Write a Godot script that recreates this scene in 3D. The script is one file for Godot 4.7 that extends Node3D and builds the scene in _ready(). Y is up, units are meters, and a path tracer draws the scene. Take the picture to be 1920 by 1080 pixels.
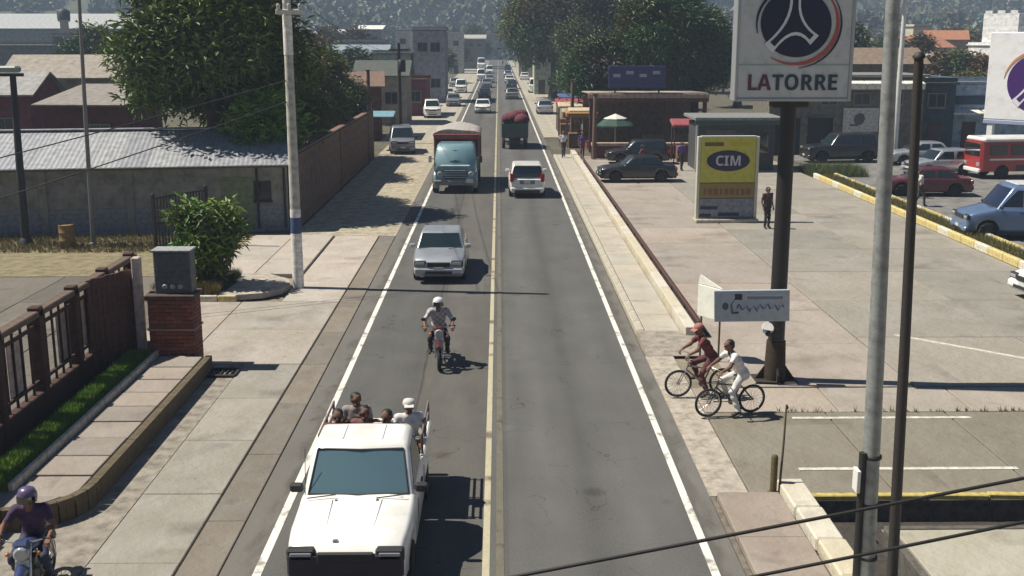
extends Node3D

var counts := {}
var mats := {}
var tex := {}
var rng := RandomNumberGenerator.new()
var fonts := {}


# ------------------------------------------------------------------ mesh building
class MB:
	var st := SurfaceTool.new()
	var xf := Transform3D.IDENTITY
	var col := Color.WHITE
	var sg := 1
	var n := 0

	func _init() -> void:
		st.begin(Mesh.PRIMITIVE_TRIANGLES)

	func vert(p: Vector3, s: int, uv := Vector2.ZERO) -> void:
		st.set_color(col)
		st.set_uv(uv)
		st.set_smooth_group(s)
		st.add_vertex(xf * p)
		n += 1

	func tri(a: Vector3, b: Vector3, c: Vector3, ctr: Vector3, s := -1) -> void:
		if (b - a).cross(c - a).dot((a + b + c) / 3.0 - ctr) < 0.0:
			vert(a, s); vert(b, s); vert(c, s)
		else:
			vert(a, s); vert(c, s); vert(b, s)

	func quad(a: Vector3, b: Vector3, c: Vector3, d: Vector3, ctr: Vector3, s := -1) -> void:
		tri(a, b, c, ctr, s)
		tri(a, c, d, ctr, s)

	func quad_uv(a: Vector3, b: Vector3, c: Vector3, d: Vector3, u := Vector2.ONE) -> void:  # a b c d counter-clockwise seen from the front, from bottom left
		var p := [a, c, b, a, d, c]
		var t := [Vector2(0, u.y), Vector2(u.x, 0), Vector2(u.x, u.y), Vector2(0, u.y), Vector2(0, 0), Vector2(u.x, 0)]
		for i in 6:
			vert(p[i], -1, t[i])

	func box(c: Vector3, s: Vector3, bev := 0.0, b := Basis.IDENTITY) -> MB:
		var h := s * 0.5
		var old := xf
		xf = xf * Transform3D(b, c)
		var o := Vector3.ZERO
		for k in 3:
			var i := (k + 1) % 3
			var j := (k + 2) % 3
			for sk in [-1, 1]:
				var q := []
				for e in [[-1, -1], [1, -1], [1, 1], [-1, 1]]:
					var p := Vector3.ZERO
					p[k] = sk * h[k]
					p[i] = e[0] * (h[i] - bev)
					p[j] = e[1] * (h[j] - bev)
					q.append(p)
				quad(q[0], q[1], q[2], q[3], o)
			if bev > 0.0:
				for si in [-1, 1]:
					for sj in [-1, 1]:
						var q := []
						for e in [[i, -1], [i, 1], [j, 1], [j, -1]]:
							var p := Vector3.ZERO
							p[k] = e[1] * (h[k] - bev)
							p[i] = si * (h[i] - (0.0 if e[0] == i else bev))
							p[j] = sj * (h[j] - (0.0 if e[0] == j else bev))
							q.append(p)
						quad(q[0], q[1], q[2], q[3], o)
		if bev > 0.0:
			for sx in [-1, 1]:
				for sy in [-1, 1]:
					for sz in [-1, 1]:
						var g := Vector3(sx, sy, sz)
						var q := []
						for k in 3:
							var p := g * (h - Vector3.ONE * bev)
							p[k] = g[k] * h[k]
							q.append(p)
						tri(q[0], q[1], q[2], o)
		xf = old
		return self

	func loft(rings: Array, cap0 := true, cap1 := true, smooth := true) -> MB:
		sg += 1
		var s := sg if smooth else -1
		var m: int = rings[0].size()
		var cs := []
		for r in rings:
			var c := Vector3.ZERO
			for p in r:
				c += p
			cs.append(c / m)
		for i in rings.size() - 1:
			var ctr: Vector3 = (cs[i] + cs[i + 1]) * 0.5
			for j in m:
				var k := (j + 1) % m
				quad(rings[i][j], rings[i][k], rings[i + 1][k], rings[i + 1][j], ctr, s)
		if cap0:
			fan(rings[0], cs[0], cs[1])
		if cap1:
			fan(rings[-1], cs[-1], cs[-2])
		return self

	func fan(r: Array, c: Vector3, inside: Vector3) -> void:
		for j in r.size():
			tri(c, r[j], r[(j + 1) % r.size()], inside)

	func tube(pts: Array, rad: Variant, m := 8, cap := true) -> MB:
		var rings := []
		var nrm := Vector3.ZERO
		for i in pts.size():
			var t: Vector3 = (pts[mini(i + 1, pts.size() - 1)] - pts[maxi(i - 1, 0)]).normalized()
			if i == 0:
				nrm = t.cross(Vector3.RIGHT if absf(t.x) < 0.8 else Vector3.UP).normalized()
			else:
				nrm = (nrm - t * nrm.dot(t)).normalized()
			var bi := t.cross(nrm)
			var r: float = rad[i] if rad is Array else rad
			var ring := []
			for j in m:
				var a := TAU * j / m
				ring.append(pts[i] + (nrm * cos(a) + bi * sin(a)) * r)
			rings.append(ring)
		return loft(rings, cap, cap)

	func lathe(prof: Array, m := 16, axis := Basis.IDENTITY, at := Vector3.ZERO, smooth := true) -> MB:  # profile (radius, height)
		var rings := []
		for p in prof:
			var ring := []
			for j in m:
				var a := TAU * j / m
				ring.append(at + axis * Vector3(p.x * cos(a), p.y, p.x * sin(a)))
			rings.append(ring)
		return loft(rings, true, true, smooth)

	func ball(c: Vector3, r: Vector3, m := 10, k := 6) -> MB:
		var rings := []
		for i in k + 1:
			var t := PI * clampf(float(i) / k, 0.02, 0.98)
			var ring := []
			for j in m:
				var a := TAU * j / m
				ring.append(c + Vector3(r.x * sin(t) * cos(a), r.y * cos(t), r.z * sin(t) * sin(a)))
			rings.append(ring)
		return loft(rings)

	func extr(poly: Array, z0: float, z1: float, t := Transform3D.IDENTITY) -> MB:  # polygon in xy pulled along z
		var old := xf
		xf = xf * t
		var pp := PackedVector2Array(poly)
		var idx := Geometry2D.triangulate_polygon(pp)
		var mid := Vector3(0, 0, (z0 + z1) / 2)
		for i in range(0, idx.size(), 3):
			var a := pp[idx[i]]
			var b := pp[idx[i + 1]]
			var c := pp[idx[i + 2]]
			for z in [z0, z1]:
				tri(Vector3(a.x, a.y, z), Vector3(b.x, b.y, z), Vector3(c.x, c.y, z), Vector3((a.x + b.x + c.x) / 3, (a.y + b.y + c.y) / 3, mid.z))
		var cw := Geometry2D.is_polygon_clockwise(pp)
		for i in pp.size():
			var a := pp[i]
			var b := pp[(i + 1) % pp.size()]
			var nn := Vector2(b.y - a.y, a.x - b.x) * (-1.0 if cw else 1.0)
			var inside := Vector3((a.x + b.x) / 2 - nn.x, (a.y + b.y) / 2 - nn.y, mid.z)
			quad(Vector3(a.x, a.y, z0), Vector3(b.x, b.y, z0), Vector3(b.x, b.y, z1), Vector3(a.x, a.y, z1), inside)
		xf = old
		return self

	func mesh() -> ArrayMesh:
		st.generate_normals()
		return st.commit()


# ------------------------------------------------------------------ naming
func numbered(nm: String, par: Node) -> String:
	var k := str(par.get_instance_id()) + nm
	counts[k] = counts.get(k, -1) + 1
	return nm if counts[k] == 0 else "%s_%03d" % [nm, counts[k]]


func tag(o: Node, label := "", category := "", group := "", kind := "") -> Node:
	if label: o.set_meta("label", label)
	if category: o.set_meta("category", category)
	if group: o.set_meta("group", group)
	if kind: o.set_meta("kind", kind)
	return o


func put(nm: String, mesh: Mesh, m: Material, par: Node = null, at := Vector3.ZERO, b := Basis.IDENTITY) -> MeshInstance3D:
	if par == null: par = self
	var o := MeshInstance3D.new()
	o.mesh = mesh
	o.material_override = m
	o.transform = Transform3D(b, at)
	o.name = numbered(nm, par)
	par.add_child(o)
	return o


func add(nm: String, mb: MB, m: Material, par: Node = null) -> MeshInstance3D:
	return put(nm, mb.mesh(), m, par)


func struct(nm: String, mb: MB, m: Material, label := "", cat := "ground") -> MeshInstance3D:
	var o := add(nm, mb, m)
	tag(o, label if label else nm.replace("_", " "), cat, "", "structure")
	return o


func thing(nm: String, label: String, cat: String, at := Vector3.ZERO, turn := 0.0, group := "") -> Node3D:
	var o := Node3D.new()
	o.name = numbered(nm, self)
	add_child(o)
	o.position = at
	o.rotation.y = turn
	tag(o, label, cat, group)
	return o


func dup(src: Node3D, label: String, at: Vector3, turn := 0.0, group := "") -> Node3D:
	var o: Node3D = src.duplicate()
	var base := String(src.name)
	var rx := RegEx.create_from_string("_\\d{3}$")
	base = rx.sub(base, "")
	o.name = numbered(base, self)
	add_child(o)
	o.position = at
	o.rotation.y = turn
	o.set_meta("label", label)
	if group: o.set_meta("group", group)
	return o


# ------------------------------------------------------------------ materials (colours are linear, real-world)
func noise_tex(key: String, freq: float, lo: float, hi: float, sd: int, size := 512, normal := false, bump := 4.0, typ := FastNoiseLite.TYPE_SIMPLEX_SMOOTH) -> NoiseTexture2D:
	if tex.has(key): return tex[key]
	var f := FastNoiseLite.new()
	f.seed = sd
	f.noise_type = typ
	f.frequency = freq
	f.fractal_octaves = 6
	f.fractal_gain = 0.62
	var t := NoiseTexture2D.new()
	t.width = size
	t.height = size
	t.seamless = true
	t.seamless_blend_skirt = 0.3
	t.noise = f
	if normal:
		t.as_normal_map = true
		t.bump_strength = bump
	else:
		var g := Gradient.new()
		g.offsets = PackedFloat32Array([0.12, 0.45, 0.88])
		g.colors = PackedColorArray([Color(lo, lo, lo * 0.985), Color((lo + hi) * 0.51, (lo + hi) * 0.51, (lo + hi) * 0.505), Color(hi, hi, hi)])
		t.color_ramp = g
	tex[key] = t
	return t


func paving_texture() -> ImageTexture:  # stains, tyre marks and hair cracks over fine grain
	if tex.has("paving"): return tex["paving"]
	var s := 768
	var im := Image.create(s, s, false, Image.FORMAT_RGB8)
	var n := FastNoiseLite.new()
	n.seed = 44
	n.frequency = 0.006
	n.fractal_octaves = 5
	var g := FastNoiseLite.new()
	g.seed = 45
	g.frequency = 0.3
	var k := FastNoiseLite.new()
	k.seed = 46
	k.frequency = 0.004
	k.fractal_octaves = 5
	k.fractal_gain = 0.6
	for y in s:
		for x in s:
			# blend across the edges so that the picture repeats without a seam
			var u := smoothstep(0.8, 1.0, float(x) / s)
			var v := smoothstep(0.8, 1.0, float(y) / s)
			var a := lerpf(lerpf(n.get_noise_2d(x, y), n.get_noise_2d(x - s, y), u), lerpf(n.get_noise_2d(x, y - s), n.get_noise_2d(x - s, y - s), u), v)
			var c := 0.93 + 0.06 * a + 0.05 * g.get_noise_2d(x, y)
			var st := n.get_noise_2d(x * 0.9 + 3000, y * 0.9)
			if st > 0.22 and u < 0.01 and v < 0.01: c -= 0.3 * (st - 0.22)
			if absf(k.get_noise_2d(x, y)) < 0.004 and n.get_noise_2d(x + 900, y) > 0.0 and u == 0.0 and v == 0.0: c -= 0.15
			im.set_pixel(x, y, Color(c, c * (0.995 + 0.01 * a), c * (0.985 + 0.03 * a)))
	im.generate_mipmaps()
	tex["paving"] = ImageTexture.create_from_image(im)
	return tex["paving"]


func mat(key: String, c := Color.WHITE, rough := 0.8, kind := "", scale := 1.0, metal := 0.0) -> StandardMaterial3D:
	if mats.has(key): return mats[key]
	var m := StandardMaterial3D.new()
	m.resource_name = key
	m.roughness = rough
	m.metallic = metal
	var k := 1.0
	if kind:
		k = 0.74
		if kind == "grain":
			m.albedo_texture = noise_tex("grain", 0.03, 0.74, 0.98, 3)
		elif kind == "blotch":
			m.albedo_texture = noise_tex("blotch", 0.006, 0.78, 1.0, 5)
		elif kind == "dirty":
			m.albedo_texture = noise_tex("dirty", 0.009, 0.72, 1.0, 9)
		elif kind == "worn":
			m.albedo_texture = noise_tex("worn", 0.012, 0.62, 1.0, 17)
			k = 0.85
		elif kind == "paving":
			m.albedo_texture = paving_texture()
			k = 0.86
		elif kind == "soft":
			m.albedo_texture = noise_tex("soft", 0.006, 0.9, 1.0, 11)
			k = 0.9
		m.uv1_triplanar = true
		m.uv1_world_triplanar = true
		m.uv1_scale = Vector3.ONE / scale
		if kind == "worn":
			(m.albedo_texture as NoiseTexture2D).color_ramp.offsets = PackedFloat32Array([0.16, 0.27, 0.36])
		if kind != "soft":
			m.normal_enabled = true
			m.normal_texture = noise_tex("bumps", 0.04, 0, 1, 21, 512, true, 3.0)
			m.normal_scale = 0.5
	m.albedo_color = Color(minf(c.r / k, 1.0), minf(c.g / k, 1.0), minf(c.b / k, 1.0)).linear_to_srgb()
	mats[key] = m
	return m


func vmat(key: String, rough := 0.8) -> StandardMaterial3D:  # takes its colour from the vertices
	if mats.has(key): return mats[key]
	var m := mat(key, Color.WHITE, rough)
	m.vertex_color_use_as_albedo = true
	return m


func paint(key: String, c: Color, metal := 0.0) -> StandardMaterial3D:
	if mats.has(key): return mats[key]
	var m := mat(key, c, 0.38, "soft", 3.0, metal)
	m.clearcoat_enabled = true
	m.clearcoat = 0.7
	m.clearcoat_roughness = 0.12
	return m


func leafmat(key: String, rough := 0.55) -> StandardMaterial3D:
	if mats.has(key): return mats[key]
	var m := vmat(key, rough)
	m.backlight_enabled = true
	m.backlight = Color(0.10, 0.14, 0.03)
	m.cull_mode = BaseMaterial3D.CULL_DISABLED
	return m


func C(r: float, g: float, b: float) -> Color:
	return Color(r, g, b)


func bx(c: Vector3, s: Vector3, bev := 0.0, b := Basis.IDENTITY) -> MB:
	return MB.new().box(c, s, bev, b)


func text(s: String, size: float, depth: float, bold := true) -> TextMesh:
	var f: SystemFont
	if fonts.has(bold): f = fonts[bold]
	else:
		f = SystemFont.new()
		f.font_names = PackedStringArray(["Droid Sans"])
		f.font_weight = 700 if bold else 400
		fonts[bold] = f
	var t := TextMesh.new()
	t.text = s
	t.font = f
	t.font_size = 64
	t.pixel_size = size / 46.0
	t.depth = depth
	return t


# ------------------------------------------------------------------ scene
func _ready() -> void:
	rng.seed = 7
	var cam := Camera3D.new()
	cam.name = "camera"
	cam.fov = rad_to_deg(2.0 * atan(540.0 / 2100.0))
	cam.position = Vector3(0.16, 7.65, 0)
	cam.rotation = Vector3(-atan(466.0 / 2100.0), -0.01162, 0)
	cam.far = 4000.0
	add_child(cam)
	cam.current = true
	var env := Environment.new()
	env.background_mode = Environment.BG_SKY
	var sm := ProceduralSkyMaterial.new()
	sm.sky_top_color = Color(0.25, 0.45, 0.78)
	sm.sky_horizon_color = Color(0.70, 0.79, 0.88)
	sm.sky_curve = 0.16
	sm.ground_bottom_color = Color(0.25, 0.24, 0.22)
	sm.ground_horizon_color = Color(0.60, 0.64, 0.68)
	sm.sky_energy_multiplier = 0.42
	sm.sun_angle_max = 2.0
	var sky := Sky.new()
	sky.sky_material = sm
	env.sky = sky
	env.tonemap_mode = Environment.TONE_MAPPER_LINEAR
	env.tonemap_exposure = 1.5
	env.sdfgi_enabled = true
	env.ssao_enabled = true
	env.ssil_enabled = true
	env.fog_enabled = true
	env.fog_density = 0.0009
	env.fog_light_color = Color(0.62, 0.70, 0.80)
	var we := WorldEnvironment.new()
	we.name = "world_environment"
	we.environment = env
	add_child(we)
	var sun := DirectionalLight3D.new()
	sun.name = "sun"
	sun.light_color = Color(1.0, 0.97, 0.915)
	sun.light_energy = 1.6
	sun.light_angular_distance = 0.5
	sun.shadow_enabled = true
	add_child(sun)
	var el := deg_to_rad(56.0)
	var az := deg_to_rad(7.0)
	sun.look_at_from_position(Vector3.ZERO, -Vector3(-cos(el) * cos(az), sin(el), -cos(el) * sin(az)))

	terrain()
	road()
	left_side()
	right_side()
	trees()
	vehicles()
	people()
	background()


func hgt(x: float, z: float) -> float:
	var f: float = hill_noise.get_noise_2d(x, z)
	var d: float = -z - 330.0 + f * 90.0 - absf(x) * 0.10
	var h := -0.06
	if d > 0.0:
		h += 165.0 * smoothstep(0.0, 720.0, d) + f * 14.0 * smoothstep(0.0, 120.0, d)
	if absf(x) < 14.0 and z > -470.0:
		h = minf(h, -0.06)
	return h

var hill_noise := FastNoiseLite.new()

func terrain() -> void:
	hill_noise.seed = 4
	hill_noise.frequency = 0.006
	hill_noise.fractal_octaves = 4
	var xs := [-900.0]
	while xs[-1] < -60.0: xs.append(xs[-1] + 20.0)
	xs.append_array([-40.0, -20.0, -13.0, -6.75, -6.05, 0.0, 5.42, 6.3, 9.6, 14.0, 20.0, 40.0, 60.0])
	while xs[-1] < 900.0: xs.append(xs[-1] + 20.0)
	var zs := [120.0, 40.0, 0.0, -12.0, -16.7, -17.2, -17.7, -25.7, -40.0, -80.0, -120.0, -200.0, -300.0]
	while zs[-1] > -1300.0: zs.append(zs[-1] - 12.0)
	var mb := MB.new()
	mb.sg = 5
	for j in zs.size() - 1:
		for i in xs.size() - 1:
			var xm: float = (xs[i] + xs[i + 1]) / 2
			var zm: float = (zs[j] + zs[j + 1]) / 2
			if xm > 5.42 and xm < 6.3 and zm < -12.0 and zm > -17.7: continue
			if xm > 5.42 and xm < 9.6 and zm < -16.7 and zm > -17.7: continue
			var q := []
			for e in [[0, 0], [1, 0], [1, 1], [0, 1]]:
				var x: float = xs[i + e[0]]
				var z: float = zs[j + e[1]]
				q.append(Vector3(x, hgt(x, z), z))
			mb.col = C(0.30, 0.26, 0.19) if zm > -60 else (C(0.135, 0.125, 0.085) if zm > -300 else C(0.10, 0.12, 0.075))
			mb.quad(q[0], q[1], q[2], q[3], q[0] - Vector3(0, 500, 0), 5)
	var m := mat("earth", Color.WHITE, 0.95, "dirty", 9.0)
	m.vertex_color_use_as_albedo = true
	struct("ground", mb, m, "dry earth ground running back to the wooded hills", "ground")


func flat(x0: float, x1: float, z0: float, z1: float, y: float, thick := 0.12) -> MB:
	return bx(Vector3((x0 + x1) / 2, y - thick / 2, (z0 + z1) / 2), Vector3(absf(x1 - x0), thick, absf(z1 - z0)))


func road_texture() -> ImageTexture:
	var w := 512
	var h := 2048
	var im := Image.create(w, h, false, Image.FORMAT_RGB8)
	var n := FastNoiseLite.new()
	n.seed = 12
	n.frequency = 0.01
	n.fractal_octaves = 5
	var g := FastNoiseLite.new()
	g.seed = 31
	g.frequency = 0.45
	g.fractal_octaves = 2
	var ck := FastNoiseLite.new()
	ck.seed = 8
	ck.frequency = 0.006
	ck.fractal_octaves = 4
	var r := RandomNumberGenerator.new()
	r.seed = 3
	var spots := []
	for i in 46:
		spots.append([r.randf_range(-3.0, 3.0), r.randf() * h, r.randf_range(0.05, 0.28), r.randf_range(-0.035, 0.02)])
	var patches := [[-1.5, -0.3, 1300, 1700, 0.012]]
	for y in h:
		var sp := []
		for q in spots:
			if absf(q[1] - y) < 24.0: sp.append(q)
		for x in w:
			var X := -3.95 + 7.7 * x / w       # metres across
			var v := 0.104 if X > 0 else 0.098
			var warm := 0.003
			var big := n.get_noise_2d(x * 1.5, y * 0.2)
			v += 0.016 * big + 0.012 * n.get_noise_2d(x + 500, y * 0.9) + 0.028 * g.get_noise_2d(x, y)
			for t in [-2.55, -1.05, 0.95, 2.45]:
				v += (0.010 if t > 0 else 0.006) * exp(-pow((X - t) / 0.30, 2.0))
			v -= 0.018 * exp(-pow((X - 1.7) / 0.22, 2.0)) * (1.0 + big)
			v -= 0.014 * exp(-pow((X + 1.8) / 0.22, 2.0)) * (1.0 + big)
			if X < -0.15 and X > -1.62:
				warm = 0.012 + 0.008 * n.get_noise_2d(x * 2.0 + 90, y * 0.5)
				v += 0.014 * maxf(0.0, n.get_noise_2d(x * 5.0, y * 1.2 + 300.0)) - 0.004
			for q in patches:
				if X > q[0] and X < q[1] and y > q[2] and y < q[3]:
					v += q[4]
					if X < q[0] + 0.035 or X > q[1] - 0.035 or y < q[2] + 2 or y > q[3] - 2: v -= 0.03
			if absf(X + 1.62 + 0.05 * big) < 0.03: v -= 0.032
			if absf(ck.get_noise_2d(x, y * 1.3)) < 0.006 and n.get_noise_2d(x * 0.7 + 900, y * 0.5) > 0.02: v -= 0.045
			for q in sp:
				var dd: float = Vector2(X - q[0], (y - q[1]) * 0.0197).length() / q[2]
				if dd < 1.0: v += q[3] * (1.0 - dd * dd)
			if X > 0.1 and X < 0.30: v -= 0.015 + 0.01 * big
			var e := absf(X) - 3.42
			if e > 0.0:
				warm = 0.016
				v += 0.045 * smoothstep(0.0, 0.3, e + 0.3 * n.get_noise_2d(x * 3.0, y * 1.5)) - 0.01
			im.set_pixel(x, y, Color(maxf(0.02, v + warm), maxf(0.02, v + warm * 0.55), maxf(0.02, v * 0.96)).linear_to_srgb())
	im.generate_mipmaps()
	return ImageTexture.create_from_image(im)


func road() -> void:
	var m := StandardMaterial3D.new()
	m.resource_name = "asphalt"
	m.albedo_texture = road_texture()
	m.roughness = 0.86
	m.metallic_specular = 0.35
	mats["road"] = m
	var mb := MB.new()
	mb.quad_uv(Vector3(-3.95, 0, 14), Vector3(3.75, 0, 14), Vector3(3.75, 0, -430), Vector3(-3.95, 0, -430), Vector2(1, 11))
	struct("road", mb, m, "straight two-lane asphalt road running away under the bridge", "road")
	var wp := mat("white_line_paint", C(0.60, 0.58, 0.53), 0.7, "worn", 6.7)
	var yp := mat("yellow_line_paint", C(0.36, 0.325, 0.225), 0.75, "worn", 9.1)
	var yo := mat("worn_yellow_paint", C(0.115, 0.105, 0.078), 0.8, "worn", 7.3)
	for a in [["road_line", -3.40, 0.13, wp, "solid white edge line on the pickup's side of the road"], ["road_line", 3.32, 0.13, wp, "solid white edge line beside the right-hand pavement"], ["road_line", -0.05, 0.11, yp, "pale yellow line down the middle of the road"], ["road_line", 0.16, 0.12, yo, "worn olive line close beside the yellow centre line"]]:
		var b := MB.new()
		b.xf = Transform3D(Basis.IDENTITY, Vector3(a[1], 0.006, 0))
		b.quad_uv(Vector3(-a[2] / 2, 0, 14), Vector3(a[2] / 2, 0, 14), Vector3(a[2] / 2, 0, -420), Vector3(-a[2] / 2, 0, -420))
		struct(a[0], b, a[3], a[4], "road line")
	# pale dusty verges of the far road
	var dust := mat("pale_dust", C(0.36, 0.33, 0.27), 0.95, "dirty", 4.0)
	struct("road_verge", flat(-9.0, -3.96, -88.0, -420.0, 0.004, 0.1), dust, "pale dusty verge along the far left of the road", "verge")
	struct("road_verge", flat(3.76, 8.0, -90.0, -420.0, 0.004, 0.1), dust, "pale dusty verge along the far right of the road", "verge")


func slabs(par: Node3D, nm: String, x0: float, x1: float, z0: float, z1: float, nx: int, nz: int, y: float, ms: Array, gap := 0.025, jitter := 0.004) -> void:
	var dx := (x1 - x0) / nx
	var dz := (z1 - z0) / nz
	var me := bx(Vector3.ZERO, Vector3(absf(dx) - gap, 0.14, absf(dz) - gap), 0.012).mesh()
	for j in nz:
		for i in nx:
			var c := Vector3(x0 + dx * (i + 0.5), y - 0.07 + rng.randf_range(-jitter, jitter), z0 + dz * (j + 0.5))
			put(nm, me, ms[rng.randi() % ms.size()], par, c - par.position, Basis(Vector3.FORWARD, rng.randf_range(-0.002, 0.002)))


func concretes(key: String, c := Color.WHITE, k := 3, s := 3.0, vary := 0.10) -> Array:
	var out := []
	for i in k:
		var f := 1.0 + vary * (float(i) / maxf(1, k - 1) * 2.0 - 1.0)
		out.append(mat("%s_%d" % [key, i], C(c.r * f, c.g * f * (1.0 - 0.02 * i), c.b * f * (1.0 - 0.03 * i)), 0.88, "paving", maxf(s, 5.0) * (1.0 + 0.23 * i)))
	return out


func left_side() -> void:
	# concrete shoulder, cast in bays
	var sh := thing("shoulder", "pale concrete shoulder cast in bays along the left edge of the road", "shoulder")
	tag(sh, "", "", "", "structure")
	var cm := concretes("shoulder_concrete", C(0.305, 0.288, 0.252), 3, 7.0)
	slabs(sh, "slab", -6.0, -4.62, -5.0, -26.0, 1, 8, 0.015, cm, 0.02)
	slabs(sh, "slab", -4.60, -3.96, -5.0, -44.0, 1, 13, 0.012, concretes("gutter_concrete", C(0.19, 0.172, 0.145)), 0.02)
	var dw := thing("driveway", "pale concrete driveway between the brick pillar and the planted island", "driveway")
	tag(dw, "", "", "", "structure")
	slabs(dw, "slab", -10.4, -4.62, -26.02, -32.6, 2, 2, 0.02, concretes("driveway_concrete", C(0.345, 0.318, 0.278), 3, 9.0, 0.06), 0.02)
	var ap := thing("footway", "pale worn concrete footway around the white concrete pole", "footway")
	tag(ap, "", "", "", "structure")
	slabs(ap, "slab", -6.35, -4.62, -32.63, -44.0, 1, 4, 0.02, concretes("footway_concrete", C(0.40, 0.372, 0.33), 3, 3.0, 0.05), 0.02)
	slabs(ap, "slab", -9.5, -6.37, -36.3, -43.8, 2, 3, 0.10, concretes("footway_concrete"), 0.02)
	struct("shoulder_strip", flat(-8.05, -3.96, -44.05, -88.0, 0.008, 0.1), mat("gravelly_verge", C(0.34, 0.30, 0.225), 0.95, "dirty", 3.0), "beige gravelly verge beside the long rust-brown wall", "verge")

	# raised slab pavement with a brown kerb that curves round at its near end
	var sw := thing("sidewalk", "raised slab pavement with a brown kerb between the shoulder and the grass strip", "pavement")
	tag(sw, "", "", "", "structure")
	var sm := concretes("sidewalk_slab", C(0.285, 0.255, 0.225), 3, 2.6, 0.12)
	slabs(sw, "slab", -7.86, -6.80, -17.2, -25.55, 1, 9, 0.36, sm, 0.05, 0.008)
	var kb := mat("brown_kerb", C(0.10, 0.078, 0.046), 0.95, "dirty", 1.0)
	add("fill", bx(Vector3(-7.36, 0.12, -21.3), Vector3(1.0, 0.3, 8.5)), kb, sw)
	var line := []
	for k in 5:
		line.append(Vector3(-6.70, 0, -25.55 + 1.9 * k))
	for k in 7:
		var a := PI / 2 * k / 6.0
		line.append(Vector3(-7.75 + 1.05 * cos(a), 0, -17.75 + 1.05 * sin(a)))
	for k in 4:
		line.append(Vector3(-8.3 - 1.2 * k, 0, -16.68 + 0.03 * k))
	for i in line.size() - 1:
		var p0: Vector3 = line[i]
		var p1: Vector3 = line[i + 1]
		var d := (p1 - p0).normalized()
		var o := Vector3(-d.z, 0, d.x) * 0.075
		var e := d * 0.006
		var r0 := [p0 + o + e, p0 - o + e, p0 - o + e + Vector3(0, 0.37, 0), p0 + o + e + Vector3(0, 0.37, 0)]
		var r1 := [p1 + o - e, p1 - o - e, p1 - o - e + Vector3(0, 0.37, 0), p1 + o - e + Vector3(0, 0.37, 0)]
		add("kerb_stone", MB.new().loft([r0, r1], true, true, false), kb, sw)
	var cor := []
	for k in 9:
		var a := PI / 2 * k / 8.0
		cor.append(Vector2(-7.80 + 0.92 * cos(a), 17.72 - 0.92 * sin(a)))
	cor.append(Vector2(-9.7, 16.8))
	cor.append(Vector2(-9.7, 17.72))
	add("corner_slab", MB.new().extr(cor, 0.05, 0.352, Transform3D(Basis(Vector3.RIGHT, Vector3.FORWARD, Vector3.UP), Vector3.ZERO)), sm[0], sw)
	# frame of the grating at the far end
	var gr := thing("drain_grating", "dark steel drain grating lying at the foot of the brick pillar", "grating", Vector3(-6.35, 0.02, -25.25))
	var gm := mat("dark_steel", C(0.04, 0.037, 0.034), 0.6, "grain", 0.5, 0.4)
	for z in [-0.28, 0.28]:
		add("frame_bar", bx(Vector3(0, 0.02, z), Vector3(0.75, 0.06, 0.07), 0.008), gm, gr)
	for x in [-0.36, 0.36]:
		add("frame_bar", bx(Vector3(x, 0.02, 0), Vector3(0.07, 0.055, 0.5), 0.008), gm, gr)
	for i in 5:
		add("bar", bx(Vector3(-0.24 + 0.12 * i, 0.01, 0), Vector3(0.03, 0.03, 0.5)), gm, gr)
	struct("side_path", flat(-12.0, -6.01, 2.0, -26.0, 0.0, 0.1), mat("side_dirt", C(0.24, 0.215, 0.18), 0.95, "dirty", 2.0), "dirty pavement round the curved brown kerb under the purple rider", "pavement")
	struct("kerb", bx(Vector3(-7.93, 0.30, -21.6), Vector3(0.09, 0.38, 8.3), 0.015), mat("pale_kerb", C(0.42, 0.39, 0.33), 0.9, "dirty", 1.0), "thin pale kerb edging the grass strip", "kerb")
	struct("grass_bed", flat(-8.62, -7.97, -17.45, -25.8, 0.34, 0.36), mat("bed_soil", C(0.035, 0.05, 0.018), 0.95, "dirty", 1.0), "soil of the narrow grass strip by the wall", "bed")
	grass("grass", "bright green grass strip in front of the dark maroon fence", Rect2(-8.60, -25.75, 0.62, 8.3), 0.34, 10000, 0.13, C(0.14, 0.25, 0.03))

	panel_wall()
	pillar()
	metal_roof_building()
	left_yard()

	# planted island with its yellow kerb
	var isl := thing("traffic_island", "planted island with worn yellow kerb beyond the brick pillar", "island")
	tag(isl, "", "", "", "structure")
	var poly := []
	for p in [[-10.4, -32.7], [-8.0, -32.75], [-7.0, -33.1], [-6.5, -33.7], [-6.4, -34.4], [-6.6, -35.2], [-7.4, -36.0], [-8.6, -36.25], [-10.4, -36.25]]:
		poly.append(Vector2(p[0], -p[1]))
	var t := Transform3D(Basis(Vector3.RIGHT, Vector3.FORWARD, Vector3.UP), Vector3.ZERO)
	add("island_top", MB.new().extr(poly, 0.0, 0.17, t), mat("island_concrete", C(0.36, 0.32, 0.28), 0.92, "dirty", 2.0), isl)
	var soil := []
	for p in [[-10.3, -32.9], [-8.7, -32.95], [-8.2, -33.5], [-8.1, -34.6], [-8.6, -35.6], [-10.3, -35.7]]:
		soil.append(Vector2(p[0], -p[1]))
	add("planting_soil", MB.new().extr(soil, 0.17, 0.20, t), mat("bed_soil"), isl)
	var yk := mat("worn_yellow_kerb", C(0.52, 0.43, 0.22), 0.85, "dirty", 0.7)
	var wk := mat("worn_white_kerb", C(0.50, 0.47, 0.38), 0.85, "dirty", 0.7)
	for i in 5:
		add("kerb_stone", bx(Vector3(-10.2 + i * 0.56, 0.09, -32.66), Vector3(0.54, 0.22, 0.13), 0.02), yk if i % 2 == 0 else wk, isl)
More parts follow.
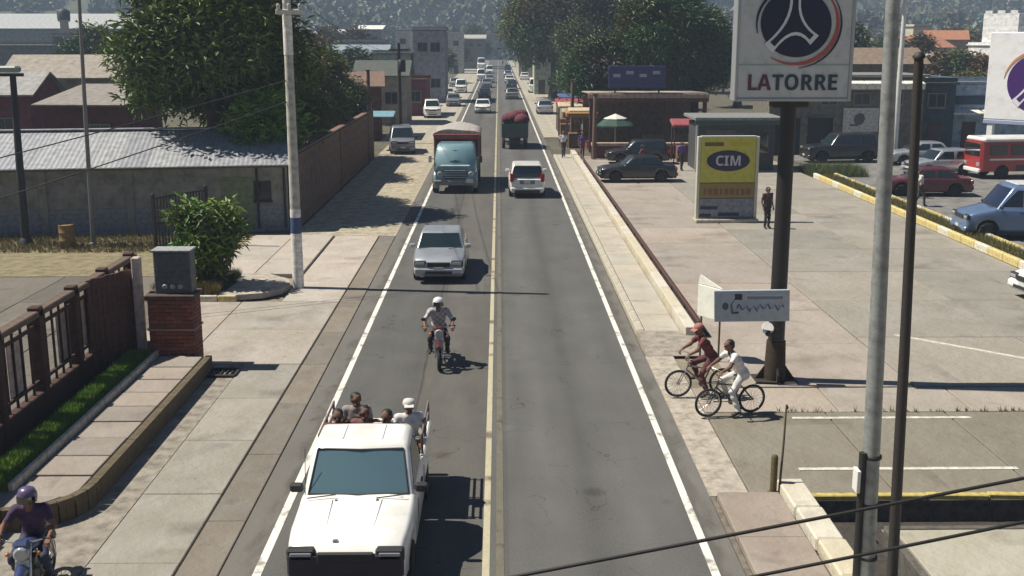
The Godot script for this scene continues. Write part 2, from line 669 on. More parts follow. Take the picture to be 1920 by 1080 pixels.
	grass("ground_cover", "low green and orange plants behind the yellow kerb", Rect2(-10.2, -33.6, 1.9, 0.8), 0.19, 1400, 0.28, C(0.10, 0.10, 0.02), 0.10)
	grass("ground_cover", "dark green ground cover around the island shrub", Rect2(-10.0, -35.6, 1.8, 1.9), 0.19, 2200, 0.25, C(0.035, 0.07, 0.015))

	white_pole()
	rust_wall()
	for a in [[-0.22, "left wire strung from the pale pole to the dark utility pole down the street"], [0.42, "right wire strung from the pale pole to the dark utility pole down the street"]]:
		cable(a[1], sag(Vector3(-6.07 + a[0], 8.70, -34.4), Vector3(-7.25 + a[0] * 1.8, 7.0, -85.0), 0.7, 30), 0.009)


func grass(nm: String, label: String, r: Rect2, y: float, n: int, h: float, c: Color, vary := 0.03) -> void:
	var mb := MB.new()
	for k in 5:
		var a := k * 2.4
		var d := Vector3(cos(a), 0, sin(a))
		var s := Vector3(-d.z, 0, d.x) * 0.009
		var o := d * 0.02
		mb.tri(o - s, o + s, o + d * h * 0.35 + Vector3(0, h * (0.7 + 0.1 * k), 0), o - d)
	var mm := MultiMesh.new()
	mm.transform_format = MultiMesh.TRANSFORM_3D
	mm.use_colors = true
	mm.mesh = mb.mesh()
	mm.instance_count = n
	for i in n:
		var b := Basis(Vector3.UP, rng.randf() * TAU) * Basis(Vector3.RIGHT, rng.randf_range(-0.4, 0.4))
		b = b.scaled(Vector3.ONE * rng.randf_range(0.6, 1.35))
		mm.set_instance_transform(i, Transform3D(b, Vector3(r.position.x + rng.randf() * r.size.x, y, r.position.y + rng.randf() * r.size.y)))
		var f := rng.randf_range(0.6, 1.4)
		mm.set_instance_color(i, Color(c.r * f + vary * rng.randf() * 0.6, c.g * f, c.b * f))
	var o := MultiMeshInstance3D.new()
	o.multimesh = mm
	o.material_override = leafmat("grass_blades")
	o.name = numbered(nm, self)
	add_child(o)
	tag(o, label, "grass", "", "stuff")


func panel_wall() -> void:
	var w := thing("garden_fence", "tall dark maroon fence of upright bars on a low plinth behind the grass strip", "fence", Vector3(-9.2, 0, -28.0))
	var dark := mat("maroon_render", C(0.06, 0.030, 0.023), 0.9, "dirty", 1.2)
	add("plinth", bx(Vector3(0, 0.32, 6.0), Vector3(0.2, 0.66, 12.4), 0.02), dark, w)
	add("top_rail", bx(Vector3(0, 2.26, 6.0), Vector3(0.24, 0.13, 12.4), 0.02), mat("fence_rail", C(0.12, 0.085, 0.065), 0.85, "dirty", 1.1), w)
	add("rail", bx(Vector3(0, 0.86, 6.0), Vector3(0.06, 0.07, 12.3)), dark, w)
	add("rail", bx(Vector3(0, 2.0, 6.0), Vector3(0.06, 0.07, 12.3)), dark, w)
	var bar := bx(Vector3.ZERO, Vector3(0.04, 1.6, 0.05)).mesh()
	for i in 7:
		var z := 0.1 + i * 1.95
		add("post", bx(Vector3(0.0, 1.2, z), Vector3(0.24, 2.4, 0.24), 0.02), dark, w)
		for k in 4:
			if i < 6: put("bar", bar, dark, w, Vector3(0, 1.44, z + 0.39 * (k + 1)))
		if i < 6:
			add("panel", bx(Vector3(-0.04, 1.42, z + 0.55 + 0.5 * (i % 2)), Vector3(0.04, 1.06, 0.62), 0.01), mat("weathered_panel_%d" % (i % 3), [C(0.42, 0.34, 0.32), C(0.33, 0.27, 0.22), C(0.27, 0.21, 0.20)][i % 3], 0.92, "dirty", 1.2), w)
	# paved yard seen over and through the fence
	var yd := thing("paved_yard", "grey streaked concrete yard behind the dark maroon fence", "yard")
	tag(yd, "", "", "", "structure")
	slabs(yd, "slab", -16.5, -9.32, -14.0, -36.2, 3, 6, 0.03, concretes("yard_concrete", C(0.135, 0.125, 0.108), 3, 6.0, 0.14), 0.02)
	struct("soil_strip", flat(-9.08, -8.63, -16.9, -28.0, 0.05, 0.1), mat("shaded_soil", C(0.06, 0.05, 0.03), 0.95, "dirty", 1.2), "bare soil coloured dark as shade between the fence plinth and the grass strip", "soil")  # the shade at the fence foot is put into the soil colour
	var c := thing("gate_post", "slim pale concrete gate post just left of the brick pillar", "post", Vector3(-8.38, 0, -25.95))
	add("shaft", bx(Vector3(0, 1.33, 0), Vector3(0.2, 2.66, 0.2), 0.025), mat("pale_column", C(0.46, 0.385, 0.355), 0.85, "dirty", 0.9), c)
	add("foot", bx(Vector3(0, 0.1, 0), Vector3(0.3, 0.2, 0.3), 0.02), mat("pale_column"), c)
	# gate leaf closing the gap between the wall's end and the post
	var g := thing("side_gate", "dark wooden plank gate between the maroon fence and the pale gate post", "gate", Vector3(-8.52, 0, -26.1), 1.15)
	for i in 10:
		add("plank", bx(Vector3(-0.10 - 0.15 * i, 1.2, 0), Vector3(0.14, 2.3 + 0.02 * (i % 3), 0.05), 0.01), mat("dark_plank", C(0.085, 0.04, 0.032), 0.85, "dirty", 0.7), g)
	for y in [0.5, 1.9]:
		add("rail", bx(Vector3(-0.7, y, -0.05), Vector3(1.36, 0.12, 0.05), 0.008), mat("dark_plank"), g)


func pillar() -> void:
	var p := thing("brick_pillar", "square red brick gate pillar with a grey meter box on top", "pillar", Vector3(-7.55, 0, -25.95))
	var bm := []
	for c in [C(0.20, 0.06, 0.036), C(0.165, 0.05, 0.032), C(0.235, 0.078, 0.046)]:
		bm.append(mat("brick_red_%d" % bm.size(), c, 0.9, "dirty", 0.5))
	add("core", bx(Vector3(0, 0.86, 0), Vector3(1.06, 1.70, 0.66)), mat("mortar", C(0.16, 0.11, 0.085), 0.95, "grain", 0.4), p)
	var me := bx(Vector3.ZERO, Vector3(0.256, 0.082, 0.05), 0.006).mesh()
	var hm := bx(Vector3.ZERO, Vector3(0.123, 0.082, 0.05), 0.006).mesh()
	var row := 0
	var y := 0.05
	while y < 1.70:
		var odd := row % 2 == 1
		for i in (5 if odd else 4):
			var half := odd and (i == 0 or i == 4)
			var x := -0.399 + i * 0.266 - (0.133 if odd else 0.0)
			if half: x += 0.0665 if i == 0 else -0.0665
			put("brick", hm if half else me, bm[rng.randi() % 3], p, Vector3(x, y, 0.325 + rng.randf() * 0.004))
		for i in (3 if not odd else 2):
			var half := not odd and i != 1
			var z: float = (-0.133 + i * 0.266) if odd else [-0.2, 0.0, 0.2][i]
			put("brick", hm if half else me, bm[rng.randi() % 3], p, Vector3(0.525 + rng.randf() * 0.004, y, z), Basis(Vector3.UP, PI / 2))
		y += 0.0935
		row += 1
	add("band", bx(Vector3(0, 0.98, 0), Vector3(1.13, 0.05, 0.74), 0.01), mat("pale_band", C(0.30, 0.2, 0.16), 0.85, "grain", 0.5), p)
	add("cap", bx(Vector3(0, 1.76, 0), Vector3(1.18, 0.12, 0.8), 0.02), mat("dark_cap", C(0.09, 0.055, 0.045), 0.9, "dirty", 0.6), p)
	var mg := mat("meter_box_grey", C(0.085, 0.095, 0.10), 0.6, "dirty", 0.8)
	var bo := add("meter_box", bx(Vector3(0.06, 2.32, -0.02), Vector3(0.86, 1.0, 0.46), 0.025), mg, p)
	add("box_door", bx(Vector3(0.06, 2.50, 0.222), Vector3(0.72, 0.56, 0.03), 0.01), mat("meter_door", C(0.07, 0.085, 0.095), 0.5, "dirty", 0.6), bo)
	for x in [-0.12, 0.06, 0.24]:
		add("meter", MB.new().lathe([Vector2(0.06, 0), Vector2(0.06, 0.06), Vector2(0.045, 0.075)], 12, Basis(Vector3.RIGHT, PI / 2), Vector3(x, 2.0, 0.205)), mat("meter_glass", C(0.30, 0.33, 0.33), 0.25), bo)
	add("box_lid", bx(Vector3(0.06, 2.84, -0.02), Vector3(0.93, 0.05, 0.53), 0.012), mat("meter_lid", C(0.30, 0.31, 0.32), 0.6, "dirty", 0.6), bo)


func window(par: Node, c: Vector3, w: float, h: float, frame: Material, turn := 0.0, bars := 1) -> void:  # in a wall facing +z before the turn
	var b := Basis(Vector3.UP, turn)
	var o := put("window", bx(Vector3.ZERO, Vector3(w, h, 0.02)).mesh(), mat("dark_glass", C(0.02, 0.024, 0.028), 0.12), par, c, b)
	for s in [-1, 1]:
		put("frame", bx(Vector3(s * w / 2, 0, 0.02), Vector3(0.07, h + 0.07, 0.06), 0.008).mesh(), frame, o)
		put("frame", bx(Vector3(0, s * h / 2, 0.021), Vector3(w - 0.07, 0.07, 0.06), 0.008).mesh(), frame, o)
	for i in bars:
		put("bar", bx(Vector3(-w / 2 + w * (i + 1) / (bars + 1), 0, 0.018), Vector3(0.035, h, 0.03)).mesh(), frame, o)
	put("sill", bx(Vector3(0, -h / 2 - 0.075, 0.05), Vector3(w + 0.16, 0.06, 0.14), 0.01).mesh(), frame, o)


func metal_roof_building() -> void:
	var t := thing("long_building", "long grey wall building under a bluish sheet metal roof behind the yard", "building", Vector3(-8.5, 0, -45.75), atan2(1.75, 11.1))
	# local x runs left (negative) along the front, local z to the camera
	var wm := mat("grey_wall", C(0.25, 0.245, 0.22), 0.92, "dirty", 3.0)
	add("wall", bx(Vector3(-9.0, 1.3, -0.15), Vector3(18.0, 2.72, 0.3)), wm, t)
	add("end_wall", MB.new().extr([Vector2(-0.3, 0), Vector2(-3.9, 0), Vector2(-3.9, 3.75), Vector2(-0.3, 2.66)], -0.15, 0.15, Transform3D(Basis(Vector3.BACK, Vector3.UP, Vector3.LEFT), Vector3(-0.15, 0, 0))), wm, t)
	add("rear_wall", bx(Vector3(-9.0, 1.9, -3.9), Vector3(18.0, 3.75, 0.2)), wm, t)
	var paintm := mat("faded_mural_blue", C(0.22, 0.23, 0.26), 0.9, "dirty", 0.9)
	add("painted_band", bx(Vector3(-9.0, 0.55, 0.005), Vector3(17.9, 1.0, 0.02)), paintm, t)
	add("doorway_recess", bx(Vector3(-2.0, 1.1, 0.01), Vector3(1.3, 2.2, 0.03), 0.008), mat("green_door", C(0.16, 0.20, 0.11), 0.7, "dirty", 1.2), t)
	add("downpipe", MB.new().tube([Vector3(-1.2, 0.1, 0.06), Vector3(-1.2, 2.55, 0.06)], 0.05), mat("dark_steel"), t)
	add("downpipe", MB.new().tube([Vector3(-0.12, 0.1, 0.06), Vector3(-0.12, 2.55, 0.06)], 0.05), mat("dark_steel"), t)
	window(t, Vector3(-1.02 + 0.02, 1.62, 0.012), 0.62, 0.72, mat("dark_steel"))
	for x in [-6.2, -9.5, -13.0]:
		add("pilaster", bx(Vector3(x, 1.3, 0.035), Vector3(0.3, 2.6, 0.07), 0.01), wm, t)
	var rm := []
	for c in [C(0.31, 0.32, 0.35), C(0.28, 0.29, 0.32), C(0.34, 0.35, 0.37)]:
		rm.append(mat("sheet_metal_%d" % rm.size(), c, 0.55, "dirty", 2.2, 0.2))
	var sl := atan2(1.12, 4.3)
	var nsh := 16
	var mbs := MB.new()
	var ww := 1.14
	var rib := []
	for k in 13:
		rib.append(Vector2(-ww / 2 + ww * k / 12.0, 0.014 * (k % 2)))
	for k in 13:
		rib.append(Vector2(ww / 2 - ww * k / 12.0, -0.012 + 0.014 * ((12 - k) % 2)))
	mbs.extr(rib, -2.25, 2.25)
	var me := mbs.mesh()
	for i in nsh:
		put("roof_sheet", me, rm[rng.randi() % 3], t, Vector3(-0.35 - i * 1.13, 3.27 + 0.006 * (i % 2), -1.85), Basis(Vector3.RIGHT, sl))
	add("ridge_cap", bx(Vector3(-9.0, 3.90, -4.02), Vector3(18.3, 0.06, 0.4), 0.01), rm[1], t)
	add("gutter", bx(Vector3(-9.0, 2.66, 0.40), Vector3(18.3, 0.1, 0.1), 0.02), mat("dark_gutter", C(0.09, 0.09, 0.085), 0.7, "dirty", 1.0), t)


func left_yard() -> void:
	var yd := mat("dry_grass_ground", C(0.20, 0.172, 0.10), 0.95, "dirty", 2.5)
	struct("yard", flat(-30.0, -9.52, -36.3, -44.0, 0.02, 0.1), yd, "yellowish dry yard in front of the long grey building", "yard")
	struct("yard", flat(-30.0, -16.52, -18.0, -36.28, 0.015, 0.1), mat("yard_shade", C(0.07, 0.065, 0.045), 0.95, "dirty", 2.0), "bare ground coloured dark as shade left of the streaked concrete yard", "yard")  # ground painted dark to stand for the shade on this side
	grass("grass", "dry yellow grass scattered over the far yard", Rect2(-24, -43.9, 14, 3.4), 0.02, 5000, 0.16, C(0.15, 0.13, 0.045), 0.04)
	# iron gate
	var g := thing("iron_gate", "black iron gate of upright bars standing open by the island shrub", "gate", Vector3(-12.55, 0, -41.0), atan2(2.4, 1.3))
	var im := mat("black_iron", C(0.018, 0.017, 0.017), 0.55, "grain", 0.6, 0.3)
	for x in [0.0, 2.75]:
		add("post", bx(Vector3(x, 1.05, 0), Vector3(0.12, 2.15, 0.12), 0.01), im, g)
	for y in [0.16, 1.0, 1.95]:
		add("rail", bx(Vector3(1.37, y, 0), Vector3(2.63, 0.06, 0.05)), im, g)
	for i in 16:
		add("bar", bx(Vector3(0.2 + i * 0.157, 1.05, 0), Vector3(0.05, 1.84, 0.035)), im, g)
	# left dark lamp post
	var p := thing("lamp_post", "dark lamp post with a pale flat lamp head by the long grey building", "lamp post", Vector3(-17.85, 0, -42.2))
	var dk := mat("dark_post", C(0.022, 0.024, 0.03), 0.6, "grain", 0.8)
	add("post", MB.new().tube([Vector3(0, 0, 0), Vector3(0.04, 3, 0), Vector3(0.1, 6.35, 0)], [0.16, 0.14, 0.11], 10), dk, p)
	add("base", MB.new().lathe([Vector2(0.3, 0), Vector2(0.28, 0.12), Vector2(0.17, 0.3)], 10), dk, p)
	add("arm", bx(Vector3(-0.25, 6.38, 0), Vector3(1.5, 0.12, 0.12), 0.02), dk, p)
	add("lamp_head", bx(Vector3(-0.3, 6.58, 0), Vector3(1.3, 0.24, 0.5), 0.06), mat("lamp_head_green", C(0.26, 0.33, 0.29), 0.5, "soft", 1.0), p)
	var q := thing("utility_pole", "thin grey pole standing in the yard beside the dark lamp post", "pole", Vector3(-15.3, 0, -42.2))
	add("pole", MB.new().tube([Vector3(0, 0, 0), Vector3(0.1, 5, 0), Vector3(0.25, 10.5, 0)], [0.09, 0.08, 0.06], 8), mat("galvanised", C(0.20, 0.20, 0.20), 0.55, "grain", 0.8, 0.3), q)
	add("collar", MB.new().lathe([Vector2(0.14, 0), Vector2(0.14, 0.1), Vector2(0.095, 0.12)], 10), mat("galvanised"), q)
	# rubble and oil drum-like bush are left to the grass; a yellow barrel stands at the wall
	var bl := thing("barrel", "rusty yellow barrel standing in the dry yard", "barrel", Vector3(-16.0, 0.02, -41.5))
	add("body", MB.new().lathe([Vector2(0.27, 0), Vector2(0.29, 0.02), Vector2(0.28, 0.28), Vector2(0.295, 0.3), Vector2(0.28, 0.32), Vector2(0.28, 0.58), Vector2(0.295, 0.6), Vector2(0.28, 0.62), Vector2(0.28, 0.86), Vector2(0.29, 0.88), Vector2(0.27, 0.885), Vector2(0.26, 0.85)], 16), mat("rust_yellow", C(0.20, 0.13, 0.05), 0.7, "dirty", 0.5), bl)


func white_pole() -> void:
	var p := thing("concrete_pole", "tall pale concrete pole with blue and white bands on the planted island", "pole", Vector3(-6.17, 0, -34.55))
	var cm := mat("pole_concrete", C(0.47, 0.455, 0.41), 0.85, "dirty", 1.2)
	add("shaft", MB.new().tube([Vector3(0, 0, 0), Vector3(0, 4, 0), Vector3(0, 11.6, 0)], [0.17, 0.15, 0.105], 14), cm, p)
	var wm := mat("pole_white_paint", C(0.74, 0.72, 0.68), 0.7, "dirty", 0.9)
	var bm := mat("pole_blue_paint", C(0.05, 0.085, 0.20), 0.7, "dirty", 0.9)
	for a in [[0.02, 1.15, wm, 0.175], [1.16, 1.75, wm, 0.171], [1.76, 2.25, bm, 0.168], [2.26, 2.5, wm, 0.165], [7.2, 8.35, wm, 0.142]]:
		add("painted_band", MB.new().tube([Vector3(0, a[0], 0), Vector3(0, a[1], 0)], a[3], 14, true), a[2], p)
	var am := mat("pale_crossarm", C(0.62, 0.62, 0.58), 0.6, "grain", 0.8)
	var ca := add("crossarm", bx(Vector3(0.1, 8.45, 0.16), Vector3(0.8, 0.14, 0.12), 0.015), am, p)
	for x in [-0.22, 0.1, 0.42]:
		add("insulator", MB.new().lathe([Vector2(0.03, 0), Vector2(0.07, 0.03), Vector2(0.04, 0.08), Vector2(0.07, 0.11), Vector2(0.03, 0.18)], 10, Basis.IDENTITY, Vector3(x, 8.52, 0.16)), am, ca)
	cable("higher service cable slanting over the sheet metal roof from the pale pole", sag(Vector3(-6.2, 6.45, -34.5), Vector3(-20.2, 2.9, -25.6), 0.12), 0.018)
	cable("lower service cable slanting over the sheet metal roof from the pale pole", sag(Vector3(-6.22, 5.82, -34.5), Vector3(-20.2, 1.4, -25.6), 0.12), 0.018)
	var e := thing("cable_pole", "brown post taking the two service cables outside the left of the picture", "pole", Vector3(-20.3, 0, -25.55))
	add("shaft", MB.new().tube([Vector3(0, -0.06, 0), Vector3(0, 3.3, 0)], [0.12, 0.1], 10), mat("wood_pole", C(0.10, 0.075, 0.05), 0.9, "dirty", 0.8), e)
	add("bracket", bx(Vector3(0.06, 2.2, 0), Vector3(0.2, 1.8, 0.12), 0.02), mat("dark_steel"), e)


func rust_wall() -> void:
	var w := thing("boundary_wall", "long rust-brown rendered wall receding along the left verge", "wall", Vector3(-8.15, 0, -46.4))
	var ms := [mat("rust_render", C(0.17, 0.105, 0.072), 0.93, "dirty", 2.2), mat("rust_render_dull", C(0.165, 0.10, 0.07), 0.93, "dirty", 2.9), mat("rust_render_red", C(0.17, 0.10, 0.068), 0.93, "dirty", 1.8)]
	for i in 9:
		add("panel", bx(Vector3(-0.12, 1.5, -1.55 - i * 3.2), Vector3(0.2, 3.0, 3.196)), ms[i % 3], w)
		if i % 4 == 0: add("pier", bx(Vector3(-0.1, 1.55, -i * 3.2), Vector3(0.26, 3.10, 0.26), 0.02), ms[0], w)
	add("coping", bx(Vector3(-0.12, 3.12, -14.4), Vector3(0.34, 0.09, 28.6), 0.02), mat("rust_coping", C(0.20, 0.12, 0.085), 0.9, "dirty", 1.5), w)


func right_side() -> void:
	# pavement strips between the road and the low wall
	var pv := thing("pavement", "pale concrete pavement between the road and the low cream wall", "pavement")
	tag(pv, "", "", "", "structure")
	slabs(pv, "slab", 4.02, 4.94, -28.6, -75.0, 1, 26, 0.14, concretes("pavement_concrete", C(0.43, 0.405, 0.345), 3, 2.5, 0.05), 0.015)
	slabs(pv, "slab", 3.86, 4.94, -9.0, -17.9, 1, 5, 0.10, concretes("near_pavement", C(0.29, 0.25, 0.215), 3, 2.2, 0.07), 0.02)
	add("kerb", bx(Vector3(3.90, 0.06, -51.8), Vector3(0.22, 0.2, 46.4), 0.03), mat("kerb_concrete", C(0.40, 0.37, 0.30), 0.9, "dirty", 1.2), pv)
	add("ramp", MB.new().extr([Vector2(-28.6, 0.14), Vector2(-28.6, 0.0), Vector2(-26.6, 0.0), Vector2(-26.6, 0.02)], -5.5, -3.8, Transform3D(Basis(Vector3.FORWARD * -1, Vector3.UP, Vector3.LEFT), Vector3.ZERO)), mat("ramp_concrete", C(0.28, 0.25, 0.21), 0.9, "dirty", 1.5), pv)
	struct("pavement_strip", flat(3.76, 4.45, -17.92, -26.6, 0.012, 0.1), mat("strip_concrete", C(0.355, 0.318, 0.268), 0.9, "dirty", 1.6), "beige concrete strip crossing the driveway mouth beside the road", "strip")
	struct("strip_edge", flat(3.76, 3.85, -9.0, -17.9, 0.012, 0.1), mat("strip_dark", C(0.15, 0.13, 0.105), 0.9, "dirty", 1.0), "dark gutter line along the near right-hand pavement", "gutter")

	# low wall, far run and near run
	var cream := mat("cream_paint", C(0.54, 0.505, 0.42), 0.85, "paving", 5.0)
	var creams := [cream, mat("cream_paint_yellow", C(0.53, 0.485, 0.37), 0.85, "paving", 6.0), mat("cream_paint_pale", C(0.57, 0.54, 0.46), 0.85, "paving", 7.0)]
	var lw := thing("low_wall", "long low cream wall running from the cyclists back along the pavement", "wall", Vector3(5.16, 0, -28.2))
	for i in 20:
		add("block", bx(Vector3(0, 0.17, -1.2 - i * 2.4), Vector3(0.30, 0.34, 2.385), 0.015), creams[rng.randi() % 3], lw)
	var nw := thing("low_wall", "short broad cream wall with cracked joints beside the drain pit", "wall", Vector3(5.18, 0, -18.2))
	for i in 6:
		add("block", bx(Vector3(0.02 * i, 0.11, 0.62 + i * 1.2), Vector3(0.44, 0.24, 1.185), 0.03), creams[(i * 2) % 3], nw)

	struct("wall_shade_strip", flat(5.32, 5.70, -28.3, -75.0, 0.028, 0.05), mat("wall_shade_dark", C(0.022, 0.018, 0.013), 0.9, "dirty", 0.8), "dark strip coloured as the shade along the back of the low cream wall", "gutter")  # dark strip painted in place of the shadow behind the wall
	var pr := thing("pipe_rail", "dark red-brown pipe rail along the back of the low cream wall", "rail", Vector3(5.42, 0, -28.4))
	var rb := mat("rail_brown", C(0.075, 0.03, 0.022), 0.6, "grain", 0.6)
	add("pipe", MB.new().tube([Vector3(0, 0.40, 0), Vector3(0, 0.40, -46)], 0.06, 8), rb, pr)
	for i in 20:
		add("post", MB.new().tube([Vector3(0, 0, -0.1 - i * 2.41), Vector3(0, 0.38, -0.1 - i * 2.41)], 0.03, 6), rb, pr)
	# driveway and car park
	var ap := thing("driveway", "grey concrete driveway mouth where the cyclists wait", "driveway")
	tag(ap, "", "", "", "structure")
	slabs(ap, "slab", 4.47, 9.5, -17.95, -22.3, 2, 1, 0.018, concretes("driveway_grey", C(0.205, 0.192, 0.155), 3, 8.0, 0.05), 0.03)
	slabs(ap, "slab", 9.5, 30.0, -17.95, -22.3, 6, 1, 0.018, concretes("driveway_grey"), 0.03)
	slabs(ap, "slab", 4.47, 30.0, -22.32, -24.0, 9, 1, 0.02, concretes("driveway_pink", C(0.335, 0.302, 0.262), 3, 2.5, 0.05), 0.03)
	var lot := thing("car_park", "wide pale concrete car park cast in slabs behind the low wall", "car park")
	tag(lot, "", "", "", "structure")
	slabs(lot, "slab", 5.45, 9.5, -24.05, -75.0, 1, 14, 0.022, concretes("lot_pink", C(0.325, 0.292, 0.258), 3, 9.0, 0.07), 0.03)
	slabs(lot, "slab", 9.52, 17.9, -24.05, -75.0, 2, 12, 0.022, concretes("lot_concrete", C(0.27, 0.258, 0.228), 3, 9.0, 0.09), 0.03)
	slabs(lot, "slab", 17.95, 33.0, -24.05, -36.3, 4, 3, 0.022, concretes("lot_concrete"), 0.03)
	struct("side_street", flat(19.4, 60.0, -36.4, -90.0, 0.0, 0.1), mat("side_asphalt", C(0.17, 0.165, 0.155), 0.9, "dirty", 5.0), "grey side street beyond the yellow planter kerb", "road")
	var lp := mat("bay_line_paint", C(0.55, 0.53, 0.48), 0.8, "dirty", 1.0)
	struct("bay_line", flat(5.6, 9.6, -19.05, -19.17, 0.03, 0.02), lp, "worn white line crossing the driveway beside the grey pole", "painted line")
	struct("bay_line", flat(6.2, 9.9, -21.85, -21.97, 0.03, 0.02), lp, "worn white line across the driveway right behind the cyclists", "painted line")
	var bl := bx(Vector3(12.2, 0.031, -27.0), Vector3(4.4, 0.02, 0.12), 0, Basis(Vector3.UP, -0.75))
	struct("bay_line", bl, lp, "slanting worn white bay line in the near car park", "painted line")

	# drain pit
	var pit := thing("drain_pit", "open dark drain pit with a yellow painted edge beside the grey pole", "pit")
	tag(pit, "", "", "", "structure")
	var pm := mat("pit_wall", C(0.10, 0.092, 0.08), 0.95, "dirty", 1.0)
	add("bed", bx(Vector3(5.86, -0.42, -14.8), Vector3(0.96, 0.1, 5.9)), mat("pit_mud", C(0.045, 0.04, 0.034), 0.9, "dirty", 0.7), pit)
	add("bed", bx(Vector3(7.95, -0.42, -17.2), Vector3(3.3, 0.1, 1.1)), mat("pit_mud"), pit)
	add("pit_side", bx(Vector3(7.4, -0.42, -17.76), Vector3(4.4, 0.88, 0.12), 0.01), pm, pit)
	add("pit_side", bx(Vector3(7.98, -0.42, -16.62), Vector3(3.3, 0.88, 0.12), 0.01), pm, pit)
	add("pit_side", bx(Vector3(6.36, -0.42, -14.3), Vector3(0.12, 0.88, 4.6), 0.01), pm, pit)
	add("pit_side", bx(Vector3(5.40, -0.42, -14.8), Vector3(0.1, 0.88, 5.8), 0.01), pm, pit)
	add("pit_side", bx(Vector3(9.66, -0.42, -17.2), Vector3(0.12, 0.88, 1.1), 0.01), pm, pit)
	var yk := mat("pit_yellow", C(0.46, 0.37, 0.12), 0.85, "dirty", 0.7)
	for i in 4:
		add("yellow_edge", bx(Vector3(5.85 + i * 1.05, 0.05, -17.78), Vector3(1.03, 0.1, 0.14), 0.015, Basis(Vector3.UP, -0.02 * i)), yk, pit)
	var fg := thing("forecourt", "pale concrete forecourt at the bottom right behind the dark pole", "forecourt")
	tag(fg, "", "", "", "structure")
	slabs(fg, "slab", 6.44, 20.0, -8.0, -16.55, 4, 3, 0.02, concretes("forecourt_concrete", C(0.40, 0.38, 0.315), 3, 2.5, 0.06), 0.04, 0.004)
	slabs(fg, "slab", 9.75, 20.0, -16.6, -17.9, 4, 1, 0.02, concretes("forecourt_concrete"), 0.04, 0.004)

	grass("weeds", "tufts of weeds along the joint of the grey driveway", Rect2(6.0, -22.36, 12.0, 0.08), 0.02, 90, 0.10, C(0.08, 0.09, 0.025), 0.03)
	right_poles()
	tower_sign()
	yellow_sign()
	small_signs()
	planter()


func cable(label: String, pts: Array, r := 0.0105) -> void:
	tag(add("overhead_cable", MB.new().tube(pts, r, 6), mat("black_cable", C(0.012, 0.012, 0.012), 0.6)), label, "cable")


func sag(a: Vector3, b: Vector3, s: float, n := 24) -> Array:
	var o := []
	for i in n + 1:
		var t := float(i) / n
		o.append(a.lerp(b, t) - Vector3(0, s * 4.0 * t * (1.0 - t), 0))
	return o


